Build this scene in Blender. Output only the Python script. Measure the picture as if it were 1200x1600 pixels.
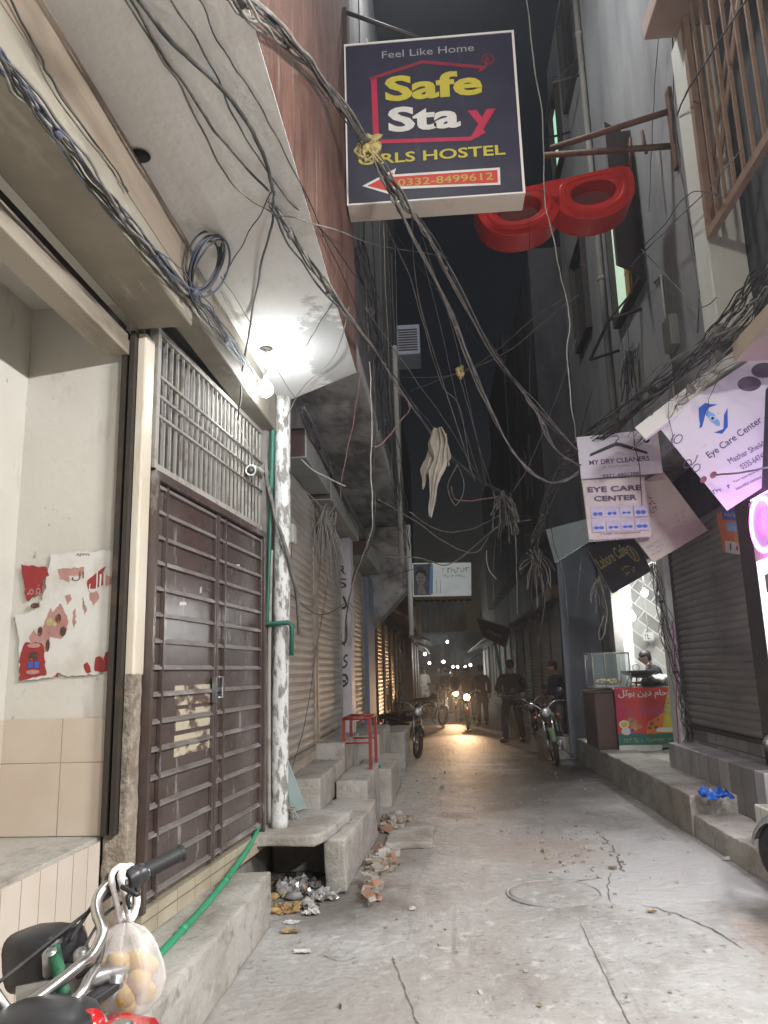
import bpy, bmesh, math, random
from mathutils import Vector, Matrix, noise as mnoise
PI = math.pi
R = math.radians
V3 = Vector
S = bpy.context.scene
COL = S.collection
random.seed(7)
for _o in list(bpy.data.objects):
    bpy.data.objects.remove(_o)

# ------------------------------------------------------------------ camera
FPX, CAM_H = 1200.0, 1.6          # focal length in pixels of the 1200x1600 photo, eye height
_y = V3((95.0, -248.0, FPX)).normalized()      # alley direction in camera space (x right, y up, z ahead)
_a = -0.027                                     # small roll
_A, _B, _C = _y.y, _y.z, -_y.x * _a
_n = math.hypot(_A, _B)
_t = math.sqrt(1 - _a * _a - (_C / _n) ** 2)
_z = V3((_a, _A * _C / _n ** 2 + _t * _B / _n, _B * _C / _n ** 2 - _t * _A / _n))
if _z.y < 0:
    _z = V3((_a, _A * _C / _n ** 2 - _t * _B / _n, _B * _C / _n ** 2 + _t * _A / _n))
_x = _y.cross(_z)
if _x.x < 0:
    _x = -_x
CR, CU, CF = V3((_x.x, _y.x, _z.x)), V3((_x.y, _y.y, _z.y)), V3((_x.z, _y.z, _z.z))
cam_d = bpy.data.cameras.new('camera')
cam_d.sensor_fit = 'VERTICAL'
cam_d.sensor_height = 24.0
cam_d.lens = 24.0 * FPX / 1600.0
cam_d.clip_start = 0.05
cam_d.clip_end = 500
cam = bpy.data.objects.new('camera', cam_d)
COL.objects.link(cam)
cam.matrix_world = Matrix(((CR.x, CU.x, -CF.x, 0), (CR.y, CU.y, -CF.y, 0), (CR.z, CU.z, -CF.z, CAM_H), (0, 0, 0, 1)))
S.camera = cam
CAMP = V3((0, 0, CAM_H))


def ray(px, py):
    return CR * (px - 600.0) + CU * (800.0 - py) + CF * FPX


def U(px, py, x=None, y=None, z=None):
    """survey helper: the point on a wall (x), cross plane (y) or level (z) seen at a photo pixel"""
    d = ray(px, py)
    if x is not None:
        t = x / d.x
    elif y is not None:
        t = y / d.y
    else:
        t = (z - CAM_H) / d.z
    return CAMP + d * t


# ------------------------------------------------------------------ world, sun, exposure
W = bpy.data.worlds.new('World')
S.world = W
W.use_nodes = True
wn = W.node_tree
bg = wn.nodes['Background']
sky = wn.nodes.new('ShaderNodeTexSky')
sky.sky_type = 'NISHITA'
sky.sun_disc = False
sky.sun_elevation = R(-3.0)
sky.sun_rotation = R(20)
wn.links.new(sky.outputs[0], bg.inputs[0])
bg.inputs[1].default_value = 0.035
sun_d = bpy.data.lights.new('moonlight', 'SUN')
sun_d.energy = 0.004
sun_d.angle = R(20)
sun_d.color = (0.8, 0.88, 1.0)
sun = bpy.data.objects.new('moonlight', sun_d)
COL.objects.link(sun)
sun.rotation_euler = (R(25), R(10), 0)
S.view_settings.view_transform = 'Standard'
S.view_settings.look = 'None'
S.view_settings.exposure = 0.75
S.view_settings.gamma = 1.0
S.render.engine = 'CYCLES'
S.cycles.use_denoising = True
try:
    S.cycles.denoiser = 'OPENIMAGEDENOISE'
except Exception:
    pass
S.cycles.max_bounces = 6
S.cycles.transparent_max_bounces = 12
S.cycles.sample_clamp_indirect = 4.0
S.cycles.caustics_reflective = False
S.cycles.caustics_refractive = False


# ------------------------------------------------------------------ materials
def C4(c):
    return (c[0], c[1], c[2], 1.0)


MATS = {}


def M(name, col, rough=0.75, layers=(), bump=None, metal=0.0, spec=0.4, coord='Object', wave=None):
    """procedural material: base colour, noise layers (colour, scale xyz, low, high, amount), bump (scale, strength)"""
    if name in MATS:
        return MATS[name]
    m = bpy.data.materials.new(name)
    m.use_nodes = True
    nt = m.node_tree
    N, L = nt.nodes, nt.links
    b = N['Principled BSDF']
    b.inputs['Roughness'].default_value = rough
    b.inputs['Metallic'].default_value = metal
    b.inputs['Specular IOR Level'].default_value = spec
    tc = N.new('ShaderNodeTexCoord')
    cur = None
    rgb = N.new('ShaderNodeRGB')
    rgb.outputs[0].default_value = C4(col)
    cur = rgb.outputs[0]
    for i, ly in enumerate(layers):
        c2, sc, lo, hi, amt = ly[:5]
        mp = N.new('ShaderNodeMapping')
        mp.inputs['Scale'].default_value = sc if hasattr(sc, '__len__') else (sc, sc, sc)
        mp.inputs['Location'].default_value = (i * 3.7 + 1.3, i * 1.9, i * 2.3)
        L.new(tc.outputs[coord], mp.inputs[0])
        nz = N.new('ShaderNodeTexNoise')
        nz.inputs['Scale'].default_value = 1.0
        nz.inputs['Detail'].default_value = 7.0
        nz.inputs['Roughness'].default_value = ly[5] if len(ly) > 5 else 0.6
        L.new(mp.outputs[0], nz.inputs['Vector'])
        mr = N.new('ShaderNodeMapRange')
        mr.inputs['From Min'].default_value = lo
        mr.inputs['From Max'].default_value = hi
        mr.inputs['To Max'].default_value = amt
        L.new(nz.outputs['Fac'], mr.inputs['Value'])
        mx = N.new('ShaderNodeMix')
        mx.data_type = 'RGBA'
        L.new(mr.outputs[0], mx.inputs['Factor'])
        L.new(cur, mx.inputs['A'])
        mx.inputs['B'].default_value = C4(c2)
        cur = mx.outputs['Result']
    L.new(cur, b.inputs['Base Color'])
    if bump:
        nz = N.new('ShaderNodeTexNoise')
        nz.inputs['Scale'].default_value = bump[0]
        nz.inputs['Detail'].default_value = 8.0
        L.new(tc.outputs[coord], nz.inputs['Vector'])
        bp = N.new('ShaderNodeBump')
        bp.inputs['Strength'].default_value = bump[1]
        bp.inputs['Distance'].default_value = 0.02
        L.new(nz.outputs['Fac'], bp.inputs['Height'])
        L.new(bp.outputs[0], b.inputs['Normal'])
    MATS[name] = m
    return m


def E(name, col, strength):
    if name in MATS:
        return MATS[name]
    m = bpy.data.materials.new(name)
    m.use_nodes = True
    b = m.node_tree.nodes['Principled BSDF']
    b.inputs['Base Color'].default_value = (0.8, 0.8, 0.8, 1)
    b.inputs['Emission Color'].default_value = C4(col)
    b.inputs['Emission Strength'].default_value = strength
    MATS[name] = m
    return m


def tiles(name, c1, c2, mortar, bw, bh, rot=0.0, msize=0.012, offset=0.5, axes='YZ', rough=0.35, stain=None):
    """brick-texture tiling in metres on a wall plane"""
    m = M(name, c1, rough)
    nt = m.node_tree
    N, L = nt.nodes, nt.links
    b = N['Principled BSDF']
    tc = [n for n in N if n.type == 'TEX_COORD'][0]
    sp = N.new('ShaderNodeSeparateXYZ')
    L.new(tc.outputs['Object'], sp.inputs[0])
    cb = N.new('ShaderNodeCombineXYZ')
    L.new(sp.outputs['XYZ'.index(axes[0])], cb.inputs[0])
    L.new(sp.outputs['XYZ'.index(axes[1])], cb.inputs[1])
    mp = N.new('ShaderNodeMapping')
    mp.inputs['Rotation'].default_value = (0, 0, rot)
    L.new(cb.outputs[0], mp.inputs[0])
    bt = N.new('ShaderNodeTexBrick')
    bt.offset = offset
    bt.inputs['Scale'].default_value = 1.0
    bt.inputs['Brick Width'].default_value = bw
    bt.inputs['Row Height'].default_value = bh
    bt.inputs['Mortar Size'].default_value = msize
    bt.inputs['Mortar Smooth'].default_value = 0.2
    bt.inputs['Color1'].default_value = C4(c1)
    bt.inputs['Color2'].default_value = C4(c2)
    bt.inputs['Mortar'].default_value = C4(mortar)
    L.new(mp.outputs[0], bt.inputs['Vector'])
    nz = N.new('ShaderNodeTexNoise')
    nz.inputs['Scale'].default_value = 3.0
    nz.inputs['Detail'].default_value = 8
    L.new(tc.outputs['Object'], nz.inputs['Vector'])
    mr = N.new('ShaderNodeMapRange')
    mr.inputs['From Min'].default_value = 0.45
    mr.inputs['From Max'].default_value = 0.75
    mr.inputs['To Max'].default_value = 0.6
    L.new(nz.outputs['Fac'], mr.inputs['Value'])
    mx = N.new('ShaderNodeMix')
    mx.data_type = 'RGBA'
    L.new(mr.outputs[0], mx.inputs['Factor'])
    L.new(bt.outputs['Color'], mx.inputs['A'])
    mx.inputs['B'].default_value = C4(stain or tuple(x * 0.55 for x in c1))
    L.new(mx.outputs['Result'], b.inputs['Base Color'])
    bp = N.new('ShaderNodeBump')
    bp.inputs['Strength'].default_value = 0.25
    bp.inputs['Distance'].default_value = 0.01
    bp.invert = True
    L.new(bt.outputs['Fac'], bp.inputs['Height'])
    L.new(bp.outputs[0], b.inputs['Normal'])
    return m


DIRT = (0.10, 0.085, 0.065)
BLK = (0.015, 0.014, 0.013)
# walls and stone
m_soffit = M('old_white_ceiling_paint', (0.73, 0.715, 0.69), 0.8, [((0.60, 0.575, 0.53), 1.1, .45, .78, .7), ((0.36, 0.35, 0.33), (7, 2.2, 7), .62, .74, .6), ((0.50, 0.47, 0.42), 0.5, .55, .75, .45), ((0.76, 0.74, 0.71), 3, .55, .7, .5)], (22, .18))
m_cream = M('cream_wall_paint', (0.56, 0.535, 0.48), 0.6, [((0.45, 0.415, 0.35), (.9, .9, .9), .42, .7, .7), ((0.24, 0.20, 0.15), (5, 5, 1.5), .60, .75, .65), ((0.16, 0.13, 0.10), (24, 24, 16), .665, .72, .7), ((0.56, 0.52, 0.45), 2.2, .5, .62, .5)], (18, .12))
m_beam = M('tan_plaster', (0.25, 0.225, 0.175), 0.75, [((0.15, 0.13, 0.10), 1.8, .42, .7, .8), ((0.45, 0.41, 0.34), (6, 1.5, 6), .58, .7, .6), (BLK, (3, .6, 3), .68, .78, .6)], (26, .2))
m_brickred = M('peeling_red_wall_paint', (0.15, 0.082, 0.06), 0.8, [((0.07, 0.03, 0.022), (2.5, 2.5, 1.0), .4, .65, .9), ((0.34, 0.27, 0.24), (16, 16, 1.2), .60, .70, .85), ((0.22, 0.09, 0.06), (12, 12, 2.5), .5, .65, .6)], (30, .35))
m_pcream = M('chipped_cream_paint', (0.62, 0.54, 0.42), 0.45, [((0.40, 0.31, 0.20), (9, 9, 1.2), .60, .68, .8), ((0.70, 0.64, 0.54), 2.0, .45, .65, .6)], (30, .12))
m_rough = M('rough_stone', (0.30, 0.25, 0.19), 0.9, [((0.17, 0.13, 0.10), 9, .45, .62, .8), ((0.42, 0.37, 0.30), 24, .52, .66, .8)], (40, .8))
m_grime = M('grimy_plaster', (0.24, 0.225, 0.20), 0.85, [((0.10, 0.095, 0.085), (1.2, 1.2, .5), .42, .62, .85), ((0.36, 0.34, 0.31), (3, 3, 1.5), .55, .7, .7), ((0.05, 0.045, 0.04), (8, 8, .8), .62, .74, .7)], (16, .4))
m_dirtyconc = M('stained_concrete', (0.38, 0.37, 0.35), 0.9, [((0.09, 0.085, 0.08), (1.6, .7, 1.6), .45, .6, .85), ((0.52, 0.50, 0.47), (3.5, 1.2, 3.5), .54, .66, .7), ((0.16, 0.13, 0.10), 9, .55, .7, .6)], (14, .5))
m_greyplaster = M('grey_cement_plaster', (0.26, 0.262, 0.26), 0.85, [((0.145, 0.147, 0.15), (1.3, 1.3, .35), .42, .68, .85), ((0.09, 0.085, 0.08), (5, 5, .45), .6, .76, .75), ((0.33, 0.325, 0.31), (.7, .7, .5), .52, .7, .6)], (20, .25))
m_white = M('white_painted_plaster', (0.62, 0.62, 0.58), 0.6, [((0.38, 0.37, 0.33), (3, 3, .9), .52, .72, .7), ((0.2, 0.19, 0.17), 12, .66, .74, .6)], (25, .15))
m_darkwall = M('dark_soot_wall', (0.075, 0.075, 0.08), 0.85, [((0.03, 0.03, 0.033), (1.5, 1.5, .5), .42, .65, .9), ((0.15, 0.145, 0.14), (4, 4, 1), .6, .74, .6)], (14, .4))
m_blue = M('faded_blue_paint', (0.17, 0.21, 0.28), 0.7, [((0.09, 0.10, 0.13), (2, 2, .7), .45, .68, .8), ((0.28, 0.31, 0.36), 6, .58, .7, .6)], (22, .25))
m_green = M('faded_green_paint', (0.13, 0.19, 0.165), 0.7, [((0.06, 0.08, 0.07), (2, 2, .7), .45, .66, .8)], (22, .25))
m_ledge = M('worn_cement_ledge', (0.43, 0.41, 0.37), 0.85, [((0.24, 0.21, 0.17), 2.2, .42, .66, .8), ((0.14, 0.12, 0.10), 7, .58, .74, .8), ((0.46, 0.43, 0.38), 16, .54, .68, .7)], (30, .5))
m_ledge_tile = tiles('tan_ledge_tiles', (0.40, 0.35, 0.28), (0.33, 0.29, 0.23), (0.14, 0.12, 0.10), 0.30, 0.6, axes='YZ', msize=.006, offset=0, stain=(0.17, 0.14, 0.11))
m_plinth = tiles('beige_plank_tiles', (0.58, 0.50, 0.42), (0.53, 0.455, 0.375), (0.22, 0.16, 0.11), 0.145, 1.2, axes='YZ', msize=.003, offset=0, stain=(0.47, 0.38, 0.29))
m_walltile = tiles('beige_wall_tiles', (0.56, 0.48, 0.395), (0.53, 0.455, 0.37), (0.25, 0.19, 0.13), 0.33, 0.6, axes='XZ', msize=.003, offset=0, stain=(0.44, 0.35, 0.26))
m_walltile_side = tiles('beige_side_tiles', (0.56, 0.48, 0.395), (0.53, 0.455, 0.37), (0.25, 0.19, 0.13), 0.33, 0.6, axes='YZ', msize=.003, offset=0, stain=(0.44, 0.35, 0.26))
m_wtile = tiles('white_step_tiles', (0.66, 0.66, 0.60), (0.60, 0.60, 0.54), (0.26, 0.24, 0.20), 0.3, 0.3, axes='YZ', msize=.006, offset=0, stain=(0.42, 0.38, 0.28))
m_greytile = tiles('grey_marble_tiles', (0.50, 0.49, 0.48), (0.20, 0.185, 0.175), (0.05, 0.045, 0.04), 0.31, 0.7, axes='YZ', msize=.007, offset=0, stain=(0.15, 0.14, 0.13))
m_diag = tiles('diagonal_shop_tiles', (0.62, 0.60, 0.55), (0.22, 0.20, 0.18), (0.75, 0.74, 0.70), 0.42, 0.20, rot=R(40), axes='XZ', msize=.012, stain=(0.5, 0.48, 0.44))
# metals etc
m_gate = M('brown_gate_paint', (0.072, 0.052, 0.045), 0.24, [((0.125, 0.098, 0.088), (2, 1.2, 2), .42, .7, .8), ((0.32, 0.30, 0.275), (7, 9, 2.5), .60, .68, .75), ((0.085, 0.04, 0.034), (1.2, 1.2, .8), .54, .68, .4), ((0.05, 0.03, 0.028), 5, .55, .7, .6)], (12, .12), spec=.5)
m_gatepatch = M('worn_cream_primer', (0.50, 0.45, 0.32), 0.5, [((0.10, 0.055, 0.045), (7, 5, 9), .50, .58, .95)], (30, .1))
m_rib = M('gate_rib_paint', (0.20, 0.175, 0.16), 0.4, [((0.36, 0.33, 0.30), (7, 3, 7), .55, .66, .8), ((0.09, 0.06, 0.05), 6, .5, .7, .7)])
m_grille = M('grey_grille_paint', (0.33, 0.31, 0.275), 0.8, [((0.18, 0.14, 0.11), 9, .52, .66, .8)])
m_backing = M('weathered_backing_sheet', (0.17, 0.155, 0.14), 0.7, [((0.05, 0.045, 0.04), (6, 14, .7), .42, .62, .9), ((0.30, 0.28, 0.25), (3, 20, 1.2), .55, .68, .7)])
m_dark = M('dark_rusty_metal', (0.045, 0.037, 0.03), 0.6, [((0.12, 0.07, 0.04), 8, .55, .7, .7)], metal=.3)
m_rust = M('rusty_brown_metal', (0.16, 0.085, 0.05), 0.65, [((0.07, 0.04, 0.028), 6, .45, .65, .8)], (30, .2), metal=.2)
m_shutter = M('galvanised_shutter', (0.36, 0.34, 0.305), 0.62, [((0.24, 0.21, 0.17), (1, 1, 3), .42, .7, .8), ((0.20, 0.09, 0.045), (2.2, 1.4, 1.2), .66, .74, .75), ((0.42, 0.39, 0.34), (1.5, .6, 5), .55, .7, .5)], metal=.25)
m_shutter_d = M('dark_shutter', (0.26, 0.24, 0.23), 0.55, [((0.13, 0.115, 0.105), (1, 1, 2.5), .42, .7, .8), ((0.27, 0.25, 0.23), (.7, .7, 5), .55, .7, .5)], metal=.2)
m_shutter_w = M('brown_shutter', (0.30, 0.19, 0.10), 0.45, [((0.18, 0.10, 0.05), (1, 1, 3), .42, .7, .8)], metal=.35)
m_box = M('grey_green_sheet_metal', (0.27, 0.29, 0.265), 0.55, [((0.18, 0.19, 0.17), 2, .45, .7, .7)])
m_railbox = M('weathered_shutter_rail', (0.33, 0.29, 0.23), 0.55, [((0.16, 0.12, 0.08), (5, 1, 5), .46, .64, .85)], metal=.2)
m_pole = M('peeling_white_pole_paint', (0.26, 0.245, 0.22), 0.7, [((0.68, 0.68, 0.65), (20, 20, 7), .44, .50, .95), ((0.06, 0.05, 0.04), (16, 16, 5), .60, .66, .8)], (30, .5))
m_gpipe = M('green_plastic_pipe', (0.04, 0.29, 0.145), 0.4, [((0.05, 0.22, 0.12), 9, .55, .7, .7)])
m_dgpipe = M('dark_green_pipe', (0.018, 0.12, 0.08), 0.45, [((0.04, 0.08, 0.06), 9, .5, .7, .7)])
m_chrome = M('dull_chrome', (0.50, 0.49, 0.47), 0.33, [((0.3, 0.28, 0.26), 12, .55, .72, .6)], metal=1.0)
m_steel = M('brushed_steel', (0.40, 0.40, 0.40), 0.38, [((0.22, 0.2, 0.18), 14, .5, .7, .6)], metal=.9)
m_rubber = M('black_rubber', (0.018, 0.018, 0.018), 0.6, [((0.05, 0.047, 0.042), 14, .55, .72, .6)])
m_blackplastic = M('black_plastic', (0.02, 0.02, 0.022), 0.38, [((0.05, 0.05, 0.05), 8, .55, .7, .6)])
m_redpaint = M('red_tank_paint', (0.38, 0.012, 0.018), 0.2, [((0.24, 0.008, 0.012), 4, .5, .7, .6)], spec=.6)
m_redlens = M('red_lens', (0.45, 0.02, 0.02), 0.15, [((0.3, 0.01, 0.01), 30, .45, .6, .6)], spec=.7)
m_blackpaint = M('black_tank_paint', (0.015, 0.015, 0.018), 0.25, [((0.04, 0.038, 0.035), 7, .5, .7, .6)], spec=.6)
m_silver = M('silver_tank_paint', (0.36, 0.37, 0.38), 0.3, [((0.24, 0.24, 0.24), 6, .5, .7, .6)], metal=.5)
m_greenpaint = M('dull_green_tank_paint', (0.13, 0.19, 0.11), 0.4, [((0.07, 0.1, 0.06), 6, .5, .7, .6)])
m_seat = M('black_vinyl', (0.02, 0.02, 0.021), 0.5, [((0.045, 0.043, 0.04), 10, .5, .7, .6)], (60, .2))
m_lensclear = M('headlamp_glass', (0.7, 0.7, 0.7), 0.08, [((0.5, 0.5, 0.5), 30, .45, .6, .5)], metal=.7)
m_redframe = M('red_oxide_frame', (0.26, 0.035, 0.03), 0.5, [((0.12, 0.02, 0.018), 12, .5, .66, .7)])
m_redfib = M('red_fibreglass', (0.60, 0.028, 0.022), 0.42, [((0.45, 0.016, 0.016), 3, .42, .7, .8), ((0.16, 0.03, 0.025), (8, 8, 1.6), .60, .74, .6), ((0.42, 0.12, 0.10), (14, 14, 14), .60, .72, .6)], (30, .15), spec=.35)
m_redin = M('faded_lens_panel', (0.20, 0.06, 0.055), 0.4, [((0.10, 0.03, 0.03), 3, .45, .7, .8)])
m_cable = M('black_cable', (0.03, 0.029, 0.028), 0.65, [((0.10, 0.095, 0.085), 9, .45, .65, .8)])
m_cable_g = M('dusty_grey_cable', (0.20, 0.185, 0.165), 0.85, [((0.09, 0.08, 0.07), 8, .45, .65, .8)])
m_cable_w = M('off_white_cable', (0.38, 0.36, 0.32), 0.7, [((0.2, 0.18, 0.16), 14, .5, .7, .7)])
m_cable_b = M('blue_grey_cable', (0.075, 0.085, 0.12), 0.6, [((0.16, 0.16, 0.17), 12, .5, .7, .7)])
m_cable_r = M('faded_pink_cable', (0.24, 0.135, 0.12), 0.7, [((0.15, 0.08, 0.07), 12, .5, .7, .7)])
m_rag = M('dirty_cream_cloth', (0.52, 0.48, 0.40), 0.9, [((0.26, 0.23, 0.18), (9, 9, 3), .45, .7, .8)], (60, .4))
m_ragy = M('yellow_rag', (0.42, 0.34, 0.14), 0.9, [((0.2, 0.16, 0.08), 18, .45, .65, .8)], (60, .5))
# sign colours
m_navy = M('navy_sign_vinyl', (0.014, 0.013, 0.034), 0.5, [((0.026, 0.024, 0.045), 3, .45, .7, .8), ((0.10, 0.095, 0.10), (14, 14, 2.2), .64, .80, .5)])
m_signwhite = M('white_sign_sheet', (0.66, 0.64, 0.60), 0.5, [((0.45, 0.41, 0.35), (2, 2, .8), .52, .75, .7)])
m_signedge = M('cream_sign_edge', (0.60, 0.54, 0.44), 0.55, [((0.36, 0.29, 0.2), (3, 3, 6), .55, .72, .7)])
m_yel = M('yellow_vinyl', (0.50, 0.43, 0.04), 0.5, [((0.36, 0.3, 0.05), 6, .45, .7, .6)])
m_yel2 = M('dull_yellow_vinyl', (0.42, 0.36, 0.07), 0.55, [((0.3, 0.25, 0.05), 6, .45, .7, .6)])
m_let_w = M('white_vinyl', (0.62, 0.61, 0.57), 0.5, [((0.46, 0.45, 0.4), 6, .45, .7, .6)])
m_let_g = M('grey_vinyl', (0.30, 0.30, 0.31), 0.5, [((0.24, 0.24, 0.25), 6, .45, .7, .6)])
m_crim = M('crimson_vinyl', (0.42, 0.015, 0.06), 0.5, [((0.3, 0.012, 0.04), 6, .45, .7, .6)])
m_redv = M('red_vinyl', (0.50, 0.035, 0.025), 0.5, [((0.38, 0.03, 0.02), 6, .45, .7, .6)])
m_orangev = M('orange_vinyl', (0.62, 0.16, 0.04), 0.5, [((0.6, 0.4, 0.06), 4, .45, .7, .8)])
m_let_k = M('near_black_vinyl', (0.03, 0.026, 0.04), 0.5, [((0.06, 0.05, 0.07), 12, .45, .7, .6)])
m_let_p = M('purple_black_vinyl', (0.07, 0.035, 0.12), 0.5, [((0.1, 0.06, 0.16), 12, .45, .7, .6)])
m_blue_v = M('blue_vinyl', (0.02, 0.09, 0.42), 0.45, [((0.03, 0.14, 0.5), 12, .45, .7, .6)])
m_lblue_v = M('light_blue_vinyl', (0.16, 0.38, 0.66), 0.45, [((0.3, 0.5, 0.7), 12, .45, .7, .6)])
m_teal_v = M('green_vinyl', (0.02, 0.15, 0.13), 0.5, [((0.02, 0.1, 0.09), 12, .45, .7, .6)])
m_poster_red = M('poster_red', (0.27, 0.028, 0.028), 0.55, [((0.2, 0.022, 0.022), 9, .45, .7, .6)])
m_poster_pink = M('poster_washed_pink', (0.40, 0.22, 0.19), 0.6, [((0.25, 0.09, 0.08), 9, .45, .7, .6)])
m_poster_paper = M('poster_torn_paper', (0.585, 0.565, 0.525), 0.7, [((0.47, 0.43, 0.37), 5, .46, .66, .8)])
m_poster_dark = M('poster_dark_ink', (0.07, 0.035, 0.03), 0.55, [((0.28, 0.12, 0.05), 30, .52, .6, .9), ((0.2, 0.16, 0.06), 18, .6, .66, .7)])
m_poster_ylw = M('poster_olive_ink', (0.36, 0.32, 0.14), 0.55, [((0.5, 0.46, 0.3), 30, .5, .6, .7)])
m_skin = M('skin', (0.30, 0.17, 0.11), 0.55, [((0.24, 0.13, 0.085), 9, .45, .7, .6)])
m_hair = M('black_hair', (0.012, 0.010, 0.010), 0.5, [((0.03, 0.026, 0.024), 40, .45, .7, .6)])
CL = {}


def cloth(n, c):
    return M('cloth_' + n, c, 0.9, [(tuple(x * .6 for x in c), 6, .45, .7, .7)], (50, .3))


# ------------------------------------------------------------------ mesh building
class MB:
    def __init__(s, xf=None):
        s.v, s.f, s.mi, s.sm, s.xf = [], [], [], [], xf

    def add(s, vs, fs, m=0, smooth=False):
        b = len(s.v)
        for p in vs:
            p = V3(p)
            s.v.append(s.xf(p) if s.xf else p)
        for f in fs:
            s.f.append([b + i for i in f])
            s.mi.append(m)
            s.sm.append(smooth)

    def hexa(s, p, m=0):
        s.add(p, [(0, 3, 2, 1), (4, 5, 6, 7), (0, 1, 5, 4), (1, 2, 6, 5), (2, 3, 7, 6), (3, 0, 4, 7)], m)

    def box(s, x0, x1, y0, y1, z0, z1, m=0):
        s.hexa([(x0, y0, z0), (x1, y0, z0), (x1, y1, z0), (x0, y1, z0), (x0, y0, z1), (x1, y0, z1), (x1, y1, z1), (x0, y1, z1)], m)

    def prism(s, poly, a0, a1, axis='Z', m=0):
        def pt(u, w, a):
            return {'Z': (u, w, a), 'Y': (u, a, w), 'X': (a, u, w)}[axis]
        n = len(poly)
        ar = sum(poly[i][0] * poly[(i + 1) % n][1] - poly[(i + 1) % n][0] * poly[i][1] for i in range(n))
        if (ar < 0) != (axis == 'Y'):
            poly = poly[::-1]
        vs = [pt(u, w, a0) for u, w in poly] + [pt(u, w, a1) for u, w in poly]
        s.add(vs, [list(range(n))[::-1], list(range(n, 2 * n))] + [(i, (i + 1) % n, n + (i + 1) % n, n + i) for i in range(n)], m)

    def plate(s, c, t, m=0, mb=None):
        """board from 4 corners (counter-clockwise seen from its face); t = thickness behind the face"""
        c = [V3(p) for p in c]
        n = (c[1] - c[0]).cross(c[3] - c[0]).normalized()
        bk = [p - n * t for p in c]
        s.add(c + bk, [(0, 1, 2, 3)], m)
        s.add(c + bk, [(7, 6, 5, 4), (0, 4, 5, 1), (1, 5, 6, 2), (2, 6, 7, 3), (3, 7, 4, 0)], m if mb is None else mb)

    def tube(s, pts, r, n=6, m=0, smooth=True, caps=True):
        pts = [V3(p) for p in pts]
        k = len(pts)
        rs = r if hasattr(r, '__len__') else [r] * k
        vs, fs = [], []
        t0 = (pts[1] - pts[0]).normalized()
        up = V3((0, 0, 1)) if abs(t0.z) < .9 else V3((1, 0, 0))
        a = t0.cross(up).normalized()
        for i in range(k):
            t = (pts[min(i + 1, k - 1)] - pts[max(i - 1, 0)])
            t = t.normalized() if t.length > 1e-9 else t0
            a = (a - t * a.dot(t))
            a = a.normalized() if a.length > 1e-6 else t.orthogonal().normalized()
            b = t.cross(a)
            for j in range(n):
                q = 2 * PI * j / n
                vs.append(pts[i] + (a * math.cos(q) + b * math.sin(q)) * rs[i])
        for i in range(k - 1):
            for j in range(n):
                fs.append((i * n + j, i * n + (j + 1) % n, (i + 1) * n + (j + 1) % n, (i + 1) * n + j))
        if caps:
            fs.append(tuple(range(n))[::-1])
            fs.append(tuple((k - 1) * n + j for j in range(n)))
        s.add(vs, fs, m, smooth)

    def lathe(s, prof, c, axis=(0, 0, 1), n=16, m=0, smooth=True, sx=1.0):
        ax = V3(axis).normalized()
        a = ax.orthogonal().normalized()
        b = ax.cross(a)
        c = V3(c)
        vs, fs = [], []
        for r, h in prof:
            for j in range(n):
                q = 2 * PI * j / n
                vs.append(c + ax * h + (a * math.cos(q) * sx + b * math.sin(q)) * r)
        k = len(prof)
        for i in range(k - 1):
            for j in range(n):
                fs.append((i * n + j, i * n + (j + 1) % n, (i + 1) * n + (j + 1) % n, (i + 1) * n + j))
        fs.append(tuple(range(n))[::-1])
        fs.append(tuple((k - 1) * n + j for j in range(n)))
        s.add(vs, fs, m, smooth)

    def ell(s, c, r, m=0, nu=12, nv=8, rot=None, bumpy=0.0, seed=0, smooth=True):
        c = V3(c)
        r = r if hasattr(r, '__len__') else (r, r, r)
        vs, fs = [], []
        for i in range(nv + 1):
            th = PI * i / nv
            for j in range(nu):
                ph = 2 * PI * j / nu
                p = V3((math.sin(th) * math.cos(ph), math.sin(th) * math.sin(ph), math.cos(th)))
                if bumpy:
                    p = p * (1 + bumpy * mnoise.noise(p * 1.7 + V3((seed, seed * .7, 0))))
                p = V3((p.x * r[0], p.y * r[1], p.z * r[2]))
                if rot:
                    p = rot @ p
                vs.append(c + p)
        for i in range(nv):
            for j in range(nu):
                fs.append((i * nu + j, (i + 1) * nu + j, (i + 1) * nu + (j + 1) % nu, i * nu + (j + 1) % nu))
        s.add(vs, fs, m, smooth)

    def stone(s, c, r, m=0, seed=0):
        rn = random.Random(seed)
        rot = Matrix.Rotation(rn.random() * 6, 3, 'Z') @ Matrix.Rotation(rn.uniform(-.7, .7), 3, 'X')
        p = []
        for z in (-1, 1):
            for x, y in ((-1, -1), (1, -1), (1, 1), (-1, 1)):
                q = V3((x * r[0] * rn.uniform(.5, 1.1), y * r[1] * rn.uniform(.5, 1.1), z * r[2] * rn.uniform(.6, 1.1)))
                p.append(V3(c) + rot @ q)
        s.hexa(p, m)

    def grid(s, fn, nu, nv, m=0, smooth=True):
        vs = [fn(i / nu, j / nv) for i in range(nu + 1) for j in range(nv + 1)]
        fs = [(i * (nv + 1) + j, (i + 1) * (nv + 1) + j, (i + 1) * (nv + 1) + j + 1, i * (nv + 1) + j + 1) for i in range(nu) for j in range(nv)]
        s.add(vs, fs, m, smooth)

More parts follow.
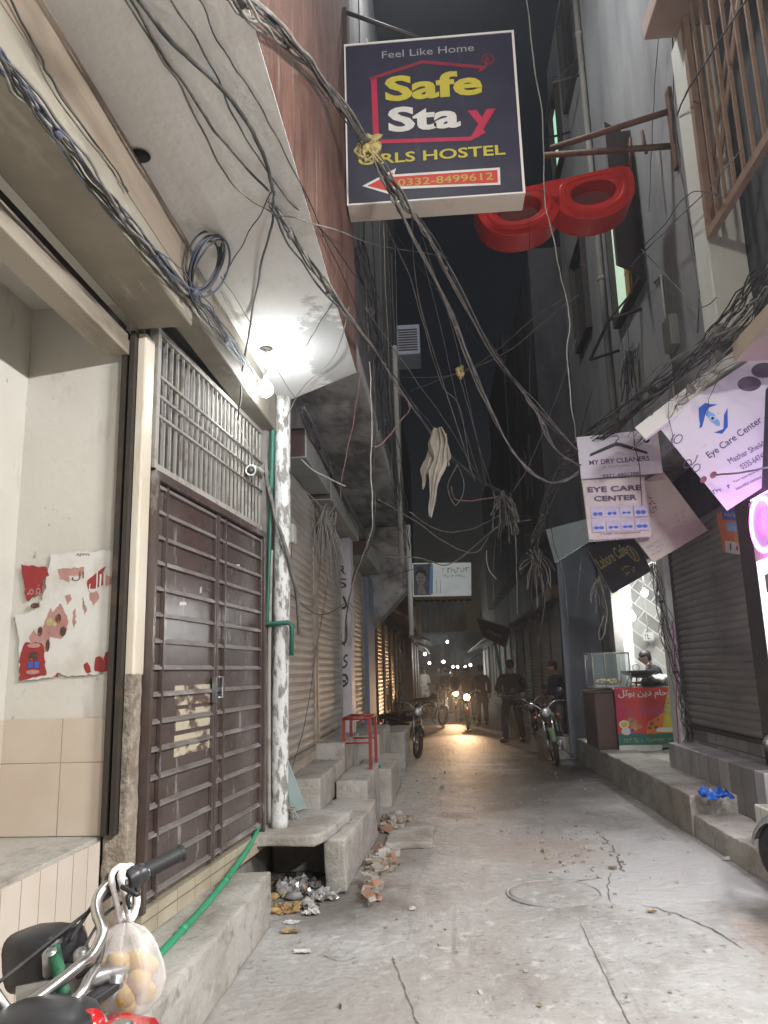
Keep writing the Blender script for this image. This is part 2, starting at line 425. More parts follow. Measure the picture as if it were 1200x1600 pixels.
    def torus(s, c, axis, Rr, r, n=28, k=8, m=0, sx=1.0):
        ax = V3(axis).normalized()
        a = ax.orthogonal().normalized()
        b = ax.cross(a)
        c = V3(c)
        vs, fs = [], []
        for i in range(n):
            q = 2 * PI * i / n
            d = a * math.cos(q) + b * math.sin(q)
            for j in range(k):
                w = 2 * PI * j / k
                vs.append(c + d * (Rr + r * math.cos(w)) + ax * (r * math.sin(w) * sx))
        for i in range(n):
            for j in range(k):
                fs.append((i * k + j, ((i + 1) % n) * k + j, ((i + 1) % n) * k + (j + 1) % k, i * k + (j + 1) % k))
        s.add(vs, fs, m, True)

    def shutter(s, p0, p1, z0, z1, nrm, pitch=0.085, amp=0.012, m=0):
        """corrugated roller curtain from p0 to p1 (xy), outward normal nrm"""
        p0, p1, nrm = V3((p0[0], p0[1], 0)), V3((p1[0], p1[1], 0)), V3((nrm[0], nrm[1], 0)).normalized()
        rows = []
        k = int((z1 - z0) / pitch)
        for i in range(k):
            zb = z0 + (z1 - z0) * i / k
            for f, o in ((0, 0), (.22, .75), (.5, 1.0), (.78, .75), (.93, 0.05)):
                rows.append((zb + f * (z1 - z0) / k, o * amp))
        rows.append((z1, 0))
        vs = []
        for z, o in rows:
            vs.append(p0 + nrm * o + V3((0, 0, z)))
            vs.append(p1 + nrm * o + V3((0, 0, z)))
        fs = [(2 * i, 2 * i + 1, 2 * i + 3, 2 * i + 2) for i in range(len(rows) - 1)]
        if (p1 - p0).cross(V3((0, 0, 1))).dot(nrm) < 0:
            fs = [f[::-1] for f in fs]
        s.add(vs, fs, m)
        bk = [q - nrm * 0.01 for q in (vs[0], vs[1], vs[-1], vs[-2])]
        s.add(bk, [(0, 3, 2, 1)] if (p1 - p0).cross(V3((0, 0, 1))).dot(nrm) > 0 else [(0, 1, 2, 3)], m)

    def build(s, name, mats, parent=None, local=False, bevel=0.0, origin=None):
        me = bpy.data.meshes.new(name)
        mats = mats if isinstance(mats, (list, tuple)) else [mats]
        off = V3((0, 0, 0))
        if parent is not None and not local:
            off = wloc(parent)
        elif parent is None and not local:
            if origin is not None:
                off = V3(origin)
            else:
                xs = [p.x for p in s.v]
                ys = [p.y for p in s.v]
                zs = [p.z for p in s.v]
                off = V3(((min(xs) + max(xs)) / 2, (min(ys) + max(ys)) / 2, min(zs)))
        me.from_pydata([tuple(p - off) for p in s.v], [], s.f)
        for mm in mats:
            me.materials.append(mm)
        me.polygons.foreach_set('material_index', s.mi)
        me.polygons.foreach_set('use_smooth', s.sm)
        me.update()
        o = bpy.data.objects.new(name, me)
        COL.objects.link(o)
        if parent is not None:
            o.parent = parent
        else:
            o.location = off
        if bevel:
            md = o.modifiers.new('edge', 'BEVEL')
            md.width = bevel
            md.segments = 2
            md.limit_method = 'ANGLE'
            md.angle_limit = R(40)
        return o


def wloc(o):
    p = V3(o.location)
    while o.parent:
        o = o.parent
        p = p + o.location
    return p


def tag(o, label=None, cat=None, group=None, kind=None):
    if label:
        o['label'] = label
    if cat:
        o['category'] = cat
    if group:
        o['group'] = group
    if kind:
        o['kind'] = kind
    return o


def thing(name, label, cat, loc=(0, 0, 0), rz=0.0, group=None):
    o = bpy.data.objects.new(name, None)
    o.empty_display_size = 0.1
    COL.objects.link(o)
    o.location = loc
    o.rotation_euler = (0, 0, rz)
    return tag(o, label, cat, group)


def one(mb, name, mats, label, cat, group=None, bevel=0.0, kind=None):
    return tag(mb.build(name, mats, bevel=bevel), label, cat, group, kind)


def rough_box(x0, x1, y0, y1, z0, z1, amp=0.012, cut=0.12, bev=0.02, seed=0, poly=None):
    """worn masonry block: bevelled, subdivided and eroded"""
    bm = bmesh.new()
    if poly is None:
        poly = [(x0, y0), (x1, y0), (x1, y1), (x0, y1)]
    bot = [bm.verts.new((x, y, z0)) for x, y in poly]
    top = [bm.verts.new((x, y, z1)) for x, y in poly]
    n = len(poly)
    bm.faces.new(bot[::-1])
    bm.faces.new(top)
    for i in range(n):
        bm.faces.new((bot[i], bot[(i + 1) % n], top[(i + 1) % n], top[i]))
    bmesh.ops.recalc_face_normals(bm, faces=bm.faces)
    bmesh.ops.bevel(bm, geom=list(bm.edges), offset=bev, segments=2, affect='EDGES', profile=.6)
    bmesh.ops.triangulate(bm, faces=bm.faces)
    for _ in range(6):
        es = [e for e in bm.edges if e.calc_length() > cut]
        if not es or len(bm.verts) > 6000:
            break
        bmesh.ops.subdivide_edges(bm, edges=es, cuts=1)
        bmesh.ops.triangulate(bm, faces=bm.faces)
    for v in bm.verts:
        q = v.co * 3.1 + V3((seed * 3.3, seed, 0))
        d = mnoise.noise_vector(q) * amp * 1.3 + mnoise.noise_vector(q * 4.0) * amp * .8
        v.co += d
    bm.normal_update()
    mb = MB()
    bm.verts.index_update()
    mb.add([v.co.copy() for v in bm.verts], [[v.index for v in f.verts] for f in bm.faces], 0, True)
    bm.free()
    return mb


def smooth_path(pts, sub=8):
    pts = [V3(p) for p in pts]
    out = []
    k = len(pts)
    for i in range(k - 1):
        p0, p1, p2, p3 = pts[max(i - 1, 0)], pts[i], pts[i + 1], pts[min(i + 2, k - 1)]
        for j in range(sub):
            t = j / sub
            out.append(0.5 * ((2 * p1) + (p2 - p0) * t + (2 * p0 - 5 * p1 + 4 * p2 - p3) * t * t + (3 * p1 - p0 - 3 * p2 + p3) * t ** 3))
    out.append(pts[-1])
    return out


# ------------------------------------------------------------------ boards and lettering
class Frame:
    def __init__(s, O, Ud, Vd):
        s.O = V3(O)
        s.U = V3(Ud).normalized()
        s.N = s.U.cross(V3(Vd)).normalized()
        s.V = s.N.cross(s.U).normalized()

    def pt(s, u, v, d=0.0):
        return s.O + s.U * u + s.V * v + s.N * d

    def uv(s, px, py):
        d = ray(px, py)
        t = (s.O - CAMP).dot(s.N) / d.dot(s.N)
        q = CAMP + d * t - s.O
        return q.dot(s.U), q.dot(s.V)


_tc = {}


def text_geo(txt, bold):
    k = (txt, bold)
    if k not in _tc:
        cu = bpy.data.curves.new('lettering', 'FONT')
        cu.body = txt
        cu.fill_mode = 'FRONT'
        cu.resolution_u = 3
        cu.offset = bold
        ob = bpy.data.objects.new('lettering', cu)
        me = bpy.data.meshes.new_from_object(ob)
        vs = [v.co.copy() for v in me.vertices]
        fs = [list(p.vertices) for p in me.polygons]
        bpy.data.objects.remove(ob)
        bpy.data.meshes.remove(me)
        bpy.data.curves.remove(cu)
        if not vs:
            vs, fs = [V3((0, 0, 0)), V3((1, 0, 0)), V3((1, 1, 0))], []
        _tc[k] = (vs, fs)
    return _tc[k]


def put_text(mb, fr, txt, u, v, w, h, m=0, d=0.004, bold=0.0, shear=0.0, rise=0.0):
    vs, fs = text_geo(txt, bold)
    x0, x1 = min(p.x for p in vs), max(p.x for p in vs)
    y0, y1 = min(p.y for p in vs), max(p.y for p in vs)
    sx, sy = w / max(x1 - x0, 1e-6), h / max(y1 - y0, 1e-6)
    out = []
    for p in vs:
        a, b = (p.x - x0) * sx, (p.y - y0) * sy
        out.append(fr.pt(u + a + b * shear, v + b + a * rise, d))
    mb.add(out, fs, m)


def text_px(mb, fr, txt, bl, tr, m=0, d=0.004, bold=0.0, shear=0.0):
    u0, v0 = fr.uv(*bl)
    u1, v1 = fr.uv(*tr)
    put_text(mb, fr, txt, min(u0, u1), min(v0, v1), abs(u1 - u0), abs(v1 - v0), m, d, bold, shear)


def stroke(mb, fr, pts, w, m=0, d=0.004, closed=False):
    """flat painted line on a board"""
    P = [V3((p[0], p[1])) if len(p) == 2 else V3(p) for p in pts]
    P = [V3((p[0], p[1], 0)) for p in P]
    n = len(P)
    L, Rr = [], []
    for i in range(n):
        a = P[(i - 1) % n] if (closed or i > 0) else P[i]
        b = P[(i + 1) % n] if (closed or i < n - 1) else P[i]
        t = (b - a).normalized()
        nn = V3((-t.y, t.x, 0)) * w / 2
        L.append(fr.pt(P[i].x + nn.x, P[i].y + nn.y, d))
        Rr.append(fr.pt(P[i].x - nn.x, P[i].y - nn.y, d))
    k = n if closed else n - 1
    mb.add(L + Rr, [(n + i, n + (i + 1) % n, (i + 1) % n, i) for i in range(k)], m)


def blob(mb, fr, pts, m=0, d=0.004):
    n = len(pts)
    ar = sum(pts[i][0] * pts[(i + 1) % n][1] - pts[(i + 1) % n][0] * pts[i][1] for i in range(n))
    if ar < 0:
        pts = pts[::-1]
    mb.add([fr.pt(p[0], p[1], d) for p in pts], [list(range(n))], m)


def marks(mb, fr, u, v, w, h, m=0, d=0.004, rise=0.0):
    """print too small and worn to read: a row of uneven letter-like dabs"""
    rn = random.Random(int((u * 31 + v * 57 + w * 13) * 1000))
    a = 0.0
    while a < w:
        g = h * rn.uniform(.35, .7)
        if rn.random() < .82:
            lo, hi = rn.uniform(-.12, .08) * h, h * rn.uniform(.65, 1.05)
            k = rn.uniform(.12, .28) * g
            blob(mb, fr, [(u + a, v + lo + a * rise), (u + a + k, v + lo + a * rise), (u + a + k, v + hi + a * rise), (u + a, v + hi + a * rise)], m, d)
            q = v + rn.choice((lo, hi - .25 * h, .35 * h)) + a * rise
            blob(mb, fr, [(u + a + k, q), (u + a + g * .8, q), (u + a + g * .8, q + h * .2), (u + a + k, q + h * .2)], m, d)
        a += g


def oval(u, v, a, b, n=20, rot=0.0):
    return [(u + a * math.cos(t) * math.cos(rot) - b * math.sin(t) * math.sin(rot), v + a * math.cos(t) * math.sin(rot) + b * math.sin(t) * math.cos(rot)) for t in [2 * PI * i / n for i in range(n)]]


def light(name, kind, loc, energy, col=(1, 1, 1), size=0.05, size_y=None, aim=None, parent=None, spot=None):
    d = bpy.data.lights.new(name, kind)
    d.energy = energy
    d.color = col
    if kind == 'AREA':
        d.shape = 'RECTANGLE'
        d.size = size
        d.size_y = size_y or size
    else:
        d.shadow_soft_size = size
    if spot:
        d.spot_size, d.spot_blend = spot
    o = bpy.data.objects.new(name, d)
    COL.objects.link(o)
    o.location = loc
    if aim is not None:
        o.rotation_euler = (V3(aim)).to_track_quat('-Z', 'Y').to_euler()
    if parent is not None:
        o.location = V3(loc) - wloc(parent)
        o.parent = parent
    return o


# ================================================================== THE STREET
m_street = M('worn_cement_street', (0.40, 0.39, 0.37), 0.62, [((0.29, 0.275, 0.25), .7, .42, .64, .8), ((0.48, 0.47, 0.45), (1.6, 1.1, 1), .52, .68, .7), ((0.20, 0.18, 0.16), (2.6, 1.2, 1), .55, .72, .75), ((0.315, 0.285, 0.26), (5, 3.4, 1), .50, .63, .45), ((0.56, 0.55, 0.53), (10, 8, 1), .57, .68, .6), ((0.33, 0.26, 0.21), .45, .58, .76, .55), ((0.15, 0.135, 0.12), 19, .585, .70, .8), ((0.54, 0.53, 0.51), 45, .6, .7, .5), ((0.17, 0.155, 0.14), (9, .55, 1), .60, .74, .5)], (13, 1.0))


def region(m, c, r, col, amt, soft=.35, nscale=2.2, namp=.55, stretch=(1, 1)):
    """stain or repair with a ragged edge, at a place on the street"""
    nt = m.node_tree
    N, L = nt.nodes, nt.links
    b_ = N['Principled BSDF']
    cur = b_.inputs['Base Color'].links[0].from_socket
    tc = [n for n in N if n.type == 'TEX_COORD'][0]
    mp = N.new('ShaderNodeMapping')
    mp.inputs['Location'].default_value = (-c[0] / r[0], -c[1] / r[1], 0)
    mp.inputs['Scale'].default_value = (1 / r[0], 1 / r[1], 0)
    L.new(tc.outputs['Object'], mp.inputs[0])
    ln = N.new('ShaderNodeVectorMath')
    ln.operation = 'LENGTH'
    L.new(mp.outputs[0], ln.inputs[0])
    nz = N.new('ShaderNodeTexNoise')
    nz.inputs['Scale'].default_value = nscale
    nz.inputs['Detail'].default_value = 8
    nz.inputs['Roughness'].default_value = .65
    L.new(tc.outputs['Object'], nz.inputs['Vector'])
    ad = N.new('ShaderNodeMath')
    ad.operation = 'MULTIPLY_ADD'
    L.new(nz.outputs['Fac'], ad.inputs[0])
    ad.inputs[1].default_value = namp * 4
    L.new(ln.outputs['Value'], ad.inputs[2])
    mr = N.new('ShaderNodeMapRange')
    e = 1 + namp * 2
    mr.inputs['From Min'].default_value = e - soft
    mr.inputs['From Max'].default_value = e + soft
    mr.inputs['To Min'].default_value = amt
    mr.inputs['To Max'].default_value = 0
    L.new(ad.outputs[0], mr.inputs['Value'])
    mx = N.new('ShaderNodeMix')
    mx.data_type = 'RGBA'
    L.new(mr.outputs[0], mx.inputs['Factor'])
    L.new(cur, mx.inputs['A'])
    mx.inputs['B'].default_value = C4(col)
    L.new(mx.outputs['Result'], b_.inputs['Base Color'])


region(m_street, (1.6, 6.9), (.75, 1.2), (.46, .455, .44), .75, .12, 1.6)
region(m_street, (2.05, 4.5), (.35, .9), (.22, .13, .075), .9, .5, 1.5)
region(m_street, (2.15, 5.3), (.3, .5), (.14, .125, .11), .9, .3, 2)
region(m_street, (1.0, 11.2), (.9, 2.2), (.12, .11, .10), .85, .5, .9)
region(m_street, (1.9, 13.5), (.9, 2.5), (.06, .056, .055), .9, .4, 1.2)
region(m_street, (.9, 7.6), (.5, .7), (.36, .30, .25), .7, .4, 2.4)
region(m_street, (-.65, 7.4), (.35, 1.6), (.24, .19, .155), .8, .5, 2)
region(m_street, (-.9, 5.9), (.45, .5), (.13, .115, .10), .85, .5, 2)
region(m_street, (.25, 3.2), (.8, .4), (.29, .27, .25), .6, .6, 1.4)
region(m_street, (-.6, 3.9), (.5, .8), (.27, .25, .225), .7, .6, 1.4)
m_crack = M('dirt_filled_crack', (0.13, 0.115, 0.10), 0.95, [((0.26, 0.24, 0.22), 40, .48, .6, .9)])
m_patch = M('smooth_cement_patch', (0.40, 0.385, 0.355), 0.7, [((0.33, 0.31, 0.28), 1.8, .45, .68, .7), ((0.2, 0.18, 0.16), 14, .66, .76, .6)], (24, .3))
m_damp = M('damp_stained_cement', (0.20, 0.12, 0.07), 0.5, [((0.30, 0.25, 0.2), 3, .5, .66, .9), ((0.10, 0.07, 0.05), 5, .55, .7, .7)], (20, .4))


def ground_h(x, y):
    if not (-1.3 < x < 2.5 and 1.2 < y < 20):
        return 0.0
    f = min(1, (x + 1.3) / .3, (2.5 - x) / .3, (y - 1.2) / .5, (20 - y) / 3)
    return f * (0.012 * mnoise.noise(V3((x * .8, y * .6, 0))) + 0.008 * mnoise.noise(V3((x * 3.1, y * 2.7, 5))) + 0.004 * mnoise.noise(V3((x * 9, y * 8, 9))) - .006)


g = MB()
gx = [-60, -8, -1.6] + [-1.3 + .07 * i for i in range(55)] + [2.6, 8, 60]
gy = [-40, -4, 1.0] + [1.2 + .09 * i for i in range(210)] + [21, 30, 60, 200]
gv = [(x, y, ground_h(x, y)) for x in gx for y in gy]
ny = len(gy)
g.add(gv, [(i * ny + j, (i + 1) * ny + j, (i + 1) * ny + j + 1, i * ny + j + 1) for i in range(len(gx) - 1) for j in range(ny - 1)], 0, True)


def ground_strip(pts, w, m, jag=.5, lift=.004):
    """thin irregular band lying on the street"""
    P = smooth_path([U(px, py, z=0) for px, py in pts], 10)
    vs = []
    for i, p in enumerate(P):
        t = (P[min(i + 1, len(P) - 1)] - P[max(i - 1, 0)]).normalized()
        n = V3((-t.y, t.x, 0))
        j = mnoise.noise(p * 9) * w * jag * 2
        ww = w * .7 * (0.25 + .9 * abs(mnoise.noise(p * 14))) * min(1, i / 3 + .1, (len(P) - 1 - i) / 3 + .1)
        for s_ in (1, -1):
            q = p + n * (j + s_ * ww)
            vs.append((q.x, q.y, ground_h(q.x, q.y) + lift))
    g.add(vs, [(2 * i, 2 * i + 1, 2 * i + 3, 2 * i + 2) for i in range(len(P) - 1)], m)


def ground_patch(cx, cy, pts, m, lift=.003, seed=0):
    """irregular flat patch: centre + radii"""
    n = 40
    ring = []
    for i in range(n):
        t = 2 * PI * i / n
        d = V3((math.cos(t), math.sin(t), seed))
        k = 1 + .28 * mnoise.noise(d * 1.5) + .14 * mnoise.noise(d * 5)
        ring.append((cx + pts[0] * k * d.x, cy + pts[1] * k * d.y))
    vs = [(cx, cy, ground_h(cx, cy) + lift)]
    K = 7
    for a in range(1, K + 1):
        for x, y in ring:
            q = (cx + (x - cx) * a / K, cy + (y - cy) * a / K)
            vs.append((q[0], q[1], ground_h(*q) + lift))
    fs = [(0, 1 + j, 1 + (j + 1) % n) for j in range(n)]
    for a in range(K - 1):
        fs += [(1 + a * n + j, 1 + (a + 1) * n + j, 1 + (a + 1) * n + (j + 1) % n, 1 + a * n + (j + 1) % n) for j in range(n)]
    g.add(vs, fs, m, True)


ground_strip([(612, 1492), (622, 1520), (640, 1565), (652, 1600), (664, 1650)], .012, 1)
ground_strip([(905, 1440), (930, 1490), (958, 1550), (990, 1610)], .010, 1)
ground_strip([(940, 1305), (958, 1325), (968, 1345), (978, 1362)], .026, 1, 1.0)
ground_strip([(1000, 1412), (1060, 1428), (1110, 1450), (1160, 1482)], .016, 1, 1.0)
ground_strip([(955, 1362), (950, 1385), (955, 1412)], .012, 1, 1.0)
ground_strip([(500, 1490), (530, 1500), (560, 1492)], .008, 1)
ground_strip([(800, 1258), (850, 1262), (900, 1256)], .014, 1, 1.0)
ground_strip([(870, 1372), (900, 1378), (940, 1372)], .014, 1, 1.0)
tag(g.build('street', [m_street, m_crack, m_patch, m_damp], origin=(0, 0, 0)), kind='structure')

t = thing('manhole_cover', 'round pale concrete manhole cover set flush in the street', 'manhole cover', (.72, 6.1, 0))
mb = MB()
mb.lathe([(.0, .010), (.30, .010), (.315, .005), (.32, -.02)][::-1], (.72, 6.1, 0), n=40)
mb.build('cover', m_street, t)
mb = MB()
mb.torus((.72, 6.1, -.002), (0, 0, 1), .335, .010, 40, 6)
mb.build('rim', m_street, t)

# ================================================================== LEFT: plastered house over the gate
L1 = thing('plastered_house', 'house with overhanging white ceiling, red brick upper wall and brown double gate', 'house', (-2.6, 3, 0))
mb = MB()
mb.prism([(-6, -5), (-.6, -5), (-.6, 5.75), (-1.55, 6.55), (-6, 6.55)], 3.956, 10.5)
mb.build('upper_wall', m_brickred, L1)
mb = MB()
nn = 60


def sof(u, v):
    y = -5 + 10.75 * v
    x = -.59 - 2.1 * u
    yy = y + (.8 * min(1, max(0, (-.6 - x) / .95)) if v > .98 else 0)
    return V3((x, yy, 3.95 + .008 * mnoise.noise(V3((x * 2, y * 2, 1)))))


mb.prism([(-2.7, -5), (-.603, -5), (-.603, 5.745), (-1.55, 6.54), (-2.7, 6.54)], 3.95, 3.975)
region(m_soffit, (1.88, 2.35), (.22, .75), (.30, .295, .28), .85, .12, 9, .5)
region(m_soffit, (1.25, 1.25), (.5, .6), (.58, .53, .45), .7, .5, 2, .4)
so = mb.build('overhang_ceiling', m_soffit, L1)
mb = MB()
hc = U(218, 241, z=3.95)
mb.lathe([(.0, .002), (.038, .002), (.043, 0), (.05, -.006)][::-1], (hc.x, hc.y, 3.946), n=20, axis=(0, 0, 1))
mb.build('lamp_hole', M('dark_hole', (.01, .009, .008), .9, [((.03, .025, .02), 20, .5, .7, .6)]), L1)
mb = MB()
mb.box(-1.62, -1.31, -5, 3.86, 3.5, 3.95)
mb.box(-1.50, -1.335, 3.86, 6.45, 3.62, 3.95)
mb.build('shutter_beam', m_beam, L1, bevel=.012)
mb = MB()
mb.box(-1.332, -1.305, -5, 3.75, 3.70, 3.948)
mb.build('fascia_board', M('weathered_fascia_board', (.22, .175, .13), .7, [((.14, .105, .075), (8, 1, 8), .45, .7, .8)], (20, .2)), L1, bevel=.004)
# shop alcove
mb = MB()
mb.box(-2.42, -2.26, -5, 3.9, .85, 3.68)
mb.box(-2.42, -1.69, 3.9, 4.03, .85, 3.68)
mb.build('alcove_wall', m_cream, L1)
mb = MB()
mb.box(-2.42, -1.63, -5, 4.03, 3.682, 3.74)
mb.build('alcove_ceiling', m_cream, L1)
mb = MB()
mb.box(-2.254, -1.70, 3.888, 3.899, .855, 1.415)
mb.build('dado_tiles', m_walltile, L1)
mb = MB()
mb.box(-2.259, -2.248, -5, 3.886, .855, 1.415)
mb.build('side_dado_tiles', m_walltile_side, L1)
mb = MB()
mb.box(-2.42, -1.72, -5, 3.9, 0, .85)
mb.build('shop_floor', m_ledge, L1)
mb = MB()
mb.box(-1.719, -1.70, -5, 3.85, 0, .835)
mb.build('plinth_tiles', m_plinth, L1)
mb = MB()
mb.box(-1.80, -1.655, -5, 3.84, 3.345, 3.43)
mb.box(-1.80, -1.665, -5, 3.84, 3.43, 3.47)
mb.build('shutter_box', m_railbox, L1, bevel=.006)
mb = MB()
mb.box(-1.795, -1.68, -5, 3.84, 3.47, 3.52)
mb.build('shutter_slot', m_dark, L1)
mb = MB()
for x0, x1 in ((-1.70, -1.672), (-1.655, -1.63)):
    mb.box(x0, x1, 3.845, 3.895, .86, 3.49)
mb.box(-1.70, -1.63, 3.885, 3.899, .86, 3.49)
mb.build('shutter_rail', m_dark, L1)
mb = MB()
mb.box(-1.72, -1.585, 3.90, 4.035, 1.62, 3.5)
pil = mb.build('pillar', m_pcream, L1, bevel=.01)
mb = MB()
mb.v, mb.f, mb.mi, mb.sm = (lambda q: (q.v, q.f, q.mi, q.sm))(rough_box(-1.715, -1.59, 3.90, 4.03, 0.0, 1.63, .008, .05, .012, 3))
mb.build('pillar_base', m_rough, pil)

# gate wall runs slightly aslant: s along it, d out of it
GD = V3((.072, 1, 0)).normalized()
GN = V3((GD.y, -GD.x, 0))
G0 = V3((-1.575, 4.04, 0))


def gx_(p):
    return G0 + GD * p.x + GN * p.y + V3((0, 0, p.z))


def GB():
    return MB(gx_)


mb = GB()
mb.box(-.0, 2.45, -.6, -.09, .0, 3.64)
mb.build('gate_wall', m_grime, L1)
mb = GB()
mb.box(2.05, 2.42, -.09, .02, .33, 3.62)
mb.build('gate_jamb', m_grime, L1)
mb = GB()
mb.box(0.02, 2.05, -.085, .012, .33, .455)
mb.build('threshold_tiles', tiles('cream_threshold_tiles', (.50, .44, .32), (.46, .40, .29), (.2, .16, .11), .25, .4, axes='YZ', msize=.004, offset=0, stain=(.25, .2, .14)), L1)
gate = GB()
gate.box(.0, .035, -.06, .03, .45, 2.74)
gate.box(2.0, 2.04, -.06, .03, .45, 2.74)
gate.box(.035, 2.0, -.06, .03, 2.69, 2.74)
gt = gate.build('gate', m_gate, L1, bevel=.004)
random.seed(3)
for s0, s1, nm in ((.04, .985, 0), (1.0, 1.995, 1)):
    lf = GB()
    lf.box(s0, s1, -.05, -.012, .47, 2.685)
    for k in range(15):                      # bowed sheet panels between ribs
        pass
    l_o = lf.build('gate_leaf', m_gate, gt, bevel=.003)
    rb = GB()
    for k in range(16):
        z = .50 + k * .1435
        rb.box(s0 + .004, s1 - .004, -.012, .010, z, z + .016)
        rb.box(s0 + .004, s1 - .004, -.012, -.002, z + .016, z + .026)
    ro = rb.build('rib', m_rib, gt)
    st = GB()
    for s in ((.17,) if nm == 0 else (1.14,)):
        st.box(s, s + .018, -.011, .016, .475, 2.68)
    for s in (s0 + .001, s1 - .026):
        st.box(s, s + .025, -.0115, .013, .475, 2.68)
    st.build('stile', m_gate, gt, bevel=.003)
mb = GB()
for z0, z1 in ((1.44, 1.545), (1.298, 1.41), (1.155, 1.265)):
    mb.box(.44 + random.uniform(-.06, .03), .957, -.0125, -.0095, z0 + .004, z1 + .012)
mb.build('worn_patch', m_gatepatch, gt)
mb = GB()
mb.box(.93, .965, .012, .035, 1.44, 1.60)
mb.tube([(.985, .03, 1.47), (1.03, .045, 1.47), (1.03, .045, 1.60), (.985, .03, 1.60)], .007)
mb.box(.955, 1.09, .016, .03, 1.515, 1.535)
mb.build('bolt', m_steel, gt)
# dabs of paper left on the gate
for (s, z, w, h) in ((.42, 2.02, .12, .03), (1.42, 2.36, .09, .05), (.74, 2.12, .03, .05)):
    mb = GB()
    mb.prism([(s, z), (s + w, z + .012), (s + w * .9, z + h), (s + w * .1, z + h * .8)], -.0105, -.009, 'Y')
    mb.build('paper_scrap', m_poster_paper, gt)
# grille over the gate
gr = GB()
gr.box(.01, 2.06, -.05, -.015, 2.76, 2.80)
gr.box(.01, 2.06, -.05, -.015, 3.585, 3.62)
gr.box(.01, .05, -.05, .0, 2.76, 3.62)
for k in range(24):
    s = .10 + k * .084
    gr.box(s, s + .012, -.04, -.026, 2.80, 3.585)
for z in (3.09, 3.21, 3.33):
    gr.tube([(.04, -.018, z), (2.06, -.018, z)], .009)
gro = gr.build('ventilation_grille', m_grille, L1)
mb = GB()
mb.box(.02, 2.06, -.088, -.075, 2.76, 3.62)
for k in range(12):
    mb.box(.03 + k * .17, .03 + k * .17 + .14, -.076, -.068 + .004 * (k % 3), 2.80, 3.60)
mb.build('backing_sheet', m_backing, gro)

# long ledge in front of gate
mb = rough_box(-1.74, -1.20, -3, 5.38, 0, .33, .010, .14, .018, 1)
one(mb, 'gate_ledge', [m_ledge], 'long low cement ledge running under the brown gate', 'ledge')
mb = MB()
mb.tube(smooth_path([(-1.32, 2.6, .36), (-1.36, 3.7, .358), (-1.39, 4.7, .36), (-1.43, 5.7, .42), (-1.45, 6.2, .55)], 8), .0185, 10)
for p in ((-1.372, 4.15, .359), (-1.40, 5.0, .372)):
    mb.lathe([(.022, -.03), (.022, .03)], p, (-.04, 1, .02), 10)
one(mb, 'green_pipe', [m_gpipe], 'bright green plastic pipe lying along the ledge below the gate', 'pipe')

# steps and blocks further along
mb = rough_box(0, 0, 0, 0, 0, .37, .012, .12, .02, 4, poly=[(-1.5, 6.75), (-.97, 6.75), (-.97, 6.16), (-.80, 6.12), (-.73, 8.05), (-1.5, 8.05)])
one(mb, 'hollow_step', [m_ledge], 'broad cement step with a dark hollow under its near end', 'step')
mb = rough_box(0, 0, 0, 0, .375, .455, .008, .1, .02, 6, poly=[(-1.56, 5.92), (-1.0, 5.90), (-.93, 6.1), (-.84, 6.95), (-1.5, 7.0)])
one(mb, 'cement_slab', [m_ledge], 'thick broken cement slab bridging the hollow beside the white pole', 'slab')
for nm, bx, lab, sd in (
        ('cement_block', (-1.5, -1.17, 7.25, 8.85, .37, .67), 'tall square cement block on the broad step nearest the white pole', 11),
        ('cement_block', (-1.5, -1.16, 8.92, 10.4, .0, .84), 'raised cement block under the second shutter, behind the tall square block', 12),
        ('cement_block', (-1.15, -.83, 8.15, 9.6, .0, .53), 'low cement block carrying the red iron stand', 13),
        ('cement_block', (-1.16, -.70, 9.75, 11.6, .0, .45), 'flat cement block with a teal rag at its near edge', 14),
        ('cement_block', (-1.45, -.95, 11.0, 13.2, .0, .75), 'grey cement block in front of the white graffiti pillar', 15),
        ('cement_block', (-1.4, -.72, 13.4, 15.2, .0, .6), 'farthest grey cement block, beside the dark parked motorcycle', 16)):
    mb = rough_box(*bx, .008, .14, .016, sd)
    one(mb, nm, [m_ledge], lab, 'block', 'cement step blocks along the shuttered shops')
for (cx, cy, sx, sy, n, lab) in ((-.62, 6.9, .10, .55, 42, 'heap of broken brick rubble along the broad cement step'), (-.60, 8.7, .16, .4, 38, 'brick rubble heap beside the low blocks farther along'), (-.60, 6.05, .07, .22, 20, 'small scatter of stones at the corner of the broad step')):
    mb = MB()
    for k in range(n):
        a, b = random.gauss(0, .5), random.gauss(0, .5)
        r_ = random.uniform(.022, .06)
        mb.stone((cx + a * sx, cy + b * sy, max(.012, r_ * .5 + random.random() * .06 * (1 - min(1, abs(a))))), (r_, r_ * random.uniform(.6, 1.3), r_ * random.uniform(.4, .8)), random.choice((0, 0, 0, 1, 2, 2)), k * 7 + int(cy * 10))
    one(mb, 'rubble', [m_ledge, M('brick_rubble', (.30, .16, .10), .9, [((.4, .33, .28), 12, .5, .65, .8)]), m_rough], lab, 'rubble', kind='stuff')
mb = rough_box(-.62, -.18, 7.6, 8.4, -.02, .045, .012, .1, .02, 21)
one(mb, 'paving_slab', [m_ledge], 'flat loose slab lying on the street between the rubble heaps', 'slab')

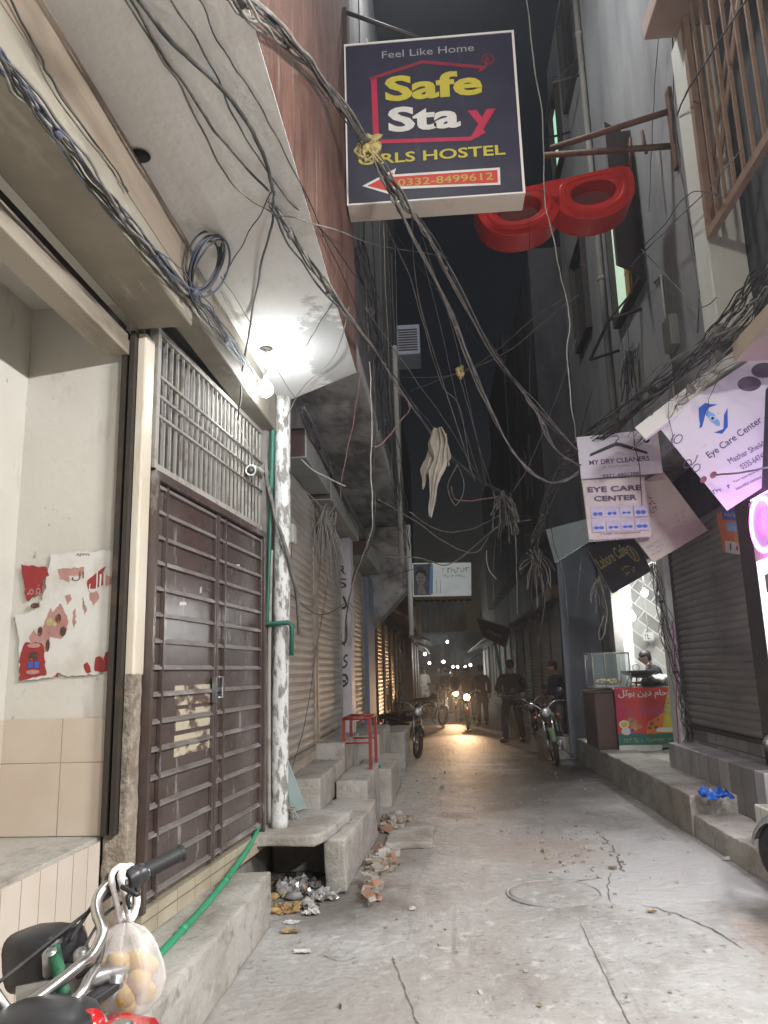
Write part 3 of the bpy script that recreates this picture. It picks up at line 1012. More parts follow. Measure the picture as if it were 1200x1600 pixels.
# red iron stand
t = thing('iron_stand', 'small red iron stand on the low block before the shutters', 'stand', (-1.0, 9.3, .53))
q = [(-1.18, 9.05), (-.88, 9.05), (-.88, 9.75), (-1.18, 9.75)]
for (x, y) in q:
    mb = MB()
    mb.box(x - .018, x + .018, y - .018, y + .018, .53 if x > -1.15 else .5, 1.08)
    mb.build('leg', m_redframe, t)
mb = MB()
for i in range(4):
    a, b = q[i], q[(i + 1) % 4]
    mb.tube([(a[0], a[1], 1.09), (b[0], b[1], 1.09)], .018, 6)
    if i != 1:
        mb.tube([(a[0], a[1], .82), (b[0], b[1], .82)], .012, 6)
mb.build('top_frame', m_redframe, t)

# white peeling pole with green pipe
t = thing('service_pole', 'white pole with flaking paint between the gate and the first shutter', 'pole', (-1.32, 6.2, .45))
mb = MB()
mb.tube(smooth_path([(-1.32, 6.2, .44), (-1.315, 6.2, 1.4), (-1.30, 6.21, 2.6), (-1.295, 6.2, 3.94)], 10), .067, 18)
mb.build('shaft', m_pole, t)
mb = MB()
mb.tube(smooth_path([(-1.385, 6.13, .5), (-1.39, 6.13, 1.4), (-1.383, 6.12, 2.1), (-1.372, 6.12, 2.6)], 6), .016, 8, 0)
mb.build('conduit', m_grille, t)
mb = MB()
mb.tube(smooth_path([(-1.37, 6.10, 3.1), (-1.36, 6.095, 3.4), (-1.35, 6.10, 3.93)], 6), .021, 8)
mb.tube(smooth_path([(-1.40, 6.10, 2.0), (-1.385, 6.10, 2.5), (-1.37, 6.10, 3.1)], 6), .015, 8)
mb.tube([(-1.40, 6.10, 2.02), (-1.40, 6.09, 2.0), (-1.23, 6.10, 2.01), (-1.20, 6.11, 1.98), (-1.205, 6.11, 1.75)], .02, 8)
mb.build('green_pipe_run', m_dgpipe, t)

# torn poster in the alcove
FR = Frame((-2.26, 3.8865, 1.6), (1, 0, 0), (0, 0, 1))


def pxp(fr, pts):
    return [fr.uv(a * 220 / 1200.0, 840 + b * 280 / 1527.0) for a, b in pts]


mb = MB()
jag = []
oc = [(130, 660), (250, 640), (330, 600), (390, 420), (430, 140), (700, 120), (960, 110), (975, 400), (965, 640), (940, 830), (955, 1000), (945, 1150), (780, 1165), (620, 1180), (500, 1160), (380, 1205), (170, 1225), (165, 900)]
for i in range(len(oc)):
    a_, b_ = oc[i], oc[(i + 1) % len(oc)]
    for k in range(7):
        f_ = k / 7
        jag.append((a_[0] + (b_[0] - a_[0]) * f_ + random.uniform(-11, 11), a_[1] + (b_[1] - a_[1]) * f_ + random.uniform(-11, 11)))
blob(mb, FR, pxp(FR, jag), 0, .002)
PR = [([(180, 235), (400, 250), (420, 320), (380, 350), (360, 480), (300, 500), (240, 540), (215, 470), (195, 320)], 1),
      ([(745, 360), (830, 300), (905, 245), (880, 300), (880, 400), (800, 440), (750, 440)], 1),
      ([(880, 300), (950, 330), (950, 400), (890, 420)], 2),
      ([(760, 470), (830, 460), (850, 520), (800, 580), (770, 530)], 2),
      ([(500, 270), (720, 250), (700, 320), (590, 330), (590, 380), (510, 350)], 2),
      ([(170, 1010), (215, 890), (380, 900), (385, 1060), (400, 1170), (170, 1222)], 1),
      ([(250, 840), (290, 790), (340, 850), (370, 760), (430, 600), (450, 640), (520, 560), (560, 640), (590, 720), (560, 830), (520, 860), (430, 850), (385, 980), (360, 900), (260, 890)], 2),
      ([(720, 1080), (745, 1060), (780, 1120), (785, 1150), (735, 1155)], 1),
      ([(800, 1090), (820, 1030), (850, 1010), (885, 1050), (900, 980), (930, 955), (945, 1000), (935, 1145), (810, 1145)], 1),
      ([(455, 1190), (495, 1155), (500, 1190)], 1), ([(705, 500), (740, 620), (725, 665), (712, 600)], 2), ([(560, 500), (600, 480), (610, 530), (575, 575)], 2),
      ([(620, 640), (640, 600), (650, 720), (630, 775)], 2)]
for q_, (pts, m) in enumerate(PR):
    rag = []
    for i in range(len(pts)):
        a_, b_ = pts[i], pts[(i + 1) % len(pts)]
        k_ = max(2, int(math.hypot(b_[0] - a_[0], b_[1] - a_[1]) / 22))
        for k in range(k_):
            rag.append((a_[0] + (b_[0] - a_[0]) * k / k_ + random.uniform(-7, 7), a_[1] + (b_[1] - a_[1]) * k / k_ + random.uniform(-7, 7)))
    blob(mb, FR, pxp(FR, rag), m, .0035 + q_ * .00005)
for (a, b, rx, ry, m) in ((300, 580, .014, .008, 3), (430, 720, .012, .012, 4), (500, 690, .010, .014, 3), (470, 735, .007, .006, 4), (345, 800, .008, .014, 3), (540, 800, .011, .014, 3), (290, 1010, .017, .013, 3), (410, 920, .007, .018, 3)):
    u, v = FR.uv(a * 220 / 1200.0, 840 + b * 280 / 1527.0)
    blob(mb, FR, oval(u, v, rx * 1.6, ry * 1.8), m, .005)
for (a, b) in ((295, 920), (460, 800), (285, 1145)):
    u, v = FR.uv(a * 220 / 1200.0, 840 + b * 280 / 1527.0)
    blob(mb, FR, oval(u, v, .036, .012), 2, .0065)
for (a, b) in ((265, 1085), (320, 1085)):
    u, v = FR.uv(a * 220 / 1200.0, 840 + b * 280 / 1527.0)
    blob(mb, FR, [(u - .013, v - .015), (u + .013, v - .015), (u + .013, v + .015), (u - .013, v + .015)], 5, .0065)


def txp(mb, fr, txt, a, b, m, **k):
    f = lambda q: (q[0] * 220 / 1200.0, 840 + q[1] * 280 / 1527.0)
    text_px(mb, fr, txt, f(a), f(b), m, **k)


txp(mb, FR, 'AJWa', (650, 165), (770, 130), 3, d=.005)
txp(mb, FR, '\uFEDD', (760, 470), (840, 290), 6, d=.006)
txp(mb, FR, 'll', (850, 420), (905, 310), 6, d=.006)
txp(mb, FR, '\uFEE3\uFED4', (235, 490), (370, 400), 2, d=.006)
txp(mb, FR, '\u0644\u0627', (615, 370), (720, 290), 3, d=.005)
one(mb, 'torn_poster', [m_poster_paper, m_poster_red, m_poster_pink, m_poster_dark, m_poster_ylw, m_blue_v, m_let_w], 'torn red and white poster on the cream alcove wall', 'poster')


# ================================================================== LEFT: shuttered shops
L2 = thing('shuttered_shops', 'row of three rolling shutters under a stained concrete overhang', 'building', (-2.6, 11, 0))
mb = MB()
mb.box(-5, -1.52, 6.56, 15.6, 0, 4.5)
mb.build('wall', m_grime, L2)
mb = MB()
mb.box(-5, -.70, 6.58, 15.9, 4.52, 4.66)
mb.build('overhang_slab', m_dirtyconc, L2, bevel=.02)
mb = MB()
mb.box(-5, -.72, 6.58, 15.9, 4.665, 12.5)
mb.build('upper_wall', M('dark_grey_upper_wall', (.13, .125, .125), .85, [((.06, .06, .06), (1.5, 1.5, .4), .42, .68, .85), ((.24, .235, .23), (4, 4, .7), .6, .74, .7)], (14, .4)), L2)
mb = MB()
mb.prism([(-1.5, 2.35), (-.66, 3.2), (-.62, 3.3), (-.62, 4.5), (-1.5, 4.5)], 15.3, 15.9, 'Y')
mb.build('stair_soffit', m_dirtyconc, L2, bevel=.015)
mb = MB()
mb.box(-1.519, -1.49, 6.6, 10.95, .37, .84)
mb.build('base_tiles', tiles('cream_base_tiles', (.48, .42, .32), (.44, .38, .28), (.22, .18, .13), .3, .5, axes='YZ', msize=.005, offset=0, stain=(.27, .22, .16)), L2)
for (ya, yb, z0, z1, m) in ((6.62, 8.66, .84, 3.6, m_shutter), (8.93, 10.94, .88, 3.55, m_shutter), (11.5, 14.0, .8, 3.4, m_shutter)):
    mb = MB()
    mb.shutter((-1.47, ya), (-1.47, yb), z0, z1, (1, 0), .082, .016)
    sh = mb.build('rolling_shutter', m, L2)
    for a, b in ((ya - .06, ya - .005), (yb + .005, yb + .06)):
        mb = MB()
        mb.box(-1.51, -1.44, a, b, z0 - .02, z1)
        mb.build('guide_rail', m_railbox, sh)
    mb = MB()
    mb.box(-1.475, -1.435, ya, yb, z0 - .045, z0)
    mb.build('bottom_bar', m_railbox, sh)
for (ya, yb, x1, z0, z1, mm) in ((6.9, 8.42, -1.215, 3.6, 3.9, m_box), (8.5, 11.4, -1.21, 3.55, 3.86, m_box), (11.75, 14.2, -1.12, 3.38, 3.66, m_box)):
    mb = MB()
    mb.box(-1.50, x1, ya, yb, z0, z1)
    bo = mb.build('shutter_housing', mm, L2, bevel=.008)
    mb = MB()
    mb.box(-1.48, x1 - .012, ya - .008, ya - .001, z0 + .012, z1 - .012)
    mb.build('end_plate', M('maroon_end_plate', (.075, .035, .035), .6, [((.04, .02, .02), 6, .45, .7, .8)]), bo)
mb = MB()
mb.box(-1.52, -1.31, 11.02, 11.42, .45, 3.62)
wp = mb.build('graffiti_pillar', M('lavender_white_paint', (.50, .48, .50), .6, [((.34, .32, .33), (3, 3, 1), .5, .7, .7)], (20, .15)), L2, bevel=.01)
FR = Frame((-1.52, 11.018, .45), (1, 0, 0), (0, 0, 1))
mb = MB()
for tx, v, h in (('R', 2.55, .14), ('S', 2.36, .14), ('\u0644', 1.55, .42), ('\u0626', 1.22, .22), ('\u0648', .95, .2), ('\u062F', 2.05, .2)):
    put_text(mb, FR, tx, .03, v, .13, h, 0, .003, .01)
mb.build('graffiti', m_let_k, wp)
mb = MB()
mb.box(-1.52, -1.36, 14.1, 15.4, 0, 3.4)
mb.build('blue_pier', m_blue, L2, bevel=.01)

# small things on / in front of these shutters
t = thing('junction_box', 'small white junction box hanging on the first shutter', 'box', (-1.40, 7.0, 2.85))
mb = MB()
mb.box(-1.43, -1.34, 6.92, 7.06, 2.8, 2.98)
mb.build('cover', m_white, t, bevel=.012)
mb = MB()
mb.tube(smooth_path([(-1.38, 6.98, 2.8), (-1.37, 6.97, 2.7), (-1.39, 6.97, 2.6), (-1.40, 6.95, 2.5)], 5), .005, 5)
mb.build('loose_wire', M('red_wire', (.35, .02, .02), .5, [((.2, .01, .01), 9, .5, .7, .5)]), t)
mb = MB()
mb.plate([(-1.33, 6.72, .47), (-1.24, 6.95, .47), (-1.42, 6.9, .95), (-1.43, 6.8, .98)], .01)
one(mb, 'glass_sheet', [M('greenish_glass_pane', (.32, .40, .38), .12, [((.24, .3, .28), 4, .5, .7, .6)], spec=.7)], 'broken pane of greenish glass leaning below the first shutter', 'glass pane')

# ================================================================== LEFT: farther houses


def row_house(name, label, side, y0, y1, x, h, mw, shut, awn=None, upper=None, wins=(), deep=5.0):
    """terraced shop house: side -1 left / +1 right, facade at x"""
    o = thing(name, label, 'building', (x + side * 1.5, (y0 + y1) / 2, 0))
    xb = x + side * deep
    mb = MB()
    mb.box(min(x, xb), max(x, xb), y0, y1, 0, h)
    mb.build('wall', mw, o)
    k = len(shut)
    for i, mm in enumerate(shut):
        a = y0 + (y1 - y0) * (i + .06) / k
        b = y0 + (y1 - y0) * (i + .90) / k
        if mm is None:
            continue
        mb = MB()
        xs = x - side * .05
        mb.shutter((xs, a), (xs, b), .45, 2.75, (-side, 0), .085, .014)
        s_ = mb.build('rolling_shutter', mm, o)
        for p_, q_ in ((a - .1, a - .01), (b + .01, b + .1)):
            mb = MB()
            mb.box(min(x, x - side * .10), max(x, x - side * .10), p_, q_, .3, 2.85)
            mb.build('guide_rail', m_rust, s_)
    mb = MB()
    st = x - side * .55
    mb.box(min(x, st), max(x, st), y0 + .05, y1 - .05, -.02, .38)
    mb.build('doorstep', m_ledge, o, bevel=.02)
    if awn:
        for i in range(k):
            a = y0 + (y1 - y0) * (i + .03) / k
            b = y0 + (y1 - y0) * (i + .93) / k
            mb = MB()
            mb.prism([(x, 3.15), (x - side * awn[0], 2.75), (x - side * awn[0], 2.68), (x, 3.05)], a, b, 'Y')
            mb.build('awning', awn[1], o)
    if upper:
        xo = x - side * upper[0]
        mb = MB()
        mb.box(min(xo, xb), max(xo, xb), y0 + .02, y1 - .02, upper[1], h + .5)
        mb.build('upper_storey', upper[2], o, bevel=.02)
    xu = x - side * (upper[0] if upper else 0)
    for (ya, za, w, hh, mm) in wins:
        mb = MB()
        for (p, q, r_, s_) in ((ya - .07, ya, za - .07, za + hh + .07), (ya + w, ya + w + .07, za - .07, za + hh + .07), (ya, ya + w, za - .07, za), (ya, ya + w, za + hh, za + hh + .07)):
            mb.box(min(xu - side * .05, xu + side * .02), max(xu - side * .05, xu + side * .02), p, q, r_, s_)
        f_ = mb.build('window', m_dark, o)
        mb = MB()
        mb.box(min(xu - side * .012, xu + side * .02), max(xu - side * .012, xu + side * .02), ya, ya + w, za, za + hh)
        mb.build('pane', mm, f_)
    return o


m_paned = M('dark_window_glass', (.02, .022, .026), .1, [((.04, .04, .045), 2, .5, .7, .5)], spec=.6)
m_litg = E('lit_green_window', (.55, .85, .55), .35)
m_wood = M('brown_wood_boards', (.15, .075, .045), .6, [((.08, .04, .025), (2, 2, 9), .45, .65, .8)], (24, .2))
row_house('blue_shop_house', 'faded blue shop house with brown awnings and headlight-lit brown shutters', -1, 15.95, 22.0, -1.46, 7.5, m_blue, [m_shutter_w, m_shutter_w, m_shutter_w], (.72, m_wood), (.6, 4.3, m_darkwall), [(17.5, 5.2, .9, 1.2, m_paned)])
row_house('dark_shop_house', 'dark narrow shop house beyond the blue one on the gate side', -1, 22.1, 29.0, -1.5, 9.0, m_darkwall, [m_shutter_d, m_rust, m_shutter_d], (.75, m_wood), (.5, 4.0, m_darkwall), [(24, 5, 1, 1.3, m_paned), (26.5, 5, 1, 1.3, m_paned)])
row_house('red_door_house', 'far house with a red side panel and a projecting dark canopy', -1, 29.1, 38, -1.3, 8.0, m_rust, [m_redframe, m_shutter_d, m_shutter_d], (.8, m_dark), None, [(31, 4.6, 1.2, 1.3, m_paned)])
row_house('lit_far_shop', 'farthest house on the gate side, beside the lit end of the lane', -1, 38.1, 52, -1.9, 7.0, m_white, [m_shutter, None, m_blue, None], (1.0, m_white), None, [(42, 4.4, 1.2, 1.3, m_paned)])
row_house('end_house', 'tall dark house closing the view at the far end of the lane', -1, 52.2, 75, -3.2, 6.0, m_darkwall, [m_shutter_d] * 5, (1.0, m_dark))
mb = MB()
mb.box(-14, 16, 92, 98, 0, 6.0)
t = thing('far_house', 'dim house across the far end of the lane', 'building', (0, 95, 0))
mb.build('wall', m_grime, t)
for i in range(6):
    mb = MB()
    mb.box(-7 + i * 2.4, -5.4 + i * 2.4, 91.95, 91.99, .4, 2.9)
    mb.build('rolling_shutter', m_shutter_d, t)

# ================================================================== RIGHT: optician's shop nearest the camera
R0 = thing('optician_shop', 'lit optician shop with white tiled steps and barred balcony above', 'shop', (4.5, 3, 0))
m_int = M('bright_shop_interior', (.72, .70, .68), .5, [((.6, .58, .55), 2, .5, .7, .5)])
mb = MB()
mb.box(5.6, 5.75, -3.5, 7.3, .73, 3.4)       # back wall
mb.box(2.98, 5.6, 7.15, 7.38, .0, 3.93)      # side walls
mb.box(2.98, 5.6, -3.6, -3.45, .0, 3.93)
mb.build('wall', m_int, R0)
mb = MB()
mb.box(2.98, 5.6, -3.45, 7.15, 3.30, 3.40)
mb.build('shop_ceiling', m_int, R0)
mb = MB()
mb.box(3.32, 5.6, -3.45, 7.15, 0, .74)
mb.build('shop_floor', m_wtile, R0)
mb = MB()
mb.box(2.90, 2.97, -3.6, 7.42, 3.08, 3.93)
mb.build('lintel', m_darkwall, R0)
mb = MB()
mb.box(2.42, 6, -4, 6.0, 3.96, 4.12)
mb.box(2.92, 6, 6.25, 7.42, 3.96, 4.12)
mb.build('balcony_slab', M('beige_slab_paint', (.46, .38, .29), .7, [((.28, .22, .16), (2, 1, 2), .45, .7, .8)], (18, .2)), R0, bevel=.012)
mb = MB()
mb.box(2.97, 6, -4, 7.08, 4.125, 11)
mb.build('upper_wall', m_darkwall, R0)
mb = MB()
mb.box(2.62, 2.965, 6.745, 7.09, 4.6, 7.84)
mb.build('white_pier', M('pale_green_white_paint', (.66, .68, .60), .6, [((.5, .5, .42), (3, 3, .8), .5, .72, .7)], (22, .2)), R0, bevel=.012)
mb = MB()
mb.box(2.3, 6, -4, 6.9, 7.85, 8.05)
mb.build('upper_slab', M('pink_beige_slab', (.42, .31, .25), .7, [((.3, .2, .15), 2, .45, .7, .7)], (18, .2)), R0, bevel=.012)
mb = MB()
mb.box(2.60, 2.66, 3.0, 6.70, 5.46, 5.54)
mb.box(2.60, 2.66, 6.62, 6.70, 5.54, 7.84)
for k in range(16):
    mb.box(2.615, 2.645, 6.45 - k * .21, 6.475 - k * .21, 5.54, 7.84)
mb.tube([(2.65, 6.65, 5.6), (2.66, 4.9, 7.8)], .022, 6)
mb.tube([(2.67, 6.65, 6.0), (2.68, 5.1, 7.8)], .016, 6)
mb.build('balcony_grille', M('brown_grille_paint', (.30, .20, .14), .5, [((.2, .12, .08), 9, .5, .7, .7)]), R0)
mb = MB()
mb.box(2.93, 3.0, 7.30, 7.70, .66, 3.3)
mb.build('dark_rail', m_dark, R0, bevel=.008)
pn = MB()
pn.box(2.905, 2.975, 6.25, 7.29, .74, 3.06)
pno = pn.build('display_panel', m_signwhite, R0, bevel=.006)
mb = MB()
mb.box(2.885, 2.903, 6.3, 7.22, .80, 2.50)
mb.build('lightbox', E('white_lightbox', (.94, .92, 1.0), 1.15), pno)
mb = MB()
mb.box(2.872, 2.884, 6.92, 7.05, 2.2, 2.36)
mb.box(2.872, 2.884, 6.5, 6.9, 1.9, 2.36)
mb.build('photo_card', m_let_g, pno)
for (x0, x1, y0, y1, z0, z1, lab) in ((2.86, 3.35, 5.78, 7.2, .0, .73, 'white tiled upper step at the optician door'), (2.40, 2.855, 5.8, 6.65, .205, .50, 'white tiled lower step at the optician door')):
    mb = MB()
    mb.box(x0, x1, y0, y1, z0, z1)
    one(mb, 'tiled_step', [m_wtile], lab, 'step', None, .012)
t = thing('ring_light', 'round mirror ringed by glowing pink neon on the white optician panel', 'neon ring', (2.88, 6.97, 2.55))
mb = MB()
mb.lathe([(0, .012), (.225, .012), (.225, -.01)][::-1], (2.885, 6.95, 2.80), (-1, 0, 0), 40)
mb.build('disc', M('silver_speckled_disc', (.62, .60, .58), .5, [((.45, .43, .42), 40, .5, .6, .7)]), t)
mb = MB()
mb.torus((2.868, 6.95, 2.80), (1, 0, 0), .245, .016, 48, 8)
mb.build('neon_tube', E('pink_neon', (1.0, .08, .75), 6.0), t)
mb = MB()
mb.torus((2.866, 6.95, 2.80), (1, 0, 0), .222, .006, 48, 6)
mb.build('inner_tube', E('blue_neon', (.25, .3, 1.0), 3.0), t)
light('neon_glow', 'POINT', (2.70, 6.95, 2.80), 2.5, (1.0, .25, .9), .2, parent=t)

# assumed tube lights, out of view under the balcony slab and in the shop (their light spills onto the lane)
m_tube = E('assumed_tube_glass', (.95, .98, 1.0), 9.0)
for i, (x, y, z, e, lab) in enumerate(((2.50, -1.6, 3.91, 160, 'assumed tube light, out of view under the balcony slab, far behind the camera'), (2.50, 1.7, 3.91, 175, 'assumed tube light, out of view under the balcony slab, level with the camera'), (3.3, 4.6, 3.24, 60, 'assumed tube light, out of view on the ceiling inside the optician shop'))):
    t = thing('assumed_tube_light', lab, 'lamp', (x, y, z), 0, 'assumed tube lights of the optician shop')
    mb = MB()
    mb.box(x - .035, x + .035, y - .62, y + .62, z + .02, z + .048)
    mb.build('batten', m_white, t)
    mb = MB()
    mb.tube([(x, y - .58, z), (x, y + .58, z)], .014, 8)
    mb.build('glass_tube', m_tube, t)
    light('assumed_tube_glow', 'AREA', (x - .03, y, z - .02), e, (.985, .985, .985), 1.15, .06, (-.8, .25, -.5), t)
t = thing('unseen_lamp', 'assumed lamp, out of view on a bracket high on the red wall above the camera', 'unseen lamp', (-.6, 1.6, 6.4))  # assumed lamp out of view, read off the frontal light on the hostel sign
mb = MB()
mb.tube([(-.6, 1.6, 6.4), (-.4, 1.6, 6.75), (-.05, 1.6, 6.78)], .025, 8)
mb.build('arm', m_steel, t)
mb = MB()
mb.lathe([(.05, .08), (.09, .05), (.17, -.03), (.17, -.04)], (.0, 1.6, 6.76), n=18)
mb.build('hood', m_box, t)
mb = MB()
mb.ell((.0, 1.6, 6.70), (.06, .06, .08), 0, 12, 8)
mb.build('bulb', E('unseen_lamp_bulb', (1.0, .93, .82), 30), t)
light('unseen_lamp_light', 'POINT', (.0, 1.6, 6.57), 190, (1.0, .97, .93), .15, parent=t)
t = thing('unseen_lamp', 'added fill lamp, out of view on a bracket high over the shuttered shops', 'unseen lamp', (-.72, 7.6, 10.6))  # made-up lamp out of view, added as fill for the grey upper wall
mb = MB()
mb.tube([(-.72, 7.6, 10.6), (-.5, 7.6, 11.1), (-.1, 7.6, 11.16)], .025, 8)
mb.build('arm', m_steel, t)
mb = MB()
mb.lathe([(.05, .08), (.09, .05), (.17, -.03), (.17, -.04)], (-.05, 7.6, 11.14), n=18)
mb.build('hood', m_box, t)
mb = MB()
mb.ell((-.05, 7.6, 11.08), (.06, .06, .08), 0, 12, 8)
mb.build('bulb', E('unseen_lamp_bulb', (1.0, .93, .82), 30), t)
light('unseen_lamp_light', 'POINT', (-.05, 7.6, 10.94), 380, (.97, .98, 1.0), .25, parent=t)
t = thing('assumed_led_strip', 'assumed violet LED strip under the sloping eye care sign', 'LED strip', (2.80, 6.2, 3.04))  # assumed strip, added to account for the violet glow on the sign
mb = MB()
mb.box(2.845, 2.875, 5.2, 7.1, 3.035, 3.05)
mb.build('holder', m_steel, t)
mb = MB()
mb.tube([(2.838, 5.25, 3.038), (2.838, 7.05, 3.038)], .007, 6)
mb.build('diodes', E('violet_led', (.5, .3, 1.0), 5.0), t)
light('assumed_led_glow', 'POINT', (2.60, 6.25, 3.0), 6.0, (.55, .36, 1.0), .2, parent=t)

# kerbs and steps on the right
mb = rough_box(2.28, 2.80, 7.95, 14.4, -.02, .37, .010, .14, .016, 31)
one(mb, 'raised_kerb', [m_ledge], 'long raised kerb before the dark right-hand shutter and food stall', 'kerb')
mb = rough_box(2.30, 2.852, 5.6, 7.94, -.02, .20, .010, .14, .016, 32)
one(mb, 'low_kerb', [m_ledge], 'low kerb along the foot of the white tiled steps', 'kerb')
mb = MB()
mb.box(2.72, 3.06, 7.22, 10.15, .207, .655)
one(mb, 'shutter_step', [m_greytile], 'grey marble step under the dark right-hand shutter', 'step', None, .012)

# ================================================================== RIGHT: grey plaster building
R1 = thing('grey_plaster_building', 'tall grey plaster building with shuttered shop and open window above', 'building', (4.5, 10.5, 0))
mb = MB()
mb.box(2.70, 6.5, 7.1, 14.4, 4.125, 14)
mb.build('upper_wall', m_greyplaster, R1)
mb = MB()
mb.box(2.62, 6.5, 7.43, 14.4, 3.93, 4.12)
mb.build('floor_slab', m_dirtyconc, R1, bevel=.012)
mb = MB()
mb.box(3.06, 4.9, 7.71, 10.3, .0, 3.92)
mb.build('shop_wall', m_darkwall, R1)
mb = MB()
mb.shutter((3.02, 7.74), (3.02, 10.2), .87, 3.25, (-1, 0), .082, .016)
sh = mb.build('rolling_shutter', m_shutter_d, R1)
mb = MB()
mb.box(2.99, 3.05, 10.2, 10.27, .66, 3.3)
mb.box(2.985, 3.05, 7.72, 10.2, .825, .868)
mb.build('guide_rail', m_dark, sh)
mb = MB()
mb.box(3.02, 3.058, 7.72, 10.2, .655, .824)
mb.build('sill_tiles', m_greytile, R1)
mb = MB()
mb.box(2.92, 3.2, 10.29, 10.62, .36, 3.92)
mb.build('pier', m_white, R1, bevel=.01)
mb = MB()
mb.box(2.88, 3.25, 13.75, 14.38, .36, 3.92)
mb.build('far_pier', m_grime, R1, bevel=.01)
# food stall room
mb = MB()
mb.box(5.0, 5.1, 10.32, 14.38, .36, 3.3)
mb.box(3.26, 5.0, 14.25, 14.38, .36, 3.3)
mb.box(3.2, 5.0, 10.32, 10.5, .36, 3.3)
mb.build('room_wall', m_int, R1)
mb = MB()
mb.box(3.26, 5.0, 14.235, 14.249, .36, 3.3)
mb.build('diagonal_tiling', m_diag, R1)
mb = MB()
mb.box(3.0, 5.0, 10.5, 14.25, 3.302, 3.36)
mb.build('room_ceiling', m_int, R1)
mb = MB()
mb.box(2.82, 5.0, 10.31, 14.38, .0, .358)
mb.build('room_floor', m_ledge, R1)
mb = MB()
mb.box(2.9, 3.02, 10.64, 13.74, 3.05, 3.92)
mb.build('shop_lintel', m_darkwall, R1)
mb = MB()
mb.box(3.02, 3.22, 13.55, 13.74, .37, 3.04)
mb.build('white_jamb', m_int, R1)
mb = MB()
mb.box(2.86, 3.0, 13.3, 13.72, .37, 3.04)
mb.build('grey_jamb', m_grime, R1)


def window(parent, x, y0, y1, z0, z1, glass, bars=True):
    mb = MB()
    for (a, b, c, d) in ((y0 - .06, y0, z0 - .06, z1 + .06), (y1, y1 + .06, z0 - .06, z1 + .06), (y0, y1, z0 - .06, z0), (y0, y1, z1, z1 + .06)):
        mb.box(x - .10, x + .02, a, b, c, d)
    w = mb.build('window', m_dark, parent, bevel=.004)
    mb = MB()
    mb.box(x - .012, x + .01, y0, y1, z0, z1)
    mb.build('pane', glass, w)
    return w


w = window(R1, 2.70, 9.05, 10.35, 6.35, 8.35, m_paned)
mb = MB()
mb.box(2.683, 2.690, 9.85, 10.34, 6.4, 8.2)
mb.build('lit_pane', m_litg, w)
mb = MB()
mb.box(2.66, 2.682, 9.66, 9.80, 6.38, 8.3)
mb.build('yellow_curtain', M('ochre_curtain', (.5, .33, .08), .8, [((.35, .2, .05), (2, 9, 1), .45, .65, .7)]), w)
mb = MB()
mb.plate([(2.67, 9.03, 6.36), (2.28, 8.72, 6.36), (2.28, 8.72, 8.34), (2.67, 9.03, 8.34)], .03)
mb.build('open_casement', M('dark_brown_casement', (.075, .06, .05), .5, [((.05, .035, .03), 4, .45, .7, .7)]), w)
w2 = window(R1, 2.70, 13.3, 14.1, 11.2, 12.9, m_paned)
mb = MB()
mb.box(2.684, 2.690, 13.55, 14.0, 11.3, 12.6)
mb.build('lit_pane', E('lit_mint_window', (.4, .9, .6), .5), w2)
window(R1, 2.70, 11.3, 12.5, 11.6, 13.4, m_paned)
window(R1, 2.70, 12.2, 13.2, 7.2, 8.8, m_paned)
mb = MB()
mb.tube([(2.64, 11.0, 4.13), (2.64, 11.0, 9.0), (2.64, 11.02, 13.6)], .05, 10)
for z in (5.2, 7.4, 9.6, 11.8):
    mb.lathe([(.062, -.03), (.062, .03)], (2.64, 11.0, z), n=10)
mb.build('drain_pipe', m_grime, R1)
mb = MB()
mb.tube([(2.68, 8.35, 4.13), (2.68, 8.35, 6.0), (2.68, 8.62, 6.05)], .015, 8)
mb.build('conduit', m_cable_w, R1)
mb = MB()
mb.box(2.60, 2.70, 8.0, 8.28, 5.0, 5.36)
mb.build('junction_cabinet', m_box, R1, bevel=.01)
for (y0, y1, z, w_) in ((9.3, 10.6, 6.05, .42), (11.2, 12.6, 11.2, .5)):
    mb = MB()
    mb.tube([(2.7, y0, z), (2.7 - w_, y0, z - .12), (2.7 - w_, y1, z - .12), (2.7, y1, z)], .022, 6)
    mb.tube([(2.7, y0, z + .35), (2.7 - w_, y0, z - .12)], .015, 6)
    mb.build('sunshade_bracket', m_dark, R1)

# ================================================================== RIGHT: farther houses
R3 = row_house('dark_corner_house', 'dark house with blue-grey pier beside the food stall', 1, 14.45, 20.5, 2.30, 9.5, m_darkwall, [None, m_dark, m_green], None, (.25, 4.1, m_darkwall), [(16.2, 5.2, .9, 1.3, m_paned), (18.6, 5.2, .9, 1.3, m_paned)])
mb = MB()
mb.box(2.16, 2.86, 14.395, 14.446, .0, 4.05)
mb.build('blue_pier', M('dull_blue_grey_paint', (.15, .165, .195), .75, [((.08, .085, .10), (2, 2, .7), .45, .68, .8), ((.26, .27, .29), (5, 5, 1.2), .58, .7, .6)], (20, .3)), R3, bevel=.012)
mb = MB()
mb.box(2.22, 2.29, 15.0, 16.3, .4, 2.8)
mb.build('door', m_dark, R3)
mb = MB()
mb.box(2.1, 2.29, 14.9, 18.0, 2.9, 3.15)
mb.build('brown_fascia', m_wood, R3)
mb = MB()
mb.box(2.085, 2.098, 16.8, 17.4, 2.93, 3.12)
mb.build('blue_plate', m_blue_v, R3)
row_house('green_panel_house', 'house with green painted panels behind the man in dark clothes', 1, 20.6, 27.0, 2.35, 10.5, m_green, [m_green, m_darkwall, m_dark], (.6, m_dark), (.35, 4.2, m_darkwall), [(22, 5.4, .9, 1.3, m_paned), (24.6, 5.4, .9, 1.3, m_paned)])
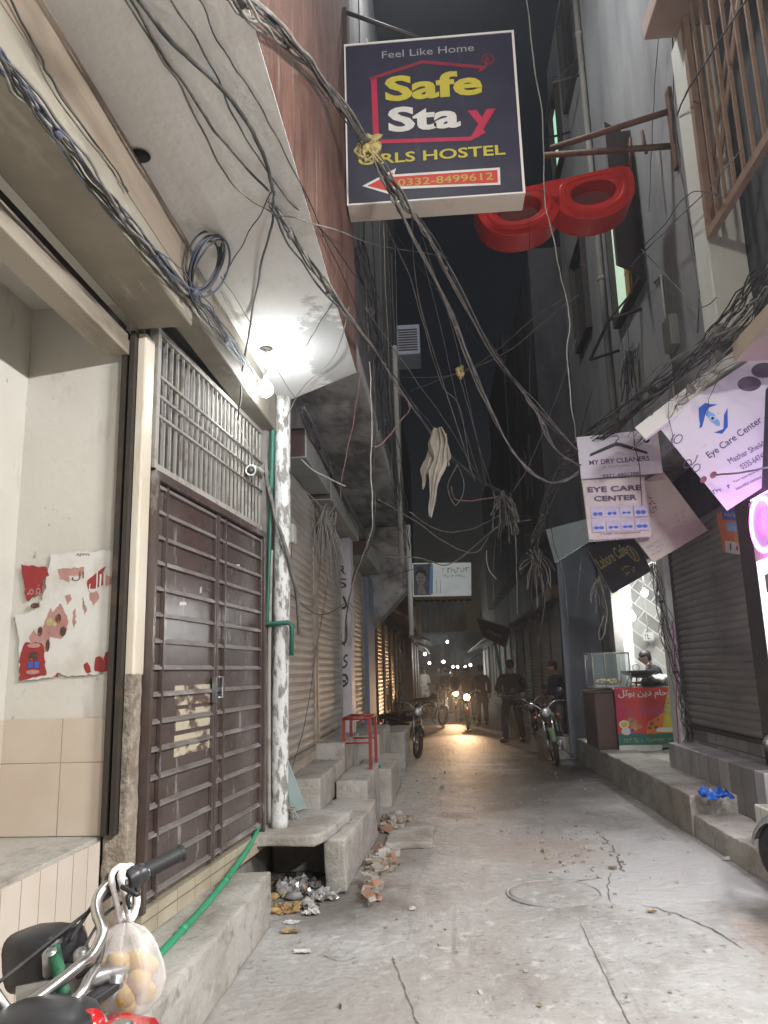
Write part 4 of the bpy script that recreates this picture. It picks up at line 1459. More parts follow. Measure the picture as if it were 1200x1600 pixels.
row_house('striped_shop_house', 'far house with lit striped shopfront under a tilted board', 1, 27.1, 36, 2.4, 9.0, m_darkwall, [m_shutter, m_shutter_d, m_shutter], (.9, m_box), (.3, 4.3, m_darkwall))
row_house('grey_far_house', 'grey house near the lamps on the stall side of the lane', 1, 36.1, 50, 2.5, 8.0, m_grime, [m_shutter, None, m_shutter_d, m_white], (1.0, m_white))
row_house('last_house', 'last dark house on the stall side of the lane', 1, 50.2, 75, 3.6, 7.0, m_darkwall, [m_shutter_d] * 5, (1.0, m_dark))


# ================================================================== SIGNS
# big hostel sign box across the lane
HS = thing('hostel_sign', 'large navy girls hostel sign box hung high from the red brick wall', 'sign', (.07, 5.2, 5.07))
c = [U(537, 320, y=5.2), U(818, 305, y=5.2), U(805, 47, y=5.2), U(533, 72, y=5.2)]
x0, x1 = -.59, .75
z0, z1 = 5.07, 6.50
mb = MB()
mb.box(x0, x1, 5.205, 5.42, z0, z1, 0)
mb.build('box', [m_signedge], HS, bevel=.006)
mb = MB()
mb.box(x0 + .012, x1 - .018, 5.198, 5.2045, z0 + .012, z1 - .018)
mb.build('face', [m_navy], HS)
mb = MB()
for (a, b, cc, d) in ((x0, x0 + .012, z0, z1), (x1 - .018, x1, z0, z1), (x0 + .012, x1 - .018, z1 - .018, z1), (x0 + .012, x1 - .018, z0, z0 + .012)):
    mb.box(a, b, 5.192, 5.204, cc, d)
mb.build('trim', [m_signwhite], HS)
FR = Frame((x0, 5.198, z0), (1, 0, 0), (0, 0, 1))
mb = MB()
text_px(mb, FR, 'Feel Like Home', (597, 92), (740, 69), 3, bold=.0)
text_px(mb, FR, 'Safe', (602, 160), (752, 108), 0, bold=.035)
text_px(mb, FR, 'Sta', (607, 208), (718, 160), 1, bold=.035)
text_px(mb, FR, 'y', (733, 216), (774, 170), 2, bold=.03)
text_px(mb, FR, 'GIRLS HOSTEL', (560, 259), (789, 226), 0, bold=.018)
P = lambda *l: [FR.uv(a, b) for a, b in l]
stroke(mb, FR, P((588, 220), (584, 122)), .045, 2, .003)
stroke(mb, FR, P((578, 124), (660, 97), (757, 106)), .030, 4, .0035)
stroke(mb, FR, P((748, 112), (757, 106), (762, 98), (752, 98)), .02, 4, .003)
stroke(mb, FR, P((586, 222), (735, 217), (757, 205)), .034, 2, .003)
blob(mb, FR, P((566, 291), (619, 263), (616, 273), (781, 262), (782, 289), (617, 296), (619, 307)), 1, .003)
blob(mb, FR, P((574, 291), (614, 270), (613, 277), (777, 266), (778, 286), (612, 292), (614, 301)), 5, .005)
text_px(mb, FR, '0332-8499612', (622, 292), (770, 270), 6, d=.007, bold=.006)
u, v = FR.uv(762, 93)
stroke(mb, FR, oval(u, v, .048, .045, 18), .008, 4, .003, True)
put_text(mb, FR, 'R', u - .02, v - .024, .04, .048, 4, .003)
mb.build('lettering', [m_yel, m_let_w, m_crim, m_let_g, M('dark_red_vinyl', (.22, .012, .03), .5, [((.15, .01, .02), 6, .45, .7, .6)]), m_redv, m_yel2], HS)
mb = MB()
mb.box(-.62, .3, 5.26, 5.30, 6.5, 6.54)
mb.box(-.62, -.57, 5.24, 5.32, 6.1, 6.9)
mb.tube([(-.6, 5.28, 6.9), (.1, 5.28, 6.53)], .018, 6)
mb.build('bracket', [m_dark], HS)

# giant red spectacles sign
GS = thing('spectacles_sign', 'giant red spectacles frame hanging on rusty brackets behind the hostel sign', 'sign', (1.5, 7.8, 6.3))


def lens_ring(fr, u0, v0, flip=1):
    """one eye of the frame as an outer and an inner outline"""
    out, inn = [], []
    n = 72
    for i in range(n):
        t = 2 * PI * i / n
        cx, sx = math.cos(t), math.sin(t)
        ro = 1.0 if sx < 0 else .80
        e = 2.6
        e = 5.0 if sx > 0 else 2.1
        k = (abs(cx) ** e + abs(sx) ** e) ** (-1 / e)
        oc = max(0, cx * flip) ** 3 * max(0, sx + .3)
        out.append((u0 + .46 * k * cx + .03 * oc * flip, v0 + (.225 if sx > 0 else .36) * k * sx + .05 * oc))
        k2 = (abs(cx) ** 2.3 + abs(sx) ** 2.3) ** (-1 / 2.3)
        inn.append((u0 + .25 * k2 * cx, v0 + .0 + (.125 if sx > 0 else .17) * k2 * sx))
    return out, inn


_rc = U(927, 296, y=7.80)
FG = Frame(_rc - V3((.986, 0, .165)) * .42, (.986, 0, .165), (-.165, .04, .986))
mb = MB()
for u0 in (.42, -.42):
    out, inn = lens_ring(FG, u0, 0, 1 if u0 > 0 else -1)
    n = len(out)
    mid = [((a[0] + b[0]) / 2, (a[1] + b[1]) / 2) for a, b in zip(out, inn)]
    rings = [(out, .17), (out, .02), ([(o[0] * .93 + m_[0] * .07, o[1] * .93 + m_[1] * .07) for o, m_ in zip(out, mid)], 0.0)]
    prof = [(0.0, -.34), (0.0, -.012), (.05, .0), (.40, .0), (.47, .018), (.62, .018), (.68, .0), (.93, -.01), (1.0, -.02), (1.0, -.28)]
    vs = []
    for k, d in prof:
        for a, b in zip(out, inn):
            vs.append(FG.pt(a[0] * (1 - k) + b[0] * k, a[1] * (1 - k) + b[1] * k, d))
    fs = [(i * n + j, i * n + (j + 1) % n, (i + 1) * n + (j + 1) % n, (i + 1) * n + j) for i in range(len(prof) - 1) for j in range(n)]
    mb.add(vs, fs, 0, False)
brid = [(-.12, .222), (-.08, .06), (.0, .0), (.08, .06), (.12, .222), (.0, .225)]
mb.add([FG.pt(u, v, .004) for u, v in brid] + [FG.pt(u, v, -.32) for u, v in brid], [(0, 1, 2, 3, 4, 5), (11, 10, 9, 8, 7, 6)] + [(i, i + 6, (i + 1) % 6 + 6, (i + 1) % 6) for i in range(6)], 0, False)
mb.build('frame', [m_redfib], GS)
for u0 in (.42, -.42):
    out, inn = lens_ring(FG, u0, 0, 1 if u0 > 0 else -1)
    mb = MB()
    mb.add([FG.pt(a, b, -.22) for a, b in inn], [list(range(len(inn)))], 0)
    mb.build('lens', [m_redin], GS)
mb = MB()
for a, b in (((860, 232), (1052, 172)), ((850, 243), (1052, 228))):
    p, q = U(*a, y=7.95), U(*b, x=2.72)
    mb.tube([p, q], .035, 8)
    pass
mb.tube([U(985, 215, y=7.95), U(985, 262, y=7.95)], .02, 6)
mb.tube([U(1003, 205, y=7.95), U(1010, 240, y=7.95)], .02, 6)
p = U(1052, 172, x=2.71)
mb.box(2.66, 2.705, p.y - .06, p.y + .06, p.z - .7, p.z + .25)
mb.build('bracket', [m_rust], GS)

# small white dry cleaner sign and flex banner, on a post of the cable line
def board(name, label, corners, thick, face, edge, cat='sign'):
    """corners bl, br, tr, tl"""
    corners = [V3(q) for q in corners]
    nn_ = (corners[1] - corners[0]).cross(corners[3] - corners[0])          # a flat sheet: third corner on the plane of the others
    dd_ = corners[2] - CAMP
    corners[2] = CAMP + dd_ * ((corners[0] - CAMP).dot(nn_) / dd_.dot(nn_))
    t = thing(name, label, cat, tuple((V3(corners[0]) + V3(corners[1])) / 2))
    mb = MB()
    mb.plate(corners, thick, 0, 1)
    mb.build('panel', [face, edge], t, bevel=min(.004, thick * .3))
    fr = Frame(corners[0], V3(corners[1]) - V3(corners[0]), V3(corners[3]) - V3(corners[0]))
    return t, fr


DCm = M('pale_lilac_sign_sheet', (.66, .63, .68), .5, [((.5, .46, .48), (2, 2, 1), .5, .75, .6)])
t, FR = board('dry_cleaner_sign', 'white dry cleaners sign with a black coat hanger drawing', [(1.615, 8.5, 3.66), (2.50, 8.46, 3.68), (2.49, 8.46, 4.19), (1.60, 8.5, 4.15)], .03, DCm, m_signedge)
mb = MB()
text_px(mb, FR, 'MY DRY CLEANERS', (921, 727), (1014, 712), 0, bold=.02)
u, v = FR.uv(940, 732)
marks(mb, FR, u, v, .40, .03, 1)
text_px(mb, FR, '0322-4801288', (942, 747), (998, 737), 0, bold=.01)
P = lambda *l: [FR.uv(a, b) for a, b in l]
blob(mb, FR, P((921, 714), (922, 709), (955, 694), (963, 691), (973, 693), (1011, 706), (1012, 710), (970, 698), (962, 697)), 2, .004)
stroke(mb, FR, P((962, 692), (963, 688), (967, 686), (965, 681), (957, 682)), .012, 2, .004)
u, v = FR.uv(1010, 688)
for i in range(7):
    a = i * PI / 7
    stroke(mb, FR, [(u - .035 * math.cos(a), v - .035 * math.sin(a)), (u + .035 * math.cos(a), v + .035 * math.sin(a))], .010, 2, .003 + i * .0004)
mb.build('lettering', [m_let_p, m_let_g, m_let_k], t)

FBm = M('creased_flex_banner', (.62, .55, .52), .6, [((.46, .38, .35), (2.5, 2.5, 2.5), .5, .72, .8)])
t = thing('eye_care_banner', 'creased white eye care center flex banner below the dry cleaners sign', 'banner', (1.95, 8.48, 2.94))
mb = MB()
FR = Frame((1.61, 8.47, 2.94), (1, 0, 0), (0, 0, 1))


def ban(u, v):
    a, b = u * .69 + (.03 * (1 - v)), v * .705
    return FR.pt(a, b + .03 * u * (1 - v), .012 * math.sin(9 * (a + b) + 3) * (1 - abs(2 * v - 1) * .4) + .006 * mnoise.noise(V3((a * 9, b * 9, 2))))


mb.grid(lambda u, v: ban(u, v), 26, 26, 0)
bo = mb.build('cloth', [FBm], t)
sd = bo.modifiers.new('thick', 'SOLIDIFY')
sd.thickness = .003
sd.offset = -1
mb = MB()
text_px(mb, FR, 'EYE CARE', (918, 770), (1001, 758), 0, d=.018, bold=.025)
text_px(mb, FR, 'CENTER', (928, 784), (994, 773), 0, d=.018, bold=.025)
for i in range(4):
    for j in range(2):
        u, v = .075 + i * .155, .26 - j * .155
        blob(mb, FR, [(u, v), (u + .135, v), (u + .135, v + .125), (u, v + .125)], 1, .018)
        s_ = random.uniform(.02, .035)
        for dx in (-.028, .028):
            blob(mb, FR, oval(u + .068 + dx, v + .045, s_ * (1.1 if j else .8), s_ * .7, 12), 2, .02)
        blob(mb, FR, [(u + .03, v + .045), (u + .105, v + .045), (u + .105, v + .055), (u + .03, v + .055)], 2, .0195)
text_px(mb, FR, 'CHIEF EXECUTIVE', (938, 836), (1000, 831), 0, d=.018)
text_px(mb, FR, 'MAZHAR HUSSAIN SHEIKH', (922, 846), (1013, 840), 0, d=.018, bold=.01)
mb.build('lettering', [m_let_p, M('pale_violet_print', (.45, .42, .6), .5, [((.6, .56, .66), 20, .45, .6, .6)]), m_blue_v], t)

# sloping eye care sign above the optician shop
TL_, BL_, BR_, TR_ = U(1025, 662, y=7.02), U(1136, 798, y=7.12), U(1222, 742, y=6.84), U(1206, 540, y=6.6)
t, FR = board('eye_care_sign', 'large sloping white eye care center sign with a blue eye emblem', [BL_, BR_, TR_, TL_], .05, M('lilac_white_sign', (.66, .63, .66), .45, [((.55, .51, .52), (.8, .8, .8), .5, .75, .6), ((.34, .28, .22), 9, .70, .8, .5)]), m_signedge)
mb = MB()
tl = lambda *l: [FR.uv(980 + a * 220 / 1200.0, 520 + b * 280 / 1527.0) for a, b in l]


def txs(txt, p0, p1, hgt, m, bold=0.0, d=.004):
    """text along the line p0-p1 (pixels of a zoomed photo crop)"""
    (ua, va), (ub, vb) = tl(p0)[0], tl(p1)[0]
    put_text(mb, FR, txt, ua, va, ub - ua, hgt, m, d, bold, 0.0, (vb - va) / (ub - ua))


txs('Eye Care Center', (715, 1085), (1168, 770), .082, 0, .008)
txs('Mazhar Sheikh', (880, 1115), (1195, 950), .052, 0)
txs('0335-6474216', (985, 1165), (1240, 1030), .052, 0)
txs('Your eyes deserve the best', (915, 1285), (1240, 1130), .03, 0)
txs('beautiful contact lenses', (935, 1340), (1240, 1190), .03, 0)
blob(mb, FR, tl((615, 815), (640, 640), (680, 605), (770, 610), (690, 640), (665, 700), (640, 800)), 1, .004)
blob(mb, FR, tl((855, 640), (858, 800), (810, 860), (740, 850), (820, 820), (825, 700)), 1, .004)
blob(mb, FR, tl((610, 640), (660, 600), (700, 600), (650, 660), (630, 740), (625, 810), (612, 720)), 1, .0045)
blob(mb, FR, tl((670, 690), (690, 665), (740, 690), (790, 760), (790, 795), (760, 790), (700, 745)), 2, .0042)
(u, v) = tl((728, 728))[0]
blob(mb, FR, oval(u, v, .036, .022, 16, -.6), 3, .0055)
blob(mb, FR, oval(u, v, .014, .014, 12), 4, .007)
for cx, cy, rx, ry in ((345, 970, .075, .05), (435, 905, .075, .05), (515, 1115, .07, .045), (590, 1150, .065, .045)):
    (u, v) = tl((cx, cy))[0]
    stroke(mb, FR, oval(u, v, rx * .6, ry * .6, 20, .3), .008, 0, .004, True)
stroke(mb, FR, tl((375, 950), (378, 910), (405, 860)), .008, 0)
stroke(mb, FR, tl((545, 1130), (580, 1095), (600, 1040)), .008, 0)
for cx, cy in ((650, 1250), (735, 1210)):
    (u, v) = tl((cx, cy))[0]
    blob(mb, FR, oval(u, v, .035, .026, 14, .3), 5, .004)
for cx, cy in ((1040, 435), (1160, 320)):
    (u, v) = tl((cx, cy))[0]
    blob(mb, FR, oval(u, v, .095, .065, 20, -.7), 6, .004)
(u, v), (u2, v2) = tl((745, 1375))[0], tl((885, 1320))[0]
marks(mb, FR, u, v, u2 - u, .045, 1, .004, (v2 - v) / (u2 - u))
mb.build('lettering', [m_let_p, m_blue_v, m_lblue_v, M('pale_iris', (.5, .6, .75), .5, [((.3, .4, .6), 20, .45, .6, .6)]), m_let_k, M('brown_print', (.18, .06, .07), .5, [((.3, .15, .15), 20, .45, .6, .6)]), M('dark_lens_print', (.10, .07, .11), .4, [((.25, .2, .26), 2.5, .45, .7, .8)])], t)
mb = MB()
q0, q1 = U(1008, 686, y=6.98), U(1190, 548, y=6.7)
q2, q3 = U(1180, 522, y=6.72), U(992, 668, y=7.03)
mb.plate([q0, q1, q2, q3], .05)
mb.build('top_fascia', [m_signwhite], t, bevel=.006)
mb = MB()
mb.tube([TL_ + V3((0, .03, .02)), TR_ + V3((0, .03, .02))], .03, 8)
for f in (.15, .6, .95):
    q = TL_.lerp(TR_, f)
    mb.tube([q + V3((0, .05, 0)), V3((2.75, 7.2, 4.3))], .014, 6)
mb.build('frame', [m_box], t)

# cream sign seen edge-on behind the flex banner
t, FR = board('cream_sign', 'tilted plain cream sign behind the eye care flex banner', [U(1021, 879, y=8.66), U(1106, 829, y=8.62), U(1035, 735, y=8.58), U(950, 786, y=8.62)], .04, M('cream_sign_sheet', (.50, .46, .38), .5, [((.4, .35, .28), 2, .5, .72, .7)]), m_signedge)
mb = MB()
for k, tx in enumerate(('Shop No. 5', 'Main Bazar', '0300-41')):
    marks(mb, FR, .43 - .02 * k, .30 - .055 * k, .17, .038, 0, .004)
for k in range(3):
    marks(mb, FR, .02, .62 - k * .075, .34, .058, 1, .004)
for k in range(3):
    marks(mb, FR, .03, .16 - k * .05, .16, .034, 0, .004)
mb.build('lettering', [m_let_g, M('brown_lettering', (.12, .075, .05), .5, [((.2, .13, .1), 20, .45, .6, .6)])], t)

# black cafe sign over the food stall
t, FR = board('cafe_sign', 'black sloping cafe sign with yellow lettering over the food stall', [U(957, 928, y=10.8), U(1018, 892, y=10.75), U(984, 822, y=10.7), U(918, 857, y=10.75)], .05, M('black_sign_sheet', (.022, .022, .022), .45, [((.05, .05, .05), 3, .45, .7, .7)]), m_signedge)
mb = MB()
put_text(mb, FR, 'Lahore Cafe', .05, .36, .43, .17, 1, .005, .012)
marks(mb, FR, .26, .20, .16, .045, 0, .005)
marks(mb, FR, .27, .11, .17, .06, 0, .005)
blob(mb, FR, oval(.53, .33, .055, .13, 22, .1), 1, .005)
blob(mb, FR, oval(.53, .33, .045, .115, 22, .1), 2, .007)
stroke(mb, FR, [(.52, .24), (.535, .32), (.53, .42)], .012, 1, .009)
mb.build('lettering', [m_yel2, M('gold_print', (.42, .34, .16), .5, [((.3, .24, .1), 20, .45, .6, .6)]), M('dark_olive_print', (.10, .085, .04), .5, [((.05, .04, .02), 8, .45, .6, .6)])], t)

# red orange sticker sheet on the shutter
t, FR = board('price_poster', 'small red and white cut-out price poster on the right-hand shutter', [(2.965, 8.22, 2.74), (2.955, 7.66, 2.62), (2.955, 7.78, 3.12), (2.965, 8.30, 3.16)], .006, m_orangev, m_signwhite, 'poster')
mb = MB()
put_text(mb, FR, 'Arshad Eye', .08, .36, .34, .06, 0, .003)
blob(mb, FR, [(.02, .34), (.52, .34), (.52, .45), (.02, .45)], 1, .0015)
blob(mb, FR, [(.12, .22), (.42, .22), (.42, .32), (.12, .32)], 2, .0015)
put_text(mb, FR, 'Lahore', .14, .235, .26, .06, 0, .003)
blob(mb, FR, [(.06, .0), (.55, .0), (.55, .07), (.35, .12), (.06, .12)], 0, .0015)
blob(mb, FR, oval(.40, .06, .03, .03, 12), 3, .003)
blob(mb, FR, [(.2, .03), (.24, .03), (.24, .1), (.2, .1)], 4, .003)
mb.build('lettering', [m_let_w, m_blue_v, m_lblue_v, m_redv, m_let_k], t)

# far advertising box
m_added_glow = M('glow_added_sign_sheet', (.55, .56, .54), .5, [((.4, .4, .37), 3, .5, .7, .6)])
m_added_glow.node_tree.nodes['Principled BSDF'].inputs['Emission Color'].default_value = (.85, .95, .95, 1)
m_added_glow.node_tree.nodes['Principled BSDF'].inputs['Emission Strength'].default_value = .10  # faint glow added to brighten the white sheet, no lamp behind it
t, FR = board('beauty_sign', 'far white sign box with a face portrait and olive print', [(-.63, 17, 3.22), (.65, 17, 3.20), (.68, 17, 3.93), (-.63, 17, 3.97)], .22, m_added_glow, m_signedge)
mb = MB()
marks(mb, FR, .60, .52, .62, .12, 0, .006)
marks(mb, FR, .70, .41, .44, .075, 0, .006)
blob(mb, FR, [(.02, .03), (.40, .03), (.44, .72), (.02, .72)], 1, .004)
blob(mb, FR, [(.35, .05), (.44, .05), (.46, .70), (.40, .70)], 2, .005)
blob(mb, FR, oval(.18, .40, .11, .15, 18), 3, .0065)
blob(mb, FR, [(.06, .46), (.10, .60), (.20, .64), (.30, .56), (.30, .40), (.25, .5), (.14, .54)], 4, .008)
blob(mb, FR, [(.08, .05), (.30, .05), (.26, .18), (.20, .27), (.14, .25)], 3, .0065)
for du in (-.04, .04):
    blob(mb, FR, oval(.18 + du, .42, .018, .01, 10), 4, .009)
blob(mb, FR, oval(.18, .32, .03, .01, 10), 5, .009)
for uu in (.52, .60):
    blob(mb, FR, [(uu, .06), (uu + .014, .06), (uu + .012, .36), (uu, .34)], 6, .006)
mb.build('lettering', [M('olive_lettering', (.40, .40, .05), .5, [((.3, .3, .04), 20, .45, .6, .6)]), M('slate_portrait_ground', (.12, .13, .15), .5, [((.07, .07, .08), 5, .45, .6, .6)]), m_lblue_v, M('portrait_grey', (.34, .31, .29), .5, [((.2, .18, .17), 7, .45, .6, .7)]), m_let_k, m_redv, m_let_g], t)

# hanging corrugated sheet and tilted sign farther in
t = thing('corrugated_screen', 'dull corrugated sheet hanging across the lane beyond the beauty sign', 'metal sheet', (.3, 21, 2.75))
mb = MB()
mb.grid(lambda u, v: V3((-.62 + 1.25 * u, 21 + .035 * math.sin(u * 50), 2.62 + .85 * v)), 100, 1, 0)
mb.build('sheet', [m_box], t).modifiers.new('thick', 'SOLIDIFY').thickness = .004
mb = MB()
mb.tube([(-.75, 21.0, 3.48), (.8, 21.0, 3.46)], .025, 6)
mb.build('rail', [m_dark], t)
t, FR = board('tilted_board', 'dark blue board tilted over a turquoise post beyond the standing man', [(1.15, 23, 2.55), (1.75, 22.6, 2.2), (1.95, 22.6, 2.75), (1.0, 23, 3.1)], .06, m_navy, m_let_w)
mb = MB()
marks(mb, FR, .12, .2, .5, .10, 0, .01)
mb.build('lettering', [m_yel2], t)
mb = MB()
mb.tube([(1.42, 22.95, 2.9), (1.62, 22.9, 1.4), (1.70, 22.9, .02)], .05, 8)
one(mb, 'turquoise_post', [M('turquoise_paint', (.05, .30, .28), .5, [((.03, .16, .15), 7, .5, .7, .7)])], 'slanting turquoise post holding the tilted dark board', 'post')
mb = MB()
mb.plate([(1.95, 13.2, 3.35), (2.62, 12.9, 3.72), (2.55, 12.9, 4.05), (1.85, 13.3, 3.95)], .02)
one(mb, 'awning_sheet', [M('pale_blue_sheet', (.42, .48, .48), .6, [((.26, .3, .3), 3, .5, .7, .7)])], 'pale sheet of tin awning over the kerb above the food stall pier', 'awning')
t = thing('air_conditioner', 'pale air conditioner box high on the dark left wall', 'air conditioner', (-.45, 15.0, 8.1))
mb = MB()
mb.box(-.70, -.22, 14.6, 15.4, 7.9, 8.55)
mb.build('casing', [M('pale_blue_casing', (.34, .36, .44), .5, [((.24, .25, .3), 4, .5, .7, .6)])], t, bevel=.02)
mb = MB()
for k in range(9):
    mb.box(-.66, -.27, 14.585, 14.598, 7.98 + k * .055, 8.005 + k * .055)
mb.build('louvre', [m_dark], t)


# bulb
t = thing('light_bulb', 'glowing bare bulb hanging below the white overhang by the pole', 'lamp', (-1.21, 5.2, 3.62))
mb = MB()
mb.ell((-1.21, 5.2, 3.635), (.052, .052, .058), 0, 16, 12)
mb.build('glass', [E('bulb_glow', (.92, .97, 1.0), 120.0)], t)
mb = MB()
mb.lathe([(.016, 0), (.019, .01), (.019, .05), (.012, .075), (.004, .085)], (-1.21, 5.2, 3.69), n=12)
mb.build('socket', [m_white], t)
mb = MB()
mb.tube(smooth_path([(-1.21, 5.2, 3.77), (-1.195, 5.19, 3.83), (-1.225, 5.19, 3.86), (-1.20, 5.19, 3.945)], 6), .005, 5)
mb.tube(smooth_path([(-1.212, 5.2, 3.77), (-1.225, 5.2, 3.82), (-1.20, 5.2, 3.87), (-1.215, 5.19, 3.945)], 6), .005, 5)
mb.build('flex', [m_cable_w], t)
mb = MB()
mb.lathe([(.048, 0), (.05, -.008), (.03, -.016), (.0, -.018)], (-1.205, 5.19, 3.951), n=18)
mb.build('ceiling_rose', [m_dark], t)
light('bulb_light', 'POINT', (-1.21, 5.2, 3.635), 38.0, (.90, .96, 1.0), .06, parent=t)


# ================================================================== CABLES


def pts3(spec):
    """(px, py, depth) -> point at that distance down the lane; ('x', v) / ('z', v) put it on a wall or level"""
    out = []
    for s in spec:
        if len(s) == 3:
            q = U(s[0], s[1], y=s[2])
            if q.y < 5.9 and q.x < -.58 and q.z > 3.9:          # keep below the overhang or before the red wall
                a = U(s[0], s[1], z=3.9)
                q = a if a.x < -.6 else U(s[0], s[1], x=-.55)
            out.append(q)
        elif s[2] == 'x':
            out.append(U(s[0], s[1], x=s[3]))
        else:
            out.append(U(s[0], s[1], z=s[3]))
    return out


def wob(P, amp, seed):
    n = len(P)
    return [p + mnoise.noise_vector(V3((i * .35 + seed * 7.7, seed * 1.3, .5))) * amp * min(1, i / 3, (n - 1 - i) / 3) for i, p in enumerate(P)]


def cable(spec, r, m, label, wobble=.012, group='single cables strung about the lane', sub=8, name='cable', pts=False):
    global _cseed
    _cseed += 1
    P = wob(smooth_path(spec if pts else pts3(spec), sub), wobble, _cseed)
    mb = MB()
    rr = [r * .72 * (1 + .25 * mnoise.noise(p * 2.3)) for p in P]
    mb.tube(P, rr, 5)
    return one(mb, name, [m], label, 'cable', group)


_cseed = 0


def bundle(spec, k, spread, r, mats, label, wobble=.01, sub=9, name='cable_bundle'):
    """several strands bound along one run"""
    global _cseed
    mb = MB()
    base = smooth_path(pts3(spec), sub)
    n = len(base)
    for j in range(k):
        _cseed += 1
        ph = random.random() * 6.28
        P = []
        for i, p in enumerate(base):
            t = (base[min(i + 1, n - 1)] - base[max(i - 1, 0)]).normalized()
            a = t.orthogonal().normalized()
            a = (V3((1, 0, 0)) - t * t.x).normalized() if abs(t.x) < .9 else a
            b = t.cross(a)
            q = ph + i * .13 + j * 2.4
            rr = spread * 1.2 * (.35 + .65 * abs(mnoise.noise(V3((i * .12, j * 3.1, 0)))) * 1.6)
            P.append(p + a * math.cos(q) * rr + b * math.sin(q) * rr)
        mb.tube(wob(P, wobble * 1.5, _cseed), r * random.uniform(.36, .75), 5, random.randrange(len(mats)))
    for i in range(6 + int(random.random() * 5), n - 3, 11):          # tape and twine wraps
        t = (base[i + 1] - base[i - 1]).normalized()
        w = spread * random.uniform(.45, .62)
        mb.lathe([(w * .8, -.02), (w, -.012), (w * 1.05, .008), (w * .8, .018)], base[i], t, 8, random.randrange(len(mats)))
    return one(mb, name, mats, label, 'cable bundle', 'bound cable bundles over the lane')


def tangle(c, rad, k, r, mats, label, drop=.5, seed=0):
    """snarl of loose cable ends: loops round a centre and tails hanging from it"""
    rnd = random.Random(seed)
    mb = MB()
    c = V3(c)
    for j in range(k):
        P = [c + V3((rnd.gauss(0, .2) * rad, rnd.gauss(0, .2) * rad, rnd.gauss(0, .15) * rad))]
        if j % 3:
            a = rnd.uniform(-1, 1) * rad
            dp = rnd.uniform(.35, 1.0) * drop
            P += [c + V3((a * .7, rnd.uniform(-.3, .3) * rad, -dp * .5)), c + V3((a, rnd.uniform(-.3, .3) * rad, -dp)), c + V3((a * rnd.uniform(.3, .9), rnd.uniform(-.3, .3) * rad, -dp * rnd.uniform(.2, .6))), c + V3((rnd.gauss(0, .2) * rad, 0, rnd.gauss(0, .1) * rad))]
        else:
            a = rnd.uniform(-.6, .6) * rad
            dp = rnd.uniform(.7, 1.5) * drop
            P += [c + V3((a * .6, rnd.gauss(0, .1) * rad, -dp * .4)), c + V3((a, rnd.gauss(0, .2) * rad, -dp))]
        mb.tube(wob(smooth_path(P, 7), .02, j + seed), r * rnd.uniform(.4, .8), 5, rnd.randrange(len(mats)))
    return one(mb, 'cable_tangle', mats, label, 'cable tangle', kind='stuff')


GREY = [m_cable_g, m_cable_g, m_cable]
bundle([(300, -60, 2.3), (385, 10, 2.9), (440, 62, 3.4), (510, 140, 4.1), (575, 225, 4.7)], 9, .035, .012, GREY, 'thick bundle of grey cables running from the red wall to the yellow rag')
bundle([(575, 225, 4.7), (625, 305, 4.95), (650, 345, 5.1), (690, 405, 5.7), (765, 540, 7.0), (830, 625, 7.7), (902, 706, 8.42)], 6, .03, .013, GREY, 'grey cable bundle from the yellow rag down to the dry cleaners sign')
bundle([(576, 232, 4.7), (610, 300, 4.95), (633, 345, 5.1), (700, 480, 6.2), (755, 620, 7.2), (800, 705, 7.8), (845, 748, 8.1), (880, 752, 8.3), (905, 738, 8.45)], 4, .018, .015, GREY, 'sagging grey cable pair hanging lower from the yellow rag to the dry cleaners sign')
bundle([(820, 610, 7.3), (845, 655, 7.6), (868, 705, 7.9), (905, 728, 8.45)], 3, .03, .010, GREY, 'short loose strands joining the cable bundle beside the dry cleaners sign')
bundle([(425, 320, 4.4), (470, 395, 4.9), (522, 470, 5.5), (595, 560, 6.4), (665, 660, 7.6), (715, 722, 8.6), (783, 772, 9.8)], 6, .03, .011, GREY, 'cable bundle from the white overhang down to the hanging tangle')
bundle([(1290, 330, 4.7), (1210, 420, 5.3), (1140, 500, 6.0), (1060, 575, 6.9), (970, 650, 8.0), (895, 705, 9.0)], 16, .11, .011, [m_cable, m_cable_g, m_cable], 'heavy dark mass of cables sloping above the eye care sign', .03)
bundle([(1215, 445, 5.2), (1170, 520, 5.9), (1100, 590, 6.5), (1040, 640, 6.9), (985, 690, 7.4)], 7, .09, .006, [m_cable, m_cable_w, m_cable_g], 'loose thin wires trailing along the white fascia of the eye care sign', .05)
bundle([(-90, -20, 'x', -1.26), (0, 92, 'x', -1.26), (80, 195, 'x', -1.265), (170, 315, 'x', -1.27), (260, 420, 'x', -1.275), (330, 500, 'x', -1.27), (400, 590, 5.25)], 9, .03, .009, [m_cable, m_cable_b, m_cable_g, m_cable], 'dark blue-black cable bundle lying along the tan shutter beam', .012)
bundle([(250, 395, 'x', -1.22), (310, 465, 'x', -1.22), (350, 525, 'x', -1.2), (380, 570, 5.1), (405, 600, 5.3)], 5, .04, .007, [m_cable_b, m_cable_w, m_cable_b], 'loose grey-blue wires fanning towards the glowing bulb', .02)
bundle([(560, 380, 'x', -.66), (585, 520, 'x', -.66), (604, 660, 'x', -.66), (625, 800, 'x', -.66), (640, 880, 'x', -.66)], 12, .10, .011, [m_cable_g, m_cable, m_cable_b], 'dusty cables running along the edge of the stained overhang', .05)
bundle([(470, 640, 'x', -1.17), (500, 700, 'x', -1.17), (535, 770, 'x', -1.17), (580, 850, 'x', -1.1)], 7, .04, .012, [m_cable, m_cable, m_cable_b], 'black cables along the shutter housings', .02)
